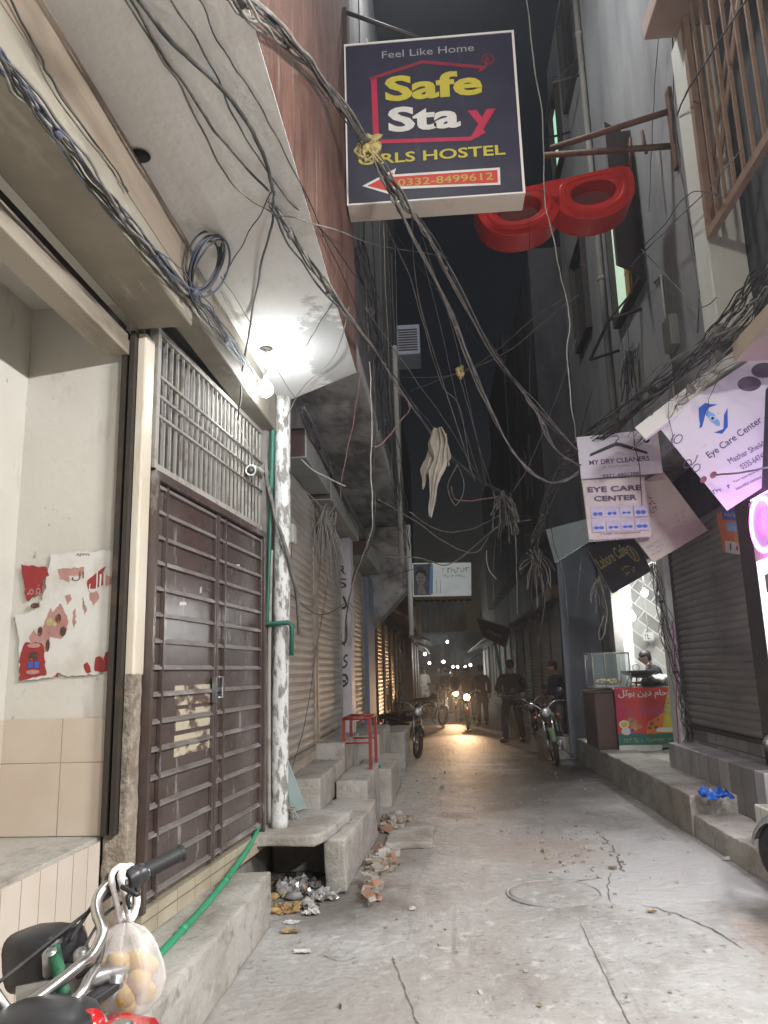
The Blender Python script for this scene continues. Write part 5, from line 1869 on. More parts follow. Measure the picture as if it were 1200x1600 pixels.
bundle([(1022, 880, 10.1), (1038, 960, 10.1), (1056, 1050, 10.1), (1070, 1120, 10.1), (1076, 1165, 10.1)], 11, .075, .009, [m_cable, m_cable, m_cable_g], 'bunch of black cables hanging down the pier beside the food stall', .06)
bundle([(900, 700, 9.0), (870, 740, 10), (850, 800, 11), (835, 850, 11.5)], 7, .06, .010, GREY, 'dark cables dropping from behind the dry cleaners sign to the far tangle', .05)
# coil
mb = MB()
cc = U(322, 412, x=-1.21)
for k in range(7):
    mb.torus(cc + V3((random.uniform(-.02, .02), random.uniform(-.015, .015), random.uniform(-.015, .015))), (1, random.uniform(-.2, .2), -.55 + random.uniform(-.12, .12)), .155 + random.uniform(-.012, .02), .006, 36, 5, k % 2)
one(mb, 'cable_coil', [m_cable, m_cable_b], 'round coil of black cable hung on the tan shutter beam', 'cable coil')

# tangles
tangle(U(786, 772, y=9.8), .25, 22, .012, [m_cable_g, m_cable_g, m_cable_g, m_cable], 'snarl of grey cable loops and tails hanging mid-lane near the cream cloth', .55, 3)
tangle(U(838, 862, y=11.5), .26, 26, .010, [m_cable_g, m_cable_w, m_cable], 'dense pale tangle of cables by the tin awning sheet', .6, 5)
tangle(U(507, 800, 'x' and None, x=-1.32) if False else U(507, 800, x=-1.32), .30, 30, .0065, [m_cable_w, m_cable_g], 'bird-nest of thin off-white wires in front of the first two shutters', .8, 8)
tangle(U(448, 1262, y=6.5), .16, 16, .006, [m_cable_g, m_cable_w], 'small heap of old wires at the foot of the white pole', .22, 9)
tangle(U(935, 905, y=11.2), .14, 14, .008, [m_cable_w, m_cable_g], 'small knot of wires under the meter beside the cafe sign', .35, 10)
tangle(U(985, 545, x=2.6), .22, 18, .010, [m_cable, m_cable_g], 'dark knot of wires hanging below the open window', .75, 12)

D = [
    # soffit side
    ([(180, -60, 'z', 3.90), (250, 45, 'z', 3.90), (330, 125, 'z', 3.9), (385, 185, 4.2), (418, 262, 4.4), (428, 300, 4.5)], .014, m_cable, 'thick black cable sweeping across the white overhang to a knot'),
    ([(428, 300, 4.5), (424, 345, 4.55), (405, 430, 4.7), (390, 510, 4.9), (374, 632, 5.2), (372, 655, 5.35)], .010, m_cable, 'black cable dropping from the knot past the bulb to the grille'),
    ([(175, -60, 'z', 3.92), (240, 60, 'z', 3.92), (300, 150, 'z', 3.92), (360, 235, 'z', 3.92), (420, 298, 4.5)], .009, m_cable, 'black cable curving over the white overhang below the thick one'),
    ([(170, -40, 'z', 3.93), (250, 85, 'z', 3.93), (310, 190, 'z', 3.93), (360, 280, 'z', 3.93), (420, 330, 4.6), (500, 352, 5.3), (600, 385, 6.2), (700, 402, 7.5)], .006, m_cable_g, 'thin grey wire crossing the overhang and out over the lane'),
    ([(255, -20, 'z', 3.93), (330, 100, 'z', 3.93), (370, 190, 'z', 3.93), (440, 300, 'z', 3.93), (520, 380, 5.0), (600, 500, 6.2)], .006, m_cable, 'thin black wire crossing the overhang towards the shuttered shops'),
    ([(300, -20, 'z', 3.94), (350, 75, 'z', 3.94), (410, 175, 'z', 3.94), (470, 290, 'z', 3.94), (540, 440, 5.5), (585, 560, 6.3)], .005, m_cable, 'thin black wire near the outer edge of the white overhang'),
    ([(5, -20, 'x', -1.29), (60, 80, 'x', -1.29), (88, 140, 'x', -1.29), (170, 250, 'x', -1.29), (200, 300, 'x', -1.29)], .006, m_cable, 'thin black wire clipped to the fascia board'),
    ([(35, -20, 'z', 3.93), (60, 45, 'z', 3.93), (90, 118, 'z', 3.93)], .008, m_cable, 'short black cable from the ceiling to the fascia board'),
    ([(424, 300, 4.5), (385, 370, 4.6), (350, 432, 4.6)], .005, m_cable, 'taut thin wire from the knot to the cable coil'),
    ([(345, 432, 4.6), (390, 500, 4.8), (440, 590, 5.3), (475, 640, 6.2)], .004, m_cable, 'thin wire from the coil past the bulb to the shutter housing'),
    ([(522, 470, 'z', 3.94), (490, 520, 'z', 3.9), (468, 552, 'z', 3.84), (440, 562, 'z', 3.84), (420, 548, 'z', 3.92)], .004, m_cable, 'crinkled lamp wire across the stained corner of the overhang'),
    ([(345, 455, 'z', 3.92), (365, 490, 'z', 3.9), (380, 512, 'z', 3.92), (405, 540, 'z', 3.93)], .005, m_cable_w, 'short crinkled off-white lamp wire on the overhang'),
    ([(545, 480, 'z', 3.9), (520, 560, 5.5), (470, 610, 5.9), (445, 660, 6.1)], .006, m_cable_g, 'grey wire from the overhang corner to the pole top'),
    # left facade
    ([(583, 555, 6.1), (586, 640, 6.4), (584, 720, 6.6), (585, 800, 6.8), (578, 850, 7.0), (556, 890, 7.6), (545, 940, 8.6), (538, 1010, 9.6)], .010, m_cable, 'black and white cable drooping in front of the shutter housings'),
    ([(577, 565, 6.1), (581, 650, 6.4), (580, 740, 6.6), (581, 820, 6.8), (566, 870, 7.2), (548, 920, 8.2), (540, 980, 9.4)], .008, m_cable_w, 'white cable drooping beside the black one in front of the housings'),
    ([(563, 585, 6.2), (552, 660, 6.5), (536, 740, 6.8), (532, 780, 7.0)], .006, m_cable_r, 'faded pink wire hanging from the overhang corner'),
    ([(422, 650, 6.15), (415, 720, 6.1), (425, 790, 6.05), (448, 860, 6.1), (463, 930, 6.3), (467, 990, 6.5)], .024, m_cable_g, 'thick grey conduit hose bending around the white pole'),
    ([(455, 700, 6.9), (490, 735, 7.0), (540, 760, 7.1)], .012, m_cable_w, 'short pale pipe stub crossing the shutter housing'),
    ([(380, 690, 5.9), (440, 735, 6.6), (475, 765, 7.0), (510, 800, 7.4)], .009, m_cable_g, 'grey cable from the grille corner to the wire nest'),
    ([(455, 930, 6.9), (500, 960, 7.4), (540, 942, 8.2)], .008, m_cable, 'dark cable sagging across the first shutter'),
    ([(512, 905, 7.6), (498, 990, 7.6), (478, 1120, 7.4), (455, 1210, 7.2), (446, 1255, 6.8)], .005, m_cable, 'thin dark wire hanging down over the shutters to the step'),
    ([(545, 940, 10.9), (556, 960, 10.8), (553, 985, 10.8), (548, 1010, 10.9)], .014, m_cable_w, 'white hose loop beside the graffiti pillar'),
    ([(370, 655, 5.35), (388, 700, 5.5), (410, 745, 5.8), (424, 770, 6.05)], .006, m_cable_w, 'pale wire from the grille to the security camera'),
    # over the lane
    ([(640, 250, 6.0), (648, 420, 7.0), (668, 520, 7.6), (700, 620, 8.2), (742, 752, 9.0)], .009, m_cable_g, 'grey wire dropping steeply over the lane behind the hostel sign'),
    ([(590, 330, 6.0), (635, 420, 6.8), (660, 500, 7.4), (690, 600, 8.2), (720, 640, 8.6), (735, 740, 9.3)], .010, m_cable_g, 'wavy grey wire beside the steep one'),
    ([(655, 380, 7), (690, 520, 8), (720, 650, 9), (755, 765, 9.8)], .006, m_cable_g, 'thin straight wire running down to the hanging tangle'),
    ([(660, 370, 7), (705, 510, 8), (735, 640, 9), (760, 760, 9.8)], .006, m_cable_g, 'second thin straight wire running down to the hanging tangle'),
    ([(717, 585, 7.0), (735, 650, 8.0), (752, 710, 9), (770, 770, 9.8)], .007, m_cable_g, 'wire from the small yellow tie to the hanging tangle'),
    ([(600, 340, 6.5), (680, 450, 8), (760, 550, 9.5), (830, 640, 11), (900, 720, 12.5)], .006, m_cable, 'thin dark wire sloping across the lane behind the main bundle'),
    ([(570, 480, 6.4), (640, 580, 7.5), (700, 665, 8.6), (745, 740, 9.5)], .006, m_cable_g, 'thin grey wire parallel to the bundle with the cream cloth'),
    ([(640, 612, 14), (690, 592, 13), (740, 575, 12), (800, 545, 11), (860, 495, 10), (905, 460, 9.6)], .013, m_cable_g, 'faint grey cable rising across the lane to the open window'),
    ([(630, 590, 14), (700, 587, 13), (760, 560, 12), (830, 500, 11), (890, 462, 10)], .010, m_cable_g, 'second faint grey cable rising across the lane'),
    ([(820, -30, 5.6), (833, 90, 5.8), (848, 190, 6.0), (850, 300, 6.2), (866, 380, 6.4), (880, 450, 6.6), (890, 500, 6.7), (886, 560, 6.9), (894, 640, 7.2), (900, 690, 8.0)], .008, m_cable_w, 'pale wavy cable hanging from above past the red spectacles'),
    ([(826, 300, 7), (829, 480, 7.4), (826, 650, 8)], .004, m_cable, 'hair-thin wire hanging straight beside the pale wavy one'),
    ([(600, 870, 10), (655, 872, 10.4), (700, 882, 10.8), (745, 850, 11), (800, 800, 11.2)], .012, m_cable_g, 'sagging grey cable across the lane above the beauty sign'),
    ([(590, 780, 8.5), (650, 815, 9.2), (700, 850, 10), (745, 862, 10.6), (775, 825, 11), (830, 812, 11.3)], .010, m_cable_g, 'dusty cable swag in front of the beauty sign'),
    ([(640, 800, 9), (690, 830, 10), (740, 825, 10.6), (790, 800, 11)], .009, m_cable_g, 'shallow cable swag crossing below the hanging tangle'),
    ([(600, 905, 13), (680, 878, 14), (760, 860, 14), (830, 835, 13)], .010, m_cable, 'dark cable stretched just over the beauty sign'),
    ([(585, 700, 7.2), (600, 690, 7.3), (628, 655, 7.5), (640, 640, 7.5), (634, 622, 7.4), (622, 612, 7.3)], .011, m_cable_r, 'faded pink cable curling under the bundle at the stained overhang'),
    ([(705, 760, 9.2), (712, 780, 9.3), (740, 782, 9.5), (780, 775, 9.8)], .012, m_cable_r, 'faded pink loop joining the hanging tangle'),
    ([(715, 725, 8.6), (700, 760, 8.8), (712, 790, 9.0), (726, 760, 8.9), (716, 728, 8.7)], .009, m_cable_g, 'grey cable loop hanging under the bundle'),
    ([(760, 860, 10.2), (762, 885, 10.2), (775, 905, 10.2)], .009, m_cable_w, 'pale cable tail curling below the hanging tangle'),
    ([(900, 530, 9.5), (870, 620, 9.8), (830, 720, 10), (800, 770, 10)], .007, m_cable_g, 'thin wire slanting from the grey building to the hanging tangle'),
    # right facade
    ([(1050, -20, 'x', 2.66), (1052, 120, 'x', 2.66), (1051, 200, 'x', 2.66), (1064, 270, 'x', 2.66), (1078, 350, 'x', 2.66), (1092, 440, 'x', 2.66), (1090, 520, 'x', 2.6)], .010, m_cable, 'black cable running down the grey wall beside the pale pier'),
    ([(1056, -20, 'x', 2.65), (1056, 190, 'x', 2.65), (1070, 300, 'x', 2.65), (1082, 400, 'x', 2.65), (1096, 480, 'x', 2.6)], .007, m_cable_g, 'grey cable beside the black one on the grey wall'),
    ([(1035, -20, 'x', 2.6), (1024, 120, 'x', 2.6), (1018, 240, 'x', 2.6), (1014, 330, 'x', 2.55)], .006, m_cable, 'thin wire hanging over the bracket of the red spectacles'),
    ([(1130, 310, 'x', 2.55), (1080, 300, 'x', 2.5), (1040, 350, 'x', 2.5), (1000, 390, 'x', 2.45)], .007, m_cable, 'thin wire slanting from the balcony grille to the open window'),
    ([(1160, 230, 'x', 2.55), (1120, 280, 'x', 2.5), (1060, 340, 'x', 2.5), (1000, 400, 'x', 2.5), (975, 430, 'x', 2.5)], .008, m_cable_g, 'long slack wire between the balcony grille and the window'),
    ([(1180, -20, 'x', 2.45), (1120, 70, 'x', 2.45), (1075, 140, 'x', 2.5), (1058, 180, 'x', 2.6)], .012, m_cable, 'black cable slanting down in front of the balcony grille'),
    ([(1002, 390, 'x', 2.5), (1050, 440, 'x', 2.5), (1090, 480, 'x', 2.4), (1120, 465, 'x', 2.4)], .007, m_cable_g, 'grey wire crossing the grey wall below the window'),
    ([(980, 500, 'x', 2.55), (985, 600, 'x', 2.4), (990, 680, 8.4), (1000, 740, 8.4), (1003, 790, 8.4)], .007, m_cable, 'black wire hanging down over the dry cleaners sign'),
    ([(970, 520, 'x', 2.55), (975, 600, 'x', 2.45), (960, 650, 8.5)], .006, m_cable, 'thin black wire from the open window to the cable mass'),
    ([(925, 610, 'x', 2.6), (905, 700, 'x', 2.55), (908, 850, 'x', 2.4), (900, 960, 'x', 2.3)], .008, m_cable, 'dark wire hanging down the corner of the grey building'),
    ([(1085, 560, 6.6), (1050, 600, 6.8), (1045, 650, 6.9), (1052, 690, 7.0), (1046, 715, 7.0)], .004, m_cable, 'curly thin wire dangling over the sloping eye care sign'),
    ([(1125, 580, 6.5), (1110, 620, 6.7), (1104, 650, 6.8)], .004, m_cable, 'short wire stub dangling over the blue eye emblem'),
    ([(1120, 742, 6.85), (1160, 738, 6.6), (1215, 728, 6.3)], .012, m_cable_g, 'grey rod crossing the lower corner of the eye care sign'),
    ([(860, 880, 12), (850, 950, 12), (838, 1020, 12.2)], .008, m_cable_g, 'thin pale cable hanging before the blue-grey pier'),
    ([(800, 780, 11), (806, 860, 12), (808, 960, 13)], .010, m_cable_w, 'pale vertical cable hanging beyond the tangles'),
    ([(775, 830, 11), (770, 900, 11.4), (772, 950, 12)], .007, m_cable_g, 'thin cable tail hanging into the dark part of the lane'),
    ([(868, 740, 10.5), (862, 830, 11.5), (880, 900, 12.5), (888, 980, 13)], .010, m_cable, 'dark cable drooping over the pale tin awning'),
    ([(935, 900, 11.0), (948, 950, 11.0), (945, 985, 11.0), (938, 1000, 11.0), (936, 985, 11.0), (944, 962, 11.0)], .010, m_cable_w, 'pale cable hook hanging beside the food stall opening'),
    ([(1060, 1165, 10.0), (1056, 1050, 10.0), (1050, 970, 10.0)], .012, M('magenta_pipe', (.25, .04, .18), .5, [((.15, .02, .1), 9, .5, .7, .6)]), 'magenta pipe standing beside the food stall banner'),
]
for d in D:
    cable(d[0], d[1], d[2], d[3])
# cables on the far left wall: straight droppers
for k in range(7):
    yy = 7.2 + k * 1.15
    zt, zb = 9.5 + random.uniform(-1, 1.5), 4.45 + random.uniform(-.3, .5)
    cable([V3((-.66 + random.uniform(0, .05), yy, zt)), V3((-.65, yy + .05, (zt + zb) / 2)), V3((-.64, yy + random.uniform(-.2, .2), zb))], .012, [m_cable_g, m_cable, m_cable_b][k % 3], 'vertical cable on the dark upper wall above the stained overhang', .03, 'vertical cables on the dark upper wall', pts=True)
mb = MB()
mb.tube([(-.64, 12.6, 3.3), (-.64, 12.6, 7.2)], .045, 10)
one(mb, 'drain_pipe', [m_grille], 'grey drain pipe at the outer edge of the stained overhang', 'pipe')
mb = MB()
mb.tube([(-.62, 15.25, 2.3), (-.62, 15.25, 4.5)], .05, 10)
one(mb, 'drain_pipe', [m_white], 'pale drain pipe below the beauty sign corner', 'pipe')

# rags and hanging cloth
mb = MB()
kp = U(575, 225, y=4.66)
for k in range(14):
    mb.ell(kp + V3((random.uniform(-.06, .06), random.uniform(-.04, .02), random.uniform(-.07, .07))), (random.uniform(.02, .05), .025, random.uniform(.02, .045)), 0, 8, 6, Matrix.Rotation(random.random() * 3, 3, 'Y'), .7, k)
for k in range(6):
    a = kp + V3((random.uniform(-.05, .05), -.02, -.03))
    mb.tube(smooth_path([a, a + V3((random.uniform(-.06, .06), -.02, -.06)), a + V3((random.uniform(-.09, .09), -.01, -.14))], 4), [.016, .014, .013, .012, .012, .011, .01, .009, .004], 5)
one(mb, 'yellow_rag', [m_ragy], 'knotted yellow rag tied round the cable bundle before the hostel sign', 'rag')
mb = MB()
kp = U(717, 580, y=6.98)
for k in range(7):
    mb.ell(kp + V3((random.uniform(-.03, .03), random.uniform(-.02, .02), random.uniform(-.06, .06))), (.022, .02, .03), 0, 7, 5, None, .6, k)
one(mb, 'cable_tie', [m_ragy], 'small yellow tie on the sagging cable over the lane', 'rag')


def drape(spine, widths, depth, fold, name, label, m, seed):
    """torn cloth hanging along a spine of photo points, pleated and ragged"""
    a = smooth_path([U(q[0], q[1], y=depth) for q in spine], 8)
    n = len(a) - 1
    mb = MB()
    nu = 30

    def fn(u, v):
        i = min(n, int(round(v * n)))
        k = v * (len(widths) - 1)
        j = min(int(k), len(widths) - 2)
        w = (widths[j] * (1 - (k - j)) + widths[j + 1] * (k - j)) * depth / 1200.0
        e = (u - .5) * 2
        w *= 1 + .65 * mnoise.noise(V3((e * .6 + seed, v * 5.5, 0)))
        p = a[i] + V3((e * w * .5, 0, .02 * mnoise.noise(V3((u * 6, v * 3 + seed, 4))) - .05 * abs(e) * v * (1 + mnoise.noise(V3((e, seed, 1))))))
        f = fold * (math.sin(u * 17 + seed + 2 * v) + .6 * mnoise.noise(V3((u * 7, v * 4, seed)))) * min(1, w * 14)
        return p + V3((f * .3, f, 0))
    mb.grid(fn, nu, n, 0)
    return one(mb, name, [m], label, 'cloth')


for mm_ in (m_rag,):
    nt = mm_.node_tree
    tl_ = nt.nodes.new('ShaderNodeBsdfTranslucent')
    tl_.inputs[0].default_value = (.5, .43, .3, 1)
    ms_ = nt.nodes.new('ShaderNodeMixShader')
    ms_.inputs[0].default_value = .3
    nt.links.new(nt.nodes['Principled BSDF'].outputs[0], ms_.inputs[1])
    nt.links.new(tl_.outputs[0], ms_.inputs[2])
    nt.links.new(ms_.outputs[0], nt.nodes['Material Output'].inputs[0])
drape([(686, 672), (676, 700), (668, 722), (663, 738), (661, 758)], [6, 14, 10, 15, 7, 2], 7.58, .02, 'hanging_cloth', 'small torn flap of cream cloth behind the long hanging strip', m_rag, 4)
drape([(686, 668), (688, 700), (681, 735), (677, 768), (672, 802)], [16, 34, 20, 24, 13, 9, 2], 7.5, .028, 'hanging_cloth', 'long torn strip of cream cloth hanging from the cable bundle', m_rag, 1)
drape([(692, 678), (697, 705), (699, 722)], [12, 12, 3], 7.53, .015, 'hanging_cloth', 'short torn corner of cream cloth beside the long hanging strip', m_rag, 9)


# ================================================================== MOTORCYCLES


def motorcycle(label, loc, heading, lean=0.0, steer=0.0, tank=None, group=None, lit=0.0, bars=True, head=True):
    tank = tank or m_blackpaint
    o = thing('motorcycle', label, 'motorcycle', loc, 0, group)
    o.rotation_euler = (lean, 0, heading)
    ax0 = V3((.40, 0, .82))
    axd = (V3((.40, 0, .82)) - V3((.60, 0, .29))).normalized()
    RM = Matrix.Rotation(steer, 3, axd)

    def fx(p):
        return ax0 + RM @ (V3(p) - ax0)

    for xc, f in ((.62, True), (-.60, False)):
        xf = fx if f else None
        mb = MB(xf)
        mb.torus((xc, 0, .29), (0, 1, 0), .215, .016, 32, 6)
        mb.lathe([(.0, -.05), (.055, -.05), (.06, -.03), (.06, .03), (.055, .05), (.0, .05)], (xc, 0, .29), (0, 1, 0), 14)
        for k in range(18):
            a = 2 * PI * k / 18
            s = .03 if k % 2 else -.03
            mb.tube([(xc + .05 * math.cos(a), s, .29 + .05 * math.sin(a)), (xc + .21 * math.cos(a + .25), 0, .29 + .21 * math.sin(a + .25))], .003, 4)
        w = mb.build('wheel', m_chrome, o, local=True)
        mb = MB(xf)
        mb.torus((xc, 0, .29), (0, 1, 0), .248, .042, 36, 10)
        mb.build('tyre', m_rubber, w, local=True)
        mb = MB(xf)
        g0, g1 = (20, 150) if f else (25, 165)
        vs, fs = [], []
        for k in range(15):
            a = R(g0 + (g1 - g0) * k / 14)
            for yy, rr in ((-.055, .30), (-.035, .325), (0, .335), (.035, .325), (.055, .30)):
                vs.append((xc + rr * math.cos(a), yy, .29 + rr * math.sin(a)))
        fs = [(k * 5 + j, k * 5 + j + 1, k * 5 + j + 6, k * 5 + j + 5) for k in range(14) for j in range(4)]
        mb.add(vs, fs, 0, True)
        md = mb.build('mudguard', m_chrome if not f else tank, o, local=True).modifiers.new('t', 'SOLIDIFY')
        md.thickness = .004
    mb = MB(fx)
    for s in (-1, 1):
        mb.tube([(.62, s * .075, .29), (.565, s * .075, .44)], .026, 10)
        mb.tube([(.565, s * .075, .44), (.395, s * .075, .90)], .017, 10)
    mb.build('fork', m_steel, o, local=True)
    mb = MB(fx)
    mb.box(.385, .425, -.085, .085, .865, .885)
    mb.build('fork_clamp', m_blackplastic, o, local=True, bevel=.006)
    mb = MB()
    mb.tube([(.40, 0, .82), (.30, 0, .70), (-.1, 0, .66), (-.55, 0, .70)], .02, 8)
    mb.tube([(.36, 0, .76), (.30, 0, .42), (.2, 0, .20), (-.15, 0, .20), (-.18, 0, .62)], .018, 8)
    for s in (-1, 1):
        mb.tube([(-.6, s * .09, .29), (-.18, s * .09, .33)], .018, 8)
        mb.tube([(-.56, s * .12, .32), (-.47, s * .11, .66)], .026, 10)
    mb.tube([(-.05, .1, .2), (.0, .26, .03)], .010, 6)
    mb.build('frame', m_dark, o, local=True)
    mb = MB()
    mb.box(-.12, .16, -.11, .11, .20, .36)
    mb.lathe([(.085, -.14), (.1, -.12), (.1, .12), (.085, .14)], (-.02, 0, .28), (0, 1, 0), 16)
    for k in range(7):
        mb.box(.06, .24, -.075, .075, .37 + k * .026, .382 + k * .026)
    mb.box(.09, .21, -.055, .055, .36, .56)
    mb.build('engine', m_steel, o, local=True, bevel=.006)
    mb = MB()
    mb.tube(smooth_path([(.20, -.06, .46), (.30, -.10, .36), (.24, -.13, .22), (-.1, -.15, .20), (-.3, -.16, .24)], 5), .018, 8)
    mb.tube([(-.3, -.16, .24), (-.38, -.165, .26), (-.88, -.17, .36)], [.02, .042, .042], 12)
    mb.build('exhaust', m_chrome, o, local=True)
    mb = MB()
    n = 14
    secs = [(.34, .05, .04, .80), (.31, .10, .075, .795), (.22, .13, .10, .79), (.08, .13, .105, .775), (-.06, .105, .085, .755), (-.14, .07, .05, .745)]
    vs, fs = [], []
    for (x, w_, h_, zc) in secs:
        for j in range(n):
            a = 2 * PI * j / n
            c_, s_ = math.cos(a), math.sin(a)
            k = (abs(c_) ** 2.6 + abs(s_) ** 2.6) ** (-1 / 2.6)
            vs.append((x, w_ * k * c_, zc + h_ * k * s_))
    fs = [(i * n + j, (i + 1) * n + j, (i + 1) * n + (j + 1) % n, i * n + (j + 1) % n) for i in range(len(secs) - 1) for j in range(n)]
    fs += [tuple(range(n)), tuple(range((len(secs) - 1) * n, len(secs) * n))[::-1]]
    mb.add(vs, fs, 0, True)
    tk = mb.build('fuel_tank', tank, o, local=True)
    mb = MB()
    mb.lathe([(.03, 0), (.03, .012), (.02, .02), (0, .02)], (.16, 0, .885), n=14)
    mb.build('filler_cap', m_chrome, tk, local=True)
    mb = MB()

    def seat(u, v):
        x = -.10 - .66 * u
        yv = (v * 2 - 1)
        w_ = .085 + .05 * math.sin(min(1, u * 1.6) * PI / 2)
        return V3((x, yv * w_, .755 + .055 * (1 - abs(yv) ** 3) + .025 * math.sin(u * PI * 1.2 + .6)))
    mb.grid(seat, 14, 10)
    mb.grid(lambda u, v: seat(u, 0).lerp(seat(u, 1), v) + V3((0, 0, -.05)), 14, 2)
    for e in (0, 1):
        mb.grid(lambda u, v: seat(u, e) + V3((0, 0, -.05 * v)), 14, 1)
    mb.grid(lambda u, v: seat(1, v) + V3((0, 0, -.06 * u)), 1, 10)
    mb.build('seat', m_seat, o, local=True)
    mb = MB()
    for s in (-1, 1):
        mb.prism([(-.08, .44), (.05, .50), (.04, .66), (-.3, .68), (-.36, .56)], s * .115, s * .128, 'Y')
    mb.build('side_cover', tank, o, local=True)
    mb = MB()
    mb.box(-.86, -.82, -.06, .06, .62, .70)
    mb.build('tail_light', m_redlens, o, local=True, bevel=.01)
    for x, sgn in ((.47, 1), (-.76, -1)):
        for s in (-1, 1):
            mb = MB(fx if sgn > 0 else None)
            mb.tube([(x, s * .07, .80 if sgn > 0 else .66), (x, s * .17, .80 if sgn > 0 else .66)], .008, 6)
            mb.ell((x, s * .2, .80 if sgn > 0 else .66), (.038, .034, .034), 0, 10, 8)
            mb.build('indicator', M('amber_lens', (.22, .07, .02), .25, [((.15, .045, .012), 30, .45, .6, .6)]), o, local=True)
    if bars:
        mb = MB(fx)
        side = [(.37, .06, .93), (.36, .10, .97), (.33, .20, 1.03), (.25, .30, 1.03), (.16, .385, 1.0)]
        mb.tube(smooth_path([(p[0], -p[1], p[2]) for p in side[::-1]] + side, 4), .011, 8)
        hb = mb.build('handlebar', m_chrome, o, local=True)
        for s in (-1, 1):
            mb = MB(fx)
            mb.tube([(.245, s * .305, 1.03), (.155, s * .392, .998)], .018, 10)
            mb.build('grip', m_rubber, hb, local=True)
            mb = MB(fx)
            mb.tube(smooth_path([(.29, s * .28, 1.035), (.33, s * .31, 1.03), (.26, s * .40, 1.01)], 4), .006, 6)
            mb.build('lever', m_steel, hb, local=True)
            mb = MB(fx)
            mb.tube([(.29, s * .25, 1.04), (.31, s * .30, 1.17)], .006, 6)
            mb.lathe([(.0, -.012), (.05, -.012), (.055, 0), (.0, .002)], (.31, s * .33, 1.20), (-1, 0, .1), 16, sx=1.0)
            mb.build('mirror', m_blackplastic, hb, local=True)
        mb = MB(fx)
        mb.lathe([(.0, -.04), (.05, -.04), (.055, .0), (.05, .01), (.0, .012)], (.42, 0, .985), (-.5, 0, 1), 16)
        mb.build('speedometer', m_blackplastic, hb, local=True)
    if head:
        mb = MB(fx)
        mb.lathe([(.03, -.09), (.075, -.05), (.092, .0), (.092, .03)], (.50, 0, .87), (1, 0, -.12), 20)
        hl = mb.build('headlight', m_blackplastic if not lit else m_chrome, o, local=True)
        mb = MB(fx)
        mb.lathe([(.088, .028), (.07, .04), (.035, .05), (.0, .053)], (.50, 0, .87), (1, 0, -.12), 20)
        mb.build('lens', m_lensclear if not lit else E('headlamp_glow', (1.0, .62, .24), lit), hl, local=True)
    return o


BK = 'motorcycles standing or riding in the lane'
b1 = motorcycle('dark motorcycle parked by the low blocks in front of the lit brown shutters', (-1.0, 15.55, 0), R(-52), R(-16), R(-25), m_blackpaint, BK)
b2 = motorcycle('motorcycle with dull green tank parked at the kerb by the blue-grey pier', (1.92, 14.2, 0), R(-100), R(11), R(12), m_greenpaint, BK)
b3 = motorcycle('silver motorcycle cut off at the edge, beside the white tiled steps', (2.555, 5.12, 0), R(108), R(-9), R(18), m_silver, BK)
b4 = motorcycle('motorcycle riding towards the camera with its headlight on, the nearer of two', (.60, 22.4, 0), R(-93), 0, 0, m_redpaint, BK, 22)
b5 = motorcycle('motorcycle with lit headlight following on the left of the nearer rider', (.32, 26.4, 0), R(-90), 0, 0, m_blackpaint, BK, 6)
b6 = motorcycle('dark motorcycle parked far back on the gate side of the lane', (-.55, 24.3, 0), R(-50), R(-10), R(-15), m_blackpaint, BK)
b7 = motorcycle('dark motorcycle parked half hidden behind the one with the green tank', (2.0, 16.9, 0), R(-105), R(10), R(10), m_blackpaint, BK)
for b, p, e in ((b4, (.565, 21.83, .85), 300), (b5, (.315, 25.8, .85), 280)):
    l_ = light('headlamp_beam', 'SPOT', p, e, (1.0, .62, .34), .06, aim=(-.15, -1, -.12), spot=(R(50), 1.0))
    l_.parent = b
    bpy.context.view_layer.update()
    l_.matrix_parent_inverse = b.matrix_world.inverted()

# foreground motorcycle: own handlebar, headlight shell and straps
hd = R(127)
head_w = V3((-.83, 1.90, 1.0))
fwd = V3((math.cos(hd), math.sin(hd), 0))
b0 = motorcycle('motorcycle in the near corner with chrome handlebar, black headlight shell and red tank', tuple(V3((head_w.x, head_w.y, 0)) - fwd * .38), hd, 0, R(28), m_redpaint, BK, 0, False, False)
bpy.context.view_layer.update()
INV = b0.matrix_world.inverted()


def LB():
    return MB(lambda p: INV @ p)


HBAR = smooth_path(pts3([(232, 1361, 2.10), (205, 1372, 2.07), (172, 1381, 2.03), (153, 1403, 1.99), (152, 1428, 1.96), (160, 1455, 1.93), (147, 1488, 1.90), (125, 1508, 1.88), (75, 1547, 1.83), (40, 1571, 1.80), (14, 1580, 1.78), (-5, 1558, 1.77), (-30, 1520, 1.77), (-75, 1490, 1.76), (-110, 1480, 1.75)]), 6)
mb = LB()
mb.tube(HBAR, .0135, 12)
hb = mb.build('handlebar', m_chrome, b0, local=True)
gA, gB = U(226, 1362, y=2.10), U(283, 1333, y=2.18)
mb = LB()
n_ = 22
mb.tube([gA.lerp(gB, i / n_) for i in range(n_ + 1)], [.0185 if i % 2 else .0205 for i in range(n_)] + [.024], 14)
mb.tube([gB, gB.lerp(gA, -.06)], [.024, .02], 14)
mb.build('grip', m_rubber, hb, local=True)
mb = LB()
for p, s in (((207, 1371, 2.075), .026), ((218, 1366, 2.09), .024), ((180, 1377, 2.04), .025)):
    q = U(*p[:2], y=p[2])
    d_ = (gB - gA).normalized()
    mb.lathe([(.0, -.018), (s, -.018), (s * 1.1, 0), (s, .018), (.0, .018)], q, d_, 12)
mb.build('switch_block', m_blackplastic, hb, local=True, bevel=.004)
mb = LB()
mb.tube(smooth_path(pts3([(190, 1385, 2.0), (214, 1398, 1.99), (214, 1388, 2.03), (200, 1402, 2.01), (204, 1420, 2.0)]), 5), .006, 8)
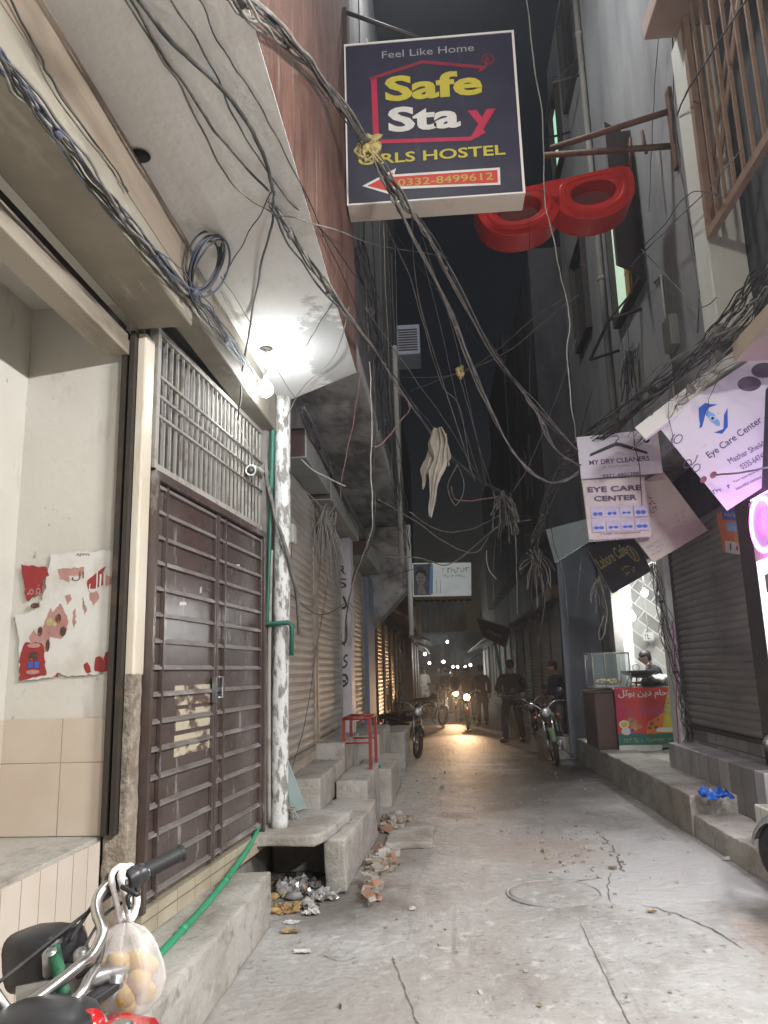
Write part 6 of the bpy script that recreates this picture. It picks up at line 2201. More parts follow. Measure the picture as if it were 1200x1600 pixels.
mb.build('lever', m_blackplastic, hb, local=True)
mb = LB()
c_ = U(74, 1492, y=2.02)
ax_ = (V3((-.80, .35, -.20))).normalized()
sd_ = ax_.cross(V3((0, 0, 1))).normalized()
up_ = sd_.cross(ax_)
sc_ = [(-.085, .05, .04), (-.07, .066, .055), (.0, .078, .066), (.06, .082, .07), (.07, .074, .062)]
vs = [c_ + ax_ * h_ + sd_ * (w_ * x_) + up_ * (q_ * z_) for h_, w_, q_ in sc_ for x_, z_ in [((abs(math.cos(t_)) ** .55) * (1 if math.cos(t_) > 0 else -1), (abs(math.sin(t_)) ** .55) * (1 if math.sin(t_) > 0 else -1)) for t_ in [2 * PI * k_ / 28 for k_ in range(28)]]]
mb.add(vs, [(i * 28 + j, i * 28 + (j + 1) % 28, (i + 1) * 28 + (j + 1) % 28, (i + 1) * 28 + j) for i in range(4) for j in range(28)] + [tuple(range(28))[::-1], tuple(range(112, 140))], 0, True)
hl = mb.build('headlight', m_blackplastic, b0, local=True)
mb = LB()
c2 = U(112, 1520, y=1.93)
mb.box(c2.x - .035, c2.x + .035, c2.y - .02, c2.y + .03, c2.z - .045, c2.z + .01)
for dx in (-.045, .03):
    mb.lathe([(.0, -.02), (.02, -.02), (.022, .03), (.012, .04), (.0, .04)], c2 + V3((dx, -.01, .02)), (.1, -.3, 1), 12)
mb.tube([c2 + V3((-.1, -.06, -.03)), c2 + V3((.10, .07, -.02))], .022, 10)
mb.build('bar_clamp', m_steel, b0, local=True)
mb = LB()
P0 = smooth_path(pts3([(83, 1478, 1.92), (90, 1510, 1.88), (98, 1545, 1.86), (104, 1566, 1.86)]), 6)
w_ = V3((.013, .006, .003))
vs = [p + w_ * s for p in P0 for s in (-1, 1)]
mb.add(vs, [(2 * i, 2 * i + 1, 2 * i + 3, 2 * i + 2) for i in range(len(P0) - 1)], 0, True)
so = mb.build('green_strap', M('green_ribbon', (.015, .10, .045), .6, [((.005, .03, .015), (30, 30, 60), .52, .6, .8)]), b0, local=True)
so.modifiers.new('t', 'SOLIDIFY').thickness = .002
mb = LB()
mb.tube(smooth_path(pts3([(-30, 1556, 1.80), (20, 1518, 1.84), (85, 1466, 1.92), (145, 1419, 2.0), (190, 1385, 2.04)]), 6), .0042, 6)
mb.tube(smooth_path(pts3([(110, 1470, 1.98), (125, 1445, 2.0), (150, 1410, 2.03), (188, 1384, 2.05)]), 6), .005, 6)
mb.tube(smooth_path(pts3([(130, 1485, 1.95), (143, 1460, 1.98), (165, 1428, 2.02), (195, 1408, 2.04)]), 6), .004, 6)
mb.tube(smooth_path(pts3([(162, 1450, 1.95), (158, 1490, 1.92), (148, 1510, 1.90), (120, 1525, 1.9)]), 6), .007, 6)
mb.build('control_cable', m_cable, b0, local=True)
mb = LB()
mb.tube(smooth_path(pts3([(150, 1512, 1.9), (138, 1530, 1.86), (125, 1555, 1.82), (100, 1572, 1.8)]), 6), .012, 8)
mb.build('indicator_stalk', m_chrome, b0, local=True)
mb = LB()
mb.lathe([(.0, -.03), (.026, -.026), (.034, 0), (.028, .024), (.0, .032)], U(140, 1606, y=1.76), (.3, -.6, .7), 16)
mb.lathe([(.035, -.004), (.038, 0), (.035, .004)], U(140, 1606, y=1.76), (.3, -.6, .7), 20, 1)
mb.build('indicator', [m_redlens, m_chrome], b0, local=True)
mb = LB()
mb.lathe([(.0, -.03), (.024, -.026), (.03, 0), (.022, .026), (.0, .03)], U(190, 1606, y=1.86), (.5, -.5, .5), 14)
mb.build('indicator', [m_redlens], b0, local=True)
mb = LB()
ct = U(60, 1606, y=1.74)
mb.ell(ct, (.13, .12, .045), 0, 20, 12, Matrix.Rotation(.5, 3, 'Z'), .12, 4)
mb.build('dash_cover', m_blackplastic, b0, local=True)

# plastic bag of potatoes on the handlebar
m_bag = bpy.data.materials.new('thin_clear_plastic')
m_bag.use_nodes = True
nt = m_bag.node_tree
b = nt.nodes['Principled BSDF']
b.inputs['Base Color'].default_value = (.82, .78, .76, 1)
b.inputs['Roughness'].default_value = .22
b.inputs['Specular IOR Level'].default_value = .8
tr = nt.nodes.new('ShaderNodeBsdfTransparent')
mxs = nt.nodes.new('ShaderNodeMixShader')
lw = nt.nodes.new('ShaderNodeLayerWeight')
lw.inputs[0].default_value = .35
nz = nt.nodes.new('ShaderNodeTexNoise')
nz.inputs['Scale'].default_value = 22
mr = nt.nodes.new('ShaderNodeMath')
mr.operation = 'MULTIPLY_ADD'
nt.links.new(lw.outputs['Facing'], mr.inputs[0])
mr.inputs[1].default_value = .55
mr.inputs[2].default_value = .24
nt.links.new(mr.outputs[0], mxs.inputs[0])
nt.links.new(tr.outputs[0], mxs.inputs[1])
nt.links.new(b.outputs[0], mxs.inputs[2])
nt.links.new(mxs.outputs[0], nt.nodes['Material Output'].inputs[0])
bc = U(203, 1520, y=2.0)
t = thing('plastic_bag', 'clear plastic bag of yellow potatoes hanging from the near handlebar', 'bag', tuple(bc + V3((0, 0, -.13))))
mb = MB()
nk = U(196, 1440, y=2.04)


def bagf(u, v):
    a = 2 * PI * u
    prof = [(.012, 0), (.022, .03), (.05, .10), (.078, .26), (.088, .45), (.090, .62), (.082, .8), (.06, .93), (.02, 1.0)]
    k = v * (len(prof) - 1)
    i = min(int(k), len(prof) - 2)
    f = k - i
    r_ = prof[i][0] * (1 - f) + prof[i + 1][0] * f
    h_ = prof[i][1] * (1 - f) + prof[i + 1][1] * f
    r_ *= 1 + .10 * math.sin(a * 7 + 3 * v) * (1 - v) + .10 * mnoise.noise(V3((math.cos(a) * 2, math.sin(a) * 2, v * 4)))
    return nk + V3((math.cos(a) * r_ + .012 * h_, math.sin(a) * r_ * .85, -.215 * h_))


mb.grid(bagf, 56, 32)
for k in range(9):                                   # gathered pleats above the contents
    a = 2 * PI * k / 9
    mb.tube([nk + V3((math.cos(a) * .012, math.sin(a) * .012, 0)), nk + V3((math.cos(a) * .05, math.sin(a) * .045, -.05)), nk + V3((math.cos(a + .1) * .082, math.sin(a + .1) * .07, -.11))], .0012, 4)
mb.build('body', m_bag, t)
mb = MB()
for o_ in (-.012, .012):
    P_ = smooth_path([nk + V3((o_, 0, 0)), U(190, 1415, y=2.03) + V3((o_, 0, 0)), U(187, 1374, y=2.03) + V3((o_, -.02, .016)), U(196, 1370, y=2.07) + V3((o_ * .4, .03, .015)), U(205, 1410, y=2.07) + V3((o_, .01, 0)), nk + V3((o_, .005, 0))], 6)
    mb.tube(P_, [.007 + .006 * abs(mnoise.noise(p * 30)) for p in P_], 7)
mb.build('tied_handle', M('white_gathered_plastic', (.75, .72, .70), .3, [((.6, .57, .55), 30, .45, .65, .7)], (60, .4), spec=.7), t)
m_pot = M('yellow_potato_skin', (.50, .33, .09), .5, [((.36, .22, .06), 9, .45, .7, .7), ((.58, .42, .18), 25, .55, .7, .6)], (40, .2))
random.seed(11)
for k, (dx, dy, dz) in enumerate(((-.04, -.03, -.205), (.02, -.045, -.21), (.055, .0, -.19), (-.01, .03, -.2), (-.055, .01, -.165), (.0, -.05, -.15), (.05, -.035, -.15), (-.045, -.04, -.14), (.03, .03, -.15), (.06, .0, -.125), (-.02, .0, -.12), (.02, -.06, -.18), (-.03, -.06, -.17), (.0, .0, -.215), (.035, -.01, -.11), (-.06, -.02, -.12), (.0, -.045, -.105))):
    mb = MB()
    mb.ell(nk + V3((dx, dy * .8, dz * .9 + .01)), (.030, .027, .028), 0, 14, 10, Matrix.Rotation(random.random() * 3, 3, 'Y'), .15, k)
    one(mb, 'potato', [m_pot], 'round yellow potato inside the clear plastic bag', 'potato', 'potatoes in the plastic bag')


# ================================================================== PEOPLE


def skin(name, J, edges, mat, parent, sub=2, root='pelvis'):
    """continuous body grown on a joint skeleton (Skin + Subdivision)"""
    names = [root] + [k for k in J if k != root]
    ix = {k: i for i, k in enumerate(names)}
    me = bpy.data.meshes.new(name)
    me.from_pydata([tuple(J[k][0]) for k in names], [(ix[a], ix[b]) for a, b in edges], [])
    me.materials.append(mat)
    o = bpy.data.objects.new(name, me)
    COL.objects.link(o)
    o.parent = parent
    sk = o.modifiers.new('skin', 'SKIN')
    sk.use_smooth_shade = True
    sk.branch_smoothing = .4
    lay = me.skin_vertices[0].data if me.skin_vertices else None
    for k in names:
        r = J[k][1]
        lay[ix[k]].radius = r if hasattr(r, '__len__') else (r, r)
        lay[ix[k]].use_root = (k == root)
    s = o.modifiers.new('subdivision', 'SUBSURF')
    s.levels = s.render_levels = sub
    return o


def person(label, loc, rz, pose, top, bottom, kameez=0.0, group=None, hairm=None, face=False, cap=None):
    """figure facing local +Y; pose overrides joint positions"""
    o = thing('person', label, 'person', loc, rz, group)
    Q = dict(pelvis=(0, 0, .95), belly=(0, .01, 1.10), chest=(0, .0, 1.30), neck0=(0, -.01, 1.44), neck=(0, .0, 1.51), jaw=(0, .035, 1.565), face=(0, .02, 1.63), crown=(0, .0, 1.705),
             sL=(-.17, -.01, 1.405), eL=(-.235, -.03, 1.13), wL=(-.24, .06, .90), pL=(-.24, .085, .83),
             sR=(.17, -.01, 1.405), eR=(.235, -.03, 1.13), wR=(.24, .06, .90), pR=(.24, .085, .83),
             hL=(-.09, 0, .90), kL=(-.105, .03, .50), aL=(-.11, -.02, .09), tL=(-.12, .13, .035),
             hR=(.09, 0, .90), kR=(.105, .03, .50), aR=(.11, -.02, .09), tR=(.12, .13, .035))
    Q.update(pose)
    Q = {k: V3(v) for k, v in Q.items()}
    rad = dict(pelvis=(.14, .10), belly=(.125, .09), chest=(.15, .10), neck0=(.075, .065), neck=.052, jaw=(.058, .066), face=(.074, .092), crown=(.055, .07),
               sL=.055, eL=.040, wL=.028, pL=(.036, .018), sR=.055, eR=.040, wR=.028, pR=(.036, .018), hL=.082, kL=.055, aL=.038, tL=.034, hR=.082, kR=.055, aR=.038, tR=.034)
    J = {k: (Q[k], rad[k]) for k in Q}
    for k, f in (('pelvis', .8), ('belly', .75), ('chest', .68), ('neck0', .72), ('sL', .75), ('sR', .75)):
        r_ = rad[k]
        J[k] = (Q[k], tuple(v * f for v in r_) if hasattr(r_, '__len__') else r_ * f)
    E_ = [('pelvis', 'belly'), ('belly', 'chest'), ('chest', 'neck0'), ('neck0', 'neck'), ('neck', 'jaw'), ('jaw', 'face'), ('face', 'crown')]
    for s in 'LR':
        E_ += [('chest', 's' + s), ('s' + s, 'e' + s), ('e' + s, 'w' + s), ('w' + s, 'p' + s), ('pelvis', 'h' + s), ('h' + s, 'k' + s), ('k' + s, 'a' + s), ('a' + s, 't' + s)]
        d = (Q['p' + s] - Q['w' + s]).normalized()
        sd = V3((1 if s == 'L' else -1, 0, 0))
        nrm = d.cross(sd).normalized()
        acr = nrm.cross(d).normalized()
        for i, (off, ln) in enumerate(((-.024, .062), (-.008, .074), (.009, .07), (.025, .055))):
            b = Q['p' + s] + acr * off + d * .022
            J['f%s%d' % (s, i)] = (b, .009)
            J['g%s%d' % (s, i)] = (b + d * ln * .55 + nrm * .006, .0085)
            J['i%s%d' % (s, i)] = (b + d * ln * .85 + nrm * .026, .007)
            E_ += [('p' + s, 'f%s%d' % (s, i)), ('f%s%d' % (s, i), 'g%s%d' % (s, i)), ('g%s%d' % (s, i), 'i%s%d' % (s, i))]
        b = Q['w' + s].lerp(Q['p' + s], .45) + acr * -.028
        J['u' + s] = (b + acr * -.012 + d * .012, .0105)
        J['v' + s] = (b + acr * -.024 + d * .045 + nrm * .012, .009)
        E_ += [('p' + s, 'u' + s), ('u' + s, 'v' + s)]
    fd = (Q['jaw'] - Q['neck'])
    fwd_ = V3((fd.x, fd.y, 0)).normalized() if fd.xy.length > .01 else V3((0, 1, 0))
    up_ = (Q['crown'] - Q['jaw']).normalized()
    side = up_.cross(fwd_).normalized()
    fwd_ = side.cross(up_).normalized()
    J['nose'] = (Q['face'] + fwd_ * .105 + up_ * -.018, .012)
    E_.append(('face', 'nose'))
    for s in (-1, 1):
        J['ear%d' % s] = (Q['face'] + side * s * .083 - up_ * .01, (.012, .022))
        E_.append(('face', 'ear%d' % s))
    skin('body', J, E_, m_skin, o)
    sh = {k: (Q[k], tuple(v + .022 for v in rad[k]) if hasattr(rad[k], '__len__') else rad[k] + .018) for k in ('pelvis', 'belly', 'chest', 'sL', 'eL', 'wL', 'sR', 'eR', 'wR')}
    sh['neck0'] = (Q['neck0'], (.095, .085))
    sh['neck'] = (Q['neck0'].lerp(Q['neck'], .55), (.066, .066))
    skin('jacket' if not kameez else 'kameez', sh, [e for e in E_ if e[0] in sh and e[1] in sh], top, o)
    tr_ = {k: (Q[k], tuple(v + .02 for v in rad[k]) if hasattr(rad[k], '__len__') else rad[k] + (.03 if kameez else .02)) for k in ('pelvis', 'hL', 'kL', 'aL', 'hR', 'kR', 'aR')}
    skin('trousers', tr_, [e for e in E_ if e[0] in tr_ and e[1] in tr_], bottom, o)
    if kameez:
        mb = MB()
        zt = Q['pelvis'].z + .05

        def sk_(u, v):
            a = 2 * PI * u
            r1, r2 = .165 + .05 * v, .13 + .06 * v
            f = 1 + .05 * math.sin(a * 6) * v
            return V3((Q['pelvis'].x + math.cos(a) * r1 * f, Q['pelvis'].y + math.sin(a) * r2 * f, zt - kameez * v))
        mb.grid(sk_, 36, 8)
        mb.build('kameez_skirt', top, o, local=True)
    hc = Q['face'].lerp(Q['crown'], .45) - fwd_ * .014
    rot = Matrix((side, fwd_, up_)).transposed()
    mb = MB()
    mb.ell(hc + up_ * .012, (.086, .098, .078), 0, 18, 12, rot, .06, 3)
    mb.ell(hc - fwd_ * .035 - up_ * .04, (.078, .065, .075), 0, 14, 10, rot, .05, 5)
    mb.build('hair' if cap is None else 'cap', cap or m_hair, o, local=True)
    for s in 'LR':
        mb = MB()
        d = (Q['t' + s] - Q['a' + s])
        d = V3((d.x, d.y, d.z))
        mb.tube(smooth_path([Q['a' + s] + V3((0, 0, -.01)) - d * .25, Q['a' + s] + V3((0, 0, -.03)), Q['t' + s].lerp(Q['a' + s], .4), Q['t' + s] + d * .3], 4), [.03, .038, .044, .048, .05, .05, .05, .05, .05, .05, .048, .042, .02], 10)
        mb.build('shoe', m_dark, o, local=True)
    if face:
        for s in (-1, 1):
            mb = MB()
            mb.ell(Q['face'] + fwd_ * .088 + side * s * .030 + up_ * .004, .011, 0, 8, 6)
            mb.build('eye', m_hair, o, local=True)
        mb = MB()
        mb.tube([Q['jaw'] + fwd_ * .078 + side * -.022 + up_ * .012, Q['jaw'] + fwd_ * .086 + up_ * .012, Q['jaw'] + fwd_ * .078 + side * .022 + up_ * .012], .006, 6)
        mb.build('lips', M('lips', (.22, .09, .07), .5, [((.18, .07, .06), 20, .45, .65, .7)]), o, local=True)
    return o


dk, nv, br, wh, gy, tan = cloth('black', (.009, .009, .010)), cloth('navy', (.012, .014, .032)), cloth('brown', (.10, .06, .045)), cloth('white', (.55, .54, .50)), cloth('grey', (.13, .13, .14)), cloth('tan', (.35, .29, .2))
mp_ = person('man in black jacket and navy trousers walking away in the dark lane', (1.47, 17.9, 0), R(12), dict(face=(0, .03, 1.64), crown=(0, .01, 1.715), eL=(-.26, .0, 1.13), wL=(-.17, .17, 1.05), pL=(-.13, .22, 1.08), eR=(.27, -.02, 1.14), wR=(.20, .16, 1.03), pR=(.16, .22, 1.05), kL=(-.14, .05, .5), aL=(-.17, -.04, .09), tL=(-.19, .1, .035), kR=(.12, .02, .5), aR=(.15, -.1, .1), tR=(.17, .05, .035)), dk, nv, 0)
mp_.scale = (1.22, 1.2, 1.03)
person('man in navy jacket standing behind the green-tanked motorcycle looking down', (2.12, 15.35, 0), R(118), dict(jaw=(0, .075, 1.545), face=(0, .075, 1.61), crown=(0, .06, 1.69), wL=(-.15, .19, 1.05), pL=(-.11, .25, 1.07), wR=(.14, .2, 1.04), pR=(.10, .26, 1.07)), nv, gy, 0, face=True)
person('cook in a dark shirt bending over the food stall counter', (3.42, 13.05, .36), R(95), dict(jaw=(0, .15, 1.30), face=(0, .17, 1.36), crown=(0, .17, 1.44), neck=(0, .09, 1.26), neck0=(0, .05, 1.20), chest=(0, .03, 1.08), belly=(0, .0, .98), pelvis=(0, -.03, .88), sL=(-.17, .04, 1.17), eL=(-.24, .12, .95), wL=(-.18, .32, .92), pL=(-.17, .39, .93), sR=(.17, .04, 1.17), eR=(.24, .12, .95), wR=(.18, .32, .92), pR=(.17, .39, .93)), nv, gy, 0, face=True)


def rider(label, b, top, bottom, helmet=None):
    h = b.rotation_euler.z
    f = V3((math.cos(h), math.sin(h), 0))
    p = V3(b.location) - f * .22
    z = .84
    person(label, (p.x, p.y, 0), h - PI / 2, dict(pelvis=(0, 0, z + .07), belly=(0, .03, z + .22), chest=(0, .07, z + .42), neck0=(0, .09, z + .55), neck=(0, .11, z + .61), jaw=(0, .15, z + .665), face=(0, .14, z + .73), crown=(0, .12, z + .81),
           sL=(-.17, .08, z + .50), eL=(-.28, .20, z + .30), wL=(-.33, .40, z + .20), pL=(-.345, .45, z + .19), sR=(.17, .08, z + .50), eR=(.28, .20, z + .30), wR=(.33, .40, z + .20), pR=(.345, .45, z + .19),
           hL=(-.09, .02, z + .02), kL=(-.2, .38, z - .08), aL=(-.17, .28, .30), tL=(-.19, .42, .25), hR=(.09, .02, z + .02), kR=(.2, .38, z - .08), aR=(.17, .28, .30), tR=(.19, .42, .25)), top, bottom, 0, face=True, cap=helmet)


rider('rider in dark jacket on the nearer motorcycle with its headlight on', b4, br, gy)
rider('rider in brown clothes on the following motorcycle', b5, br, gy, m_redframe)
person('dark figure walking behind the nearer rider', (1.05, 23.4, 0), R(5), {}, dk, dk, .35)
person('far pedestrian in white shalwar kameez at the lit end of the lane', (-1.0, 38.5, 0), R(160), {}, wh, wh, .5)
person('far pedestrian in pale yellow kameez beside the white-clad one', (.35, 39.5, 0), R(200), {}, tan, wh, .5)
person('far pedestrian in grey between the two pale ones', (-.35, 41.5, 0), R(150), {}, gy, dk, 0)
person('far pedestrian in dark clothes just left of the headlights', (.02, 36.5, 0), R(10), {}, nv, dk, 0)


# ================================================================== FOOD STALL
m_glass = bpy.data.materials.new('display_glass')
m_glass.use_nodes = True
nt = m_glass.node_tree
b = nt.nodes['Principled BSDF']
b.inputs['Base Color'].default_value = (.55, .72, .70, 1)
b.inputs['Roughness'].default_value = .1
tr = nt.nodes.new('ShaderNodeBsdfTransparent')
mxs = nt.nodes.new('ShaderNodeMixShader')
mxs.inputs[0].default_value = .16
nt.links.new(tr.outputs[0], mxs.inputs[1])
nt.links.new(b.outputs[0], mxs.inputs[2])
nt.links.new(mxs.outputs[0], nt.nodes['Material Output'].inputs[0])
t = thing('food_counter', 'steel food stall counter with colourful banner front', 'counter', (3.0, 12.6, .36))
mb = MB()
mb.box(2.57, 3.44, 12.22, 13.0, .38, 1.24)
mb.build('cabinet', m_steel, t, bevel=.01)
mb = MB()
mb.box(2.52, 3.48, 12.18, 13.05, 1.243, 1.27)
mb.build('counter_top', m_chrome, t, bevel=.006)
mb = MB()
mb.box(2.27, 2.565, 12.30, 13.3, .37, 1.20)
mb.box(2.25, 2.565, 12.28, 13.32, 1.203, 1.235)
mb.build('brown_cabinet', M('brown_laminate', (.10, .055, .042), .4, [((.06, .035, .028), (2, 2, 6), .45, .7, .8)]), t, bevel=.008)
t = thing('stall_banner', 'red and yellow food stall banner with white Urdu lettering', 'banner', (3.0, 12.2, .40))
mb = MB()
FR = Frame((2.545, 12.165, .44), (.9, -.02, -.0), (0, 0, 1))
mb.plate([FR.pt(0, 0), FR.pt(.88, 0), FR.pt(.90, .83), FR.pt(0, .83)], .008)
mb.build('flex', [m_redv, m_redv], t)
mb = MB()
blob(mb, FR, [(.64, .17), (.885, .17), (.895, .825), (.80, .825), (.70, .5)], 0, .002)
blob(mb, FR, [(.40, .12), (.64, .17), (.72, .5), (.60, .40), (.45, .33)], 1, .003)
blob(mb, FR, [(.0, .30), (.16, .45), (.12, .80), (.0, .82)], 2, .002)
blob(mb, FR, [(.0, .0), (.88, .0), (.88, .155), (.0, .165)], 3, .003)
blob(mb, FR, [(.0, -.085), (.62, -.085), (.62, -.002), (.0, -.002)], 4, .001)
put_text(mb, FR, '\uFEDE\uFB68\uFEEE\uFBA8 \uFEE6\uFEF3\uFEA9 \uFEE1\uFE8E\uFEA3\uFEAD\uFE8D', .05, .665, .80, .14, 4, .005, .025)
for k, (u0, w_) in enumerate(((.06, .74), (.18, .58), (.08, .76))):
    marks(mb, FR, u0, .58 - k * .075, w_, .045, 5 if k else 6, .006)
for (cu, cv, r_, m) in ((.10, .30, .075, 4), (.10, .30, .05, 0), (.22, .34, .075, 7), (.24, .25, .06, 1), (.12, .2, .07, 4), (.32, .27, .045, 7), (.50, .30, .03, 8), (.56, .25, .028, 8), (.47, .24, .025, 8), (.21, .21, .035, 5), (.6, .36, .02, 8)):
    blob(mb, FR, oval(cu, cv, r_, r_ * .8, 16), m, .0045 + .0003 * random.random() + .001 * (r_ < .06))
blob(mb, FR, [(.56, .185), (.88, .185), (.88, .245), (.56, .245)], 4, .004)
marks(mb, FR, .08, .045, .72, .06, 9, .006)
mb.build('print', [m_yel, m_orangev, m_crim, m_teal_v, m_let_w, m_blue_v, m_crim, M('cooked_food_print', (.40, .22, .10), .5, [((.2, .1, .04), 14, .45, .6, .8)]), M('dark_food_print', (.12, .06, .03), .5, [((.2, .1, .04), 14, .45, .6, .8)]), m_yel2], t)
t = thing('glass_case', 'glass food display case on the brown end of the counter', 'display case', (2.5, 12.6, 1.24))
mb = MB()
for p, q in (((2.28, 12.32), (2.84, 12.32)), ((2.84, 12.32), (2.84, 12.95)), ((2.84, 12.95), (2.28, 12.95)), ((2.28, 12.95), (2.28, 12.32))):
    for z in (1.28, 1.80):
        mb.tube([(p[0], p[1], z), (q[0], q[1], z)], .011, 6)
    mb.tube([(p[0], p[1], 1.272), (p[0], p[1], 1.80)], .011, 6)
mb.tube([(2.47, 12.32, 1.28), (2.47, 12.32, 1.8)], .009, 6)
mb.build('frame', m_grille, t)
mb = MB()
for (x0, x1, y0, y1) in ((2.29, 2.83, 12.318, 12.322), (2.278, 2.282, 12.33, 12.94), (2.838, 2.842, 12.33, 12.94)):
    mb.box(x0, x1, y0, y1, 1.29, 1.79)
mb.box(2.29, 2.83, 12.33, 12.94, 1.50, 1.504)
mb.build('pane', m_glass, t)
t = thing('food_tray', 'heap of yellow food in a steel tray inside the glass case', 'food', (2.55, 12.6, 1.275))
mb = MB()
mb.box(2.34, 2.78, 12.4, 12.88, 1.275, 1.31)
mb.build('tray', m_steel, t, bevel=.006)
mb = MB()
for k in range(40):
    mb.ell((2.56 + random.gauss(0, .09), 12.62 + random.gauss(0, .1), 1.33 + random.random() * .06), (.035, .03, .022), 0, 7, 5, None, .4, k)
mb.build('food', M('fried_food', (.50, .33, .12), .6, [((.3, .17, .06), 14, .45, .65, .8)]), t)
t = thing('wok', 'wide black iron wok with two ring handles on its burner stand', 'wok', (3.0, 12.55, 1.27))
mb = MB()
prof = [(.0, .0), (.08, .006), (.16, .03), (.23, .07), (.275, .115), (.28, .115), (.235, .062), (.16, .018), (.08, -.006), (.0, -.012)]
mb.lathe([(r_ * 1.05, h_ * .9) for r_, h_ in prof], (3.02, 12.5, 1.42), n=30)
w_ = mb.build('bowl', m_dark, t)
for s in (-1, 1):
    mb = MB()
    mb.torus((3.02 + s * .10, 12.26 + .0, 1.57), (0, 1, .1), .05, .008, 20, 6)
    mb.build('handle', m_steel, t)
mb = MB()
for k in range(6):
    a = 2 * PI * k / 6
    mb.tube([(3.02 + .16 * math.cos(a), 12.5 + .16 * math.sin(a), 1.44), (3.02 + .22 * math.cos(a), 12.5 + .22 * math.sin(a), 1.28)], .010, 6)
mb.torus((3.02, 12.5, 1.34), (0, 0, 1), .19, .008, 24, 6)
mb.build('burner_stand', m_dark, t)
mb = MB()
mb.grid(lambda u, v: V3((3.1 + .36 * u, 12.45 + .4 * v, 1.30 + .07 * math.sin(u * 7 + v * 4) * .5 + .05 * mnoise.noise(V3((u * 4, v * 4, 0))) + .06)), 14, 14)
o = one(mb, 'white_cloth', [cloth('cream_white', (.60, .57, .5))], 'crumpled white cloth behind the wok on the counter', 'cloth')
o.modifiers.new('t', 'SOLIDIFY').thickness = -.05
for (x, y, z, e, lab) in ((3.27, 12.7, 2.74, 270, 'bright bulb high in the food stall, the upper of two'), (3.10, 12.95, 2.38, 130, 'bright bulb on the white jamb of the food stall, the lower of two')):
    t = thing('stall_bulb', lab, 'lamp', (x, y, z), 0, 'bulbs in the food stall')
    mb = MB()
    mb.ell((x, y, z), (.05, .05, .06), 0, 14, 10)
    mb.build('glass', E('stall_bulb_glow', (.95, 1.0, 1.0), 90), t)
    mb = MB()
    mb.tube([(x, y, z + .05), (x, y, z + .12)], .022, 10)
    mb.tube([(x, y, z + .12), (x, y, 3.3)], .005, 5)
    mb.build('socket', m_white, t)
    light('stall_bulb_light', 'POINT', (x, y, z), e, (.95, 1.0, 1.0), .055, parent=t)
t = thing('menu_card', 'small white price card hanging in the food stall', 'card', (3.55, 13.9, 1.95))
mb = MB()
mb.box(3.48, 3.66, 13.9, 13.91, 2.02, 2.16)
mb.build('card', m_let_w, t)
mb = MB()
marks(mb, Frame((3.48, 13.9, 2.02), (1, 0, 0), (0, 0, 1)), .03, .03, .12, .08, 0, .004)
mb.build('lettering', m_let_k, t)
mb = MB()
mb.tube([(3.57, 13.905, 2.16), (3.57, 13.905, 3.3)], .008, 6)
mb.build('hanger', m_white, t)
mb = MB()
mb.box(2.33, 2.52, 11.15, 11.3, 2.85, 3.12)
mb.box(2.36, 2.49, 11.13, 11.15, 2.9, 3.05)
one(mb, 'electric_meter', [m_white], 'white electric meter hanging beside the cafe sign', 'meter', None, .01)

# ================================================================== LAMPS AND FAR LIGHTS
far = [((668, 986), 34, .07, 800, 'first lamp high on the gate side of the far lane'), ((699, 1003), 44, .07, 900, 'lamp hanging alone over the middle of the far lane'), ((693, 1034), 46, .09, 1000, 'street lamp beside the pale post at the far end'), ((671, 1036), 37, .06, 600, 'lamp just above the far lit shopfront'),
       ((708, 1042), 56, .085, 1200, 'leftmost lamp of the low row at the far end'), ((715, 1042), 56, .085, 0, 'second lamp of the low row at the far end'), ((727, 1042), 56, .085, 0, 'third lamp of the low row at the far end'), ((735, 1039), 50, .085, 800, 'rightmost lamp of the low row at the far end'), ((664, 1022), 32, .06, 320, 'narrow tube lamp under the dark canopy on the gate side')]
for (px, d, r_, e, lab) in far:
    p = U(px[0], px[1], y=d)
    t = thing('far_lamp', lab, 'lamp', tuple(p), 0, 'lamps at the far end of the lane')
    mb = MB()
    mb.ell(p, r_, 0, 12, 8)
    mb.build('globe', E('far_lamp_glow', (.95, 1.0, .97), 12), t)
    mb = MB()
    mb.lathe([(.02, .0), (.05, .03), (.03, .09), (.01, .12)], p + V3((0, 0, r_ * .8)), n=10)
    mb.tube([p + V3((0, 0, r_ + .08)), p + V3((0, 0, r_ + .9)), p + V3((-1.0 if p.x < .3 else 1.0, 0, r_ + 1.0))], .012, 5)
    mb.build('cap', m_steel, t)
    if e:
        light('far_lamp_light', 'POINT', p, e, (.95, 1.0, .97), r_, parent=t)
t = thing('lit_shopfront', 'blue-white lit shopfront at the far end on the gate side', 'shopfront', (-1.6, 41, 0))
mb = MB()
mb.box(-1.88, -1.4, 38.6, 38.75, .3, 2.9)
mb.build('frame', m_blue, t)
mb = MB()
mb.box(-1.86, -1.42, 38.57, 38.595, 1.5, 2.6)
mb.build('light_panel', E('shop_light_panel', (.75, .9, 1.0), 2.5), t)
mb = MB()
mb.tube([U(704, 1050, y=46), U(704, 1078, y=46)], .05, 8)
one(mb, 'lamp_post', [m_cable_w], 'pale post under the street lamp at the far end', 'post')

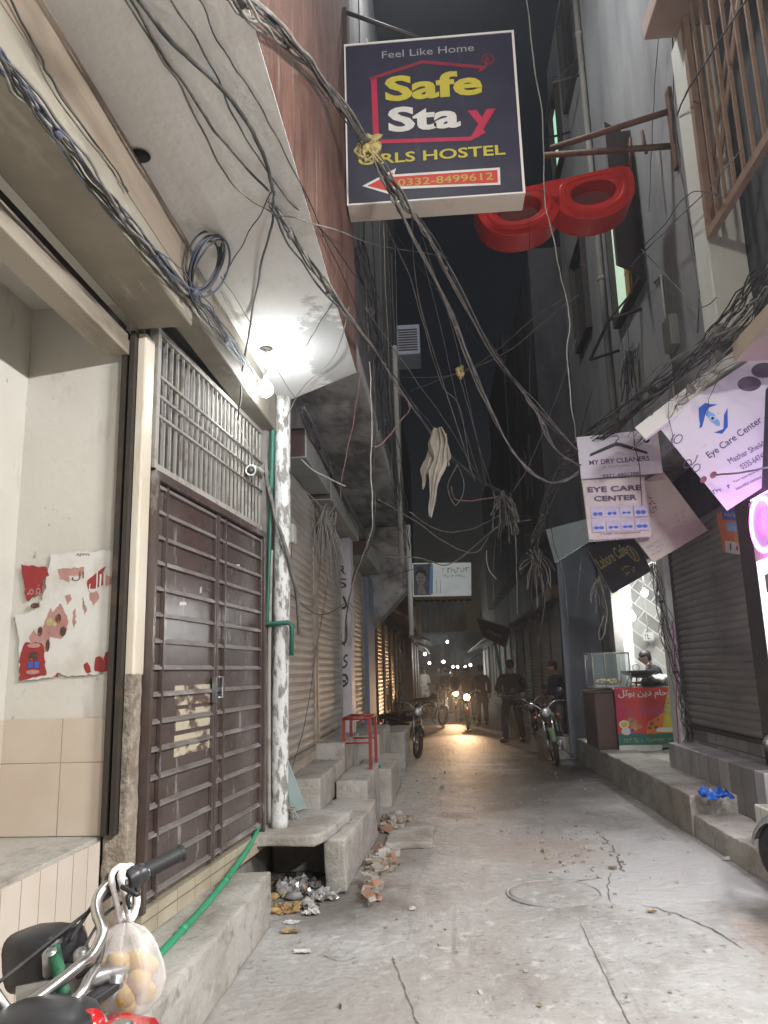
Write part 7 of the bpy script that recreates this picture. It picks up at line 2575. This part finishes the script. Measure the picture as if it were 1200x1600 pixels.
# security camera by the gate
cp = U(388, 735, y=5.75)
t = thing('security_camera', 'white security camera on an arm at the grille corner', 'camera', tuple(cp))
mb = MB()
mb.tube(smooth_path([V3((-1.44, 6.15, cp.z + .08)), cp + V3((.03, .16, .06)), cp + V3((.0, .06, .05))], 5), .018, 8)
mb.lathe([(.04, 0), (.045, .01), (.02, .03)], (-1.44, 6.16, cp.z + .08), (0, -1, 0), 12)
mb.build('arm', m_white, t)
mb = MB()
a_ = V3((.22, -1, -.30)).normalized()
mb.lathe([(.0, -.09), (.034, -.085), (.037, .03), (.043, .032), (.043, .055), (.034, .055), (.03, .045)], cp + V3((.02, .0, .0)), a_, 18)
cm = mb.build('housing', m_let_w, t)
mb = MB()
mb.lathe([(.030, .046), (.018, .052), (.0, .053)], cp + V3((.02, 0, 0)), a_, 16)
mb.build('lens', m_blackplastic, cm)

# ================================================================== LITTER


def crumple(c, sx, sy, sz, m, name, label, cat, seed, group=None):
    mb = MB()
    c = V3(c)

    def fn(u, v):
        a, b_ = u * 2 - 1, v * 2 - 1
        q = V3((a * 2.2 + seed * 5.1, b_ * 2.2, seed * 1.7))
        d = mnoise.noise_vector(q) * .45 + mnoise.noise_vector(q * 2.7) * .3
        z = abs(mnoise.noise(q * .8) + .35 * mnoise.noise(q * 2.2)) * sz * 1.0
        return c + V3(((a + d.x) * sx, (b_ + d.y) * sy, .004 + z))
    mb.grid(fn, 14, 14, 0, False)
    o = one(mb, name, [m], label, cat, group)
    o.modifiers.new('t', 'SOLIDIFY').thickness = .002
    return o


m_foil = M('silver_wrapper_foil', (.62, .61, .60), .28, [((.35, .34, .33), 9, .45, .7, .7)], metal=.6)
m_paper = M('white_litter_paper', (.62, .60, .57), .7, [((.4, .37, .32), 9, .5, .7, .7)])
m_brownp = M('brown_litter', (.40, .27, .12), .7, [((.2, .12, .05), 9, .45, .7, .8)])
m_greyp = M('grey_litter_film', (.30, .29, .29), .4, [((.14, .13, .12), 9, .45, .7, .8)])
LT = [((455, 1395), .09, .10, .16, m_foil, 'tall crumpled silver wrapper at the mouth of the hollow step'), ((505, 1405), .10, .07, .12, m_foil, 'wide crumpled silver wrapper in the rubbish by the hollow step'), ((485, 1385), .10, .08, .10, m_greyp, 'grey plastic film in the rubbish by the hollow step'), ((520, 1385), .07, .06, .13, m_greyp, 'upright scrap of grey film beside the block corner'),
      ((450, 1425), .07, .06, .07, m_brownp, 'brown food scrap at the front of the rubbish'), ((475, 1418), .07, .05, .06, m_brownp, 'yellow-brown peel in the rubbish pile'), ((486, 1428), .05, .04, .05, m_paper, 'white crumpled paper at the front of the rubbish'), ((455, 1442), .05, .03, .015, m_paper, 'flat white paper scrap lying before the rubbish'), ((452, 1457), .05, .025, .02, m_brownp, 'brown crust lying alone on the street'), ((472, 1487), .05, .028, .008, m_paper, 'flat white paper card on the street below the rubbish'),
      ((572, 1392), .03, .03, .05, M('pink_wrapper', (.55, .12, .22), .5, [((.6, .4, .4), 30, .5, .6, .8)]), 'small pink wrapper at the foot of the broad step'), ((645, 1421), .02, .02, .02, m_paper, 'tiny white scrap in the middle of the street'), ((1141, 1343), .05, .03, .03, m_paper, 'white scrap by the low kerb'), ((1018, 1425), .025, .02, .02, m_brownp, 'tiny brown scrap on the smooth street patch'), ((540, 1290), .0, .0, .0, None, '')]
for k, (p, sx, sy, sz, m, lab) in enumerate(LT):
    if m is None:
        continue
    w0 = U(p[0], p[1], z=0)
    crumple((w0.x, w0.y, 0), sx, sy, sz, m, 'litter_scrap', lab, 'litter', k + 1, 'scraps of litter on the street')
w0 = U(1145, 1258, z=.38)
crumple((2.45, 7.75, .375), .12, .10, .12, M('blue_polythene', (.02, .12, .50), .35, [((.01, .07, .3), 9, .45, .7, .7)]), 'blue_bag', 'crumpled blue polythene bag lying beside the white tiled steps', 'bag', 31)
crumple((-.93, 9.85, .455), .09, .06, .06, M('teal_cloth', (.03, .28, .25), .7, [((.02, .15, .14), 9, .45, .7, .7)]), 'teal_rag', 'small teal rag on the flat cement block', 'rag', 33)
mb = MB()
for k in range(170):
    x, y = (random.uniform(-.7, 2.2), random.uniform(3.2, 13)) if k < 80 else (random.gauss(1.05, .3), random.gauss(7.3, .8))
    r_ = random.uniform(.006, .022) * (1 if random.random() < .9 else 1.8)
    r_ *= .8
    mb.stone((x, y, ground_h(x, y) + r_ * .3), (r_, r_ * random.uniform(.6, 1.4), r_ * .6), random.choice((0, 0, 1)), k)
one(mb, 'gravel', [m_ledge, m_rough], 'loose grit and pebbles scattered over the street', 'grit', kind='stuff')
mb = MB()
for k in range(46):
    y = random.uniform(5.6, 6.6)
    x = random.uniform(-1.45, -.95)
    r_ = random.uniform(.015, .05)
    mb.ell((x, y, r_ * .5), (r_, r_ * random.uniform(.6, 1.6), r_ * .7), random.randrange(4), 6, 4, Matrix.Rotation(random.random() * 3, 3, 'Z'), .7, k)
one(mb, 'rubbish', [m_greyp, m_dark, m_brownp, m_ledge], 'dark heap of rubbish inside the hollow under the slab', 'rubbish', kind='stuff')


# ================================================================== HAZE
m_haze = bpy.data.materials.new('smoky_night_air')
m_haze.use_nodes = True
nt = m_haze.node_tree
nt.nodes.remove(nt.nodes['Principled BSDF'])
vol = nt.nodes.new('ShaderNodeVolumePrincipled')
vol.inputs['Color'].default_value = (.80, .84, .90, 1)
vol.inputs['Density'].default_value = .0030
vol.inputs['Anisotropy'].default_value = .72
nt.links.new(vol.outputs[0], nt.nodes['Material Output'].inputs['Volume'])
mb = MB()
mb.box(-62, 62, -42, 202, -1.0, 15.5)
tag(mb.build('haze', m_haze, origin=(0, 80, -1)), kind='stuff')
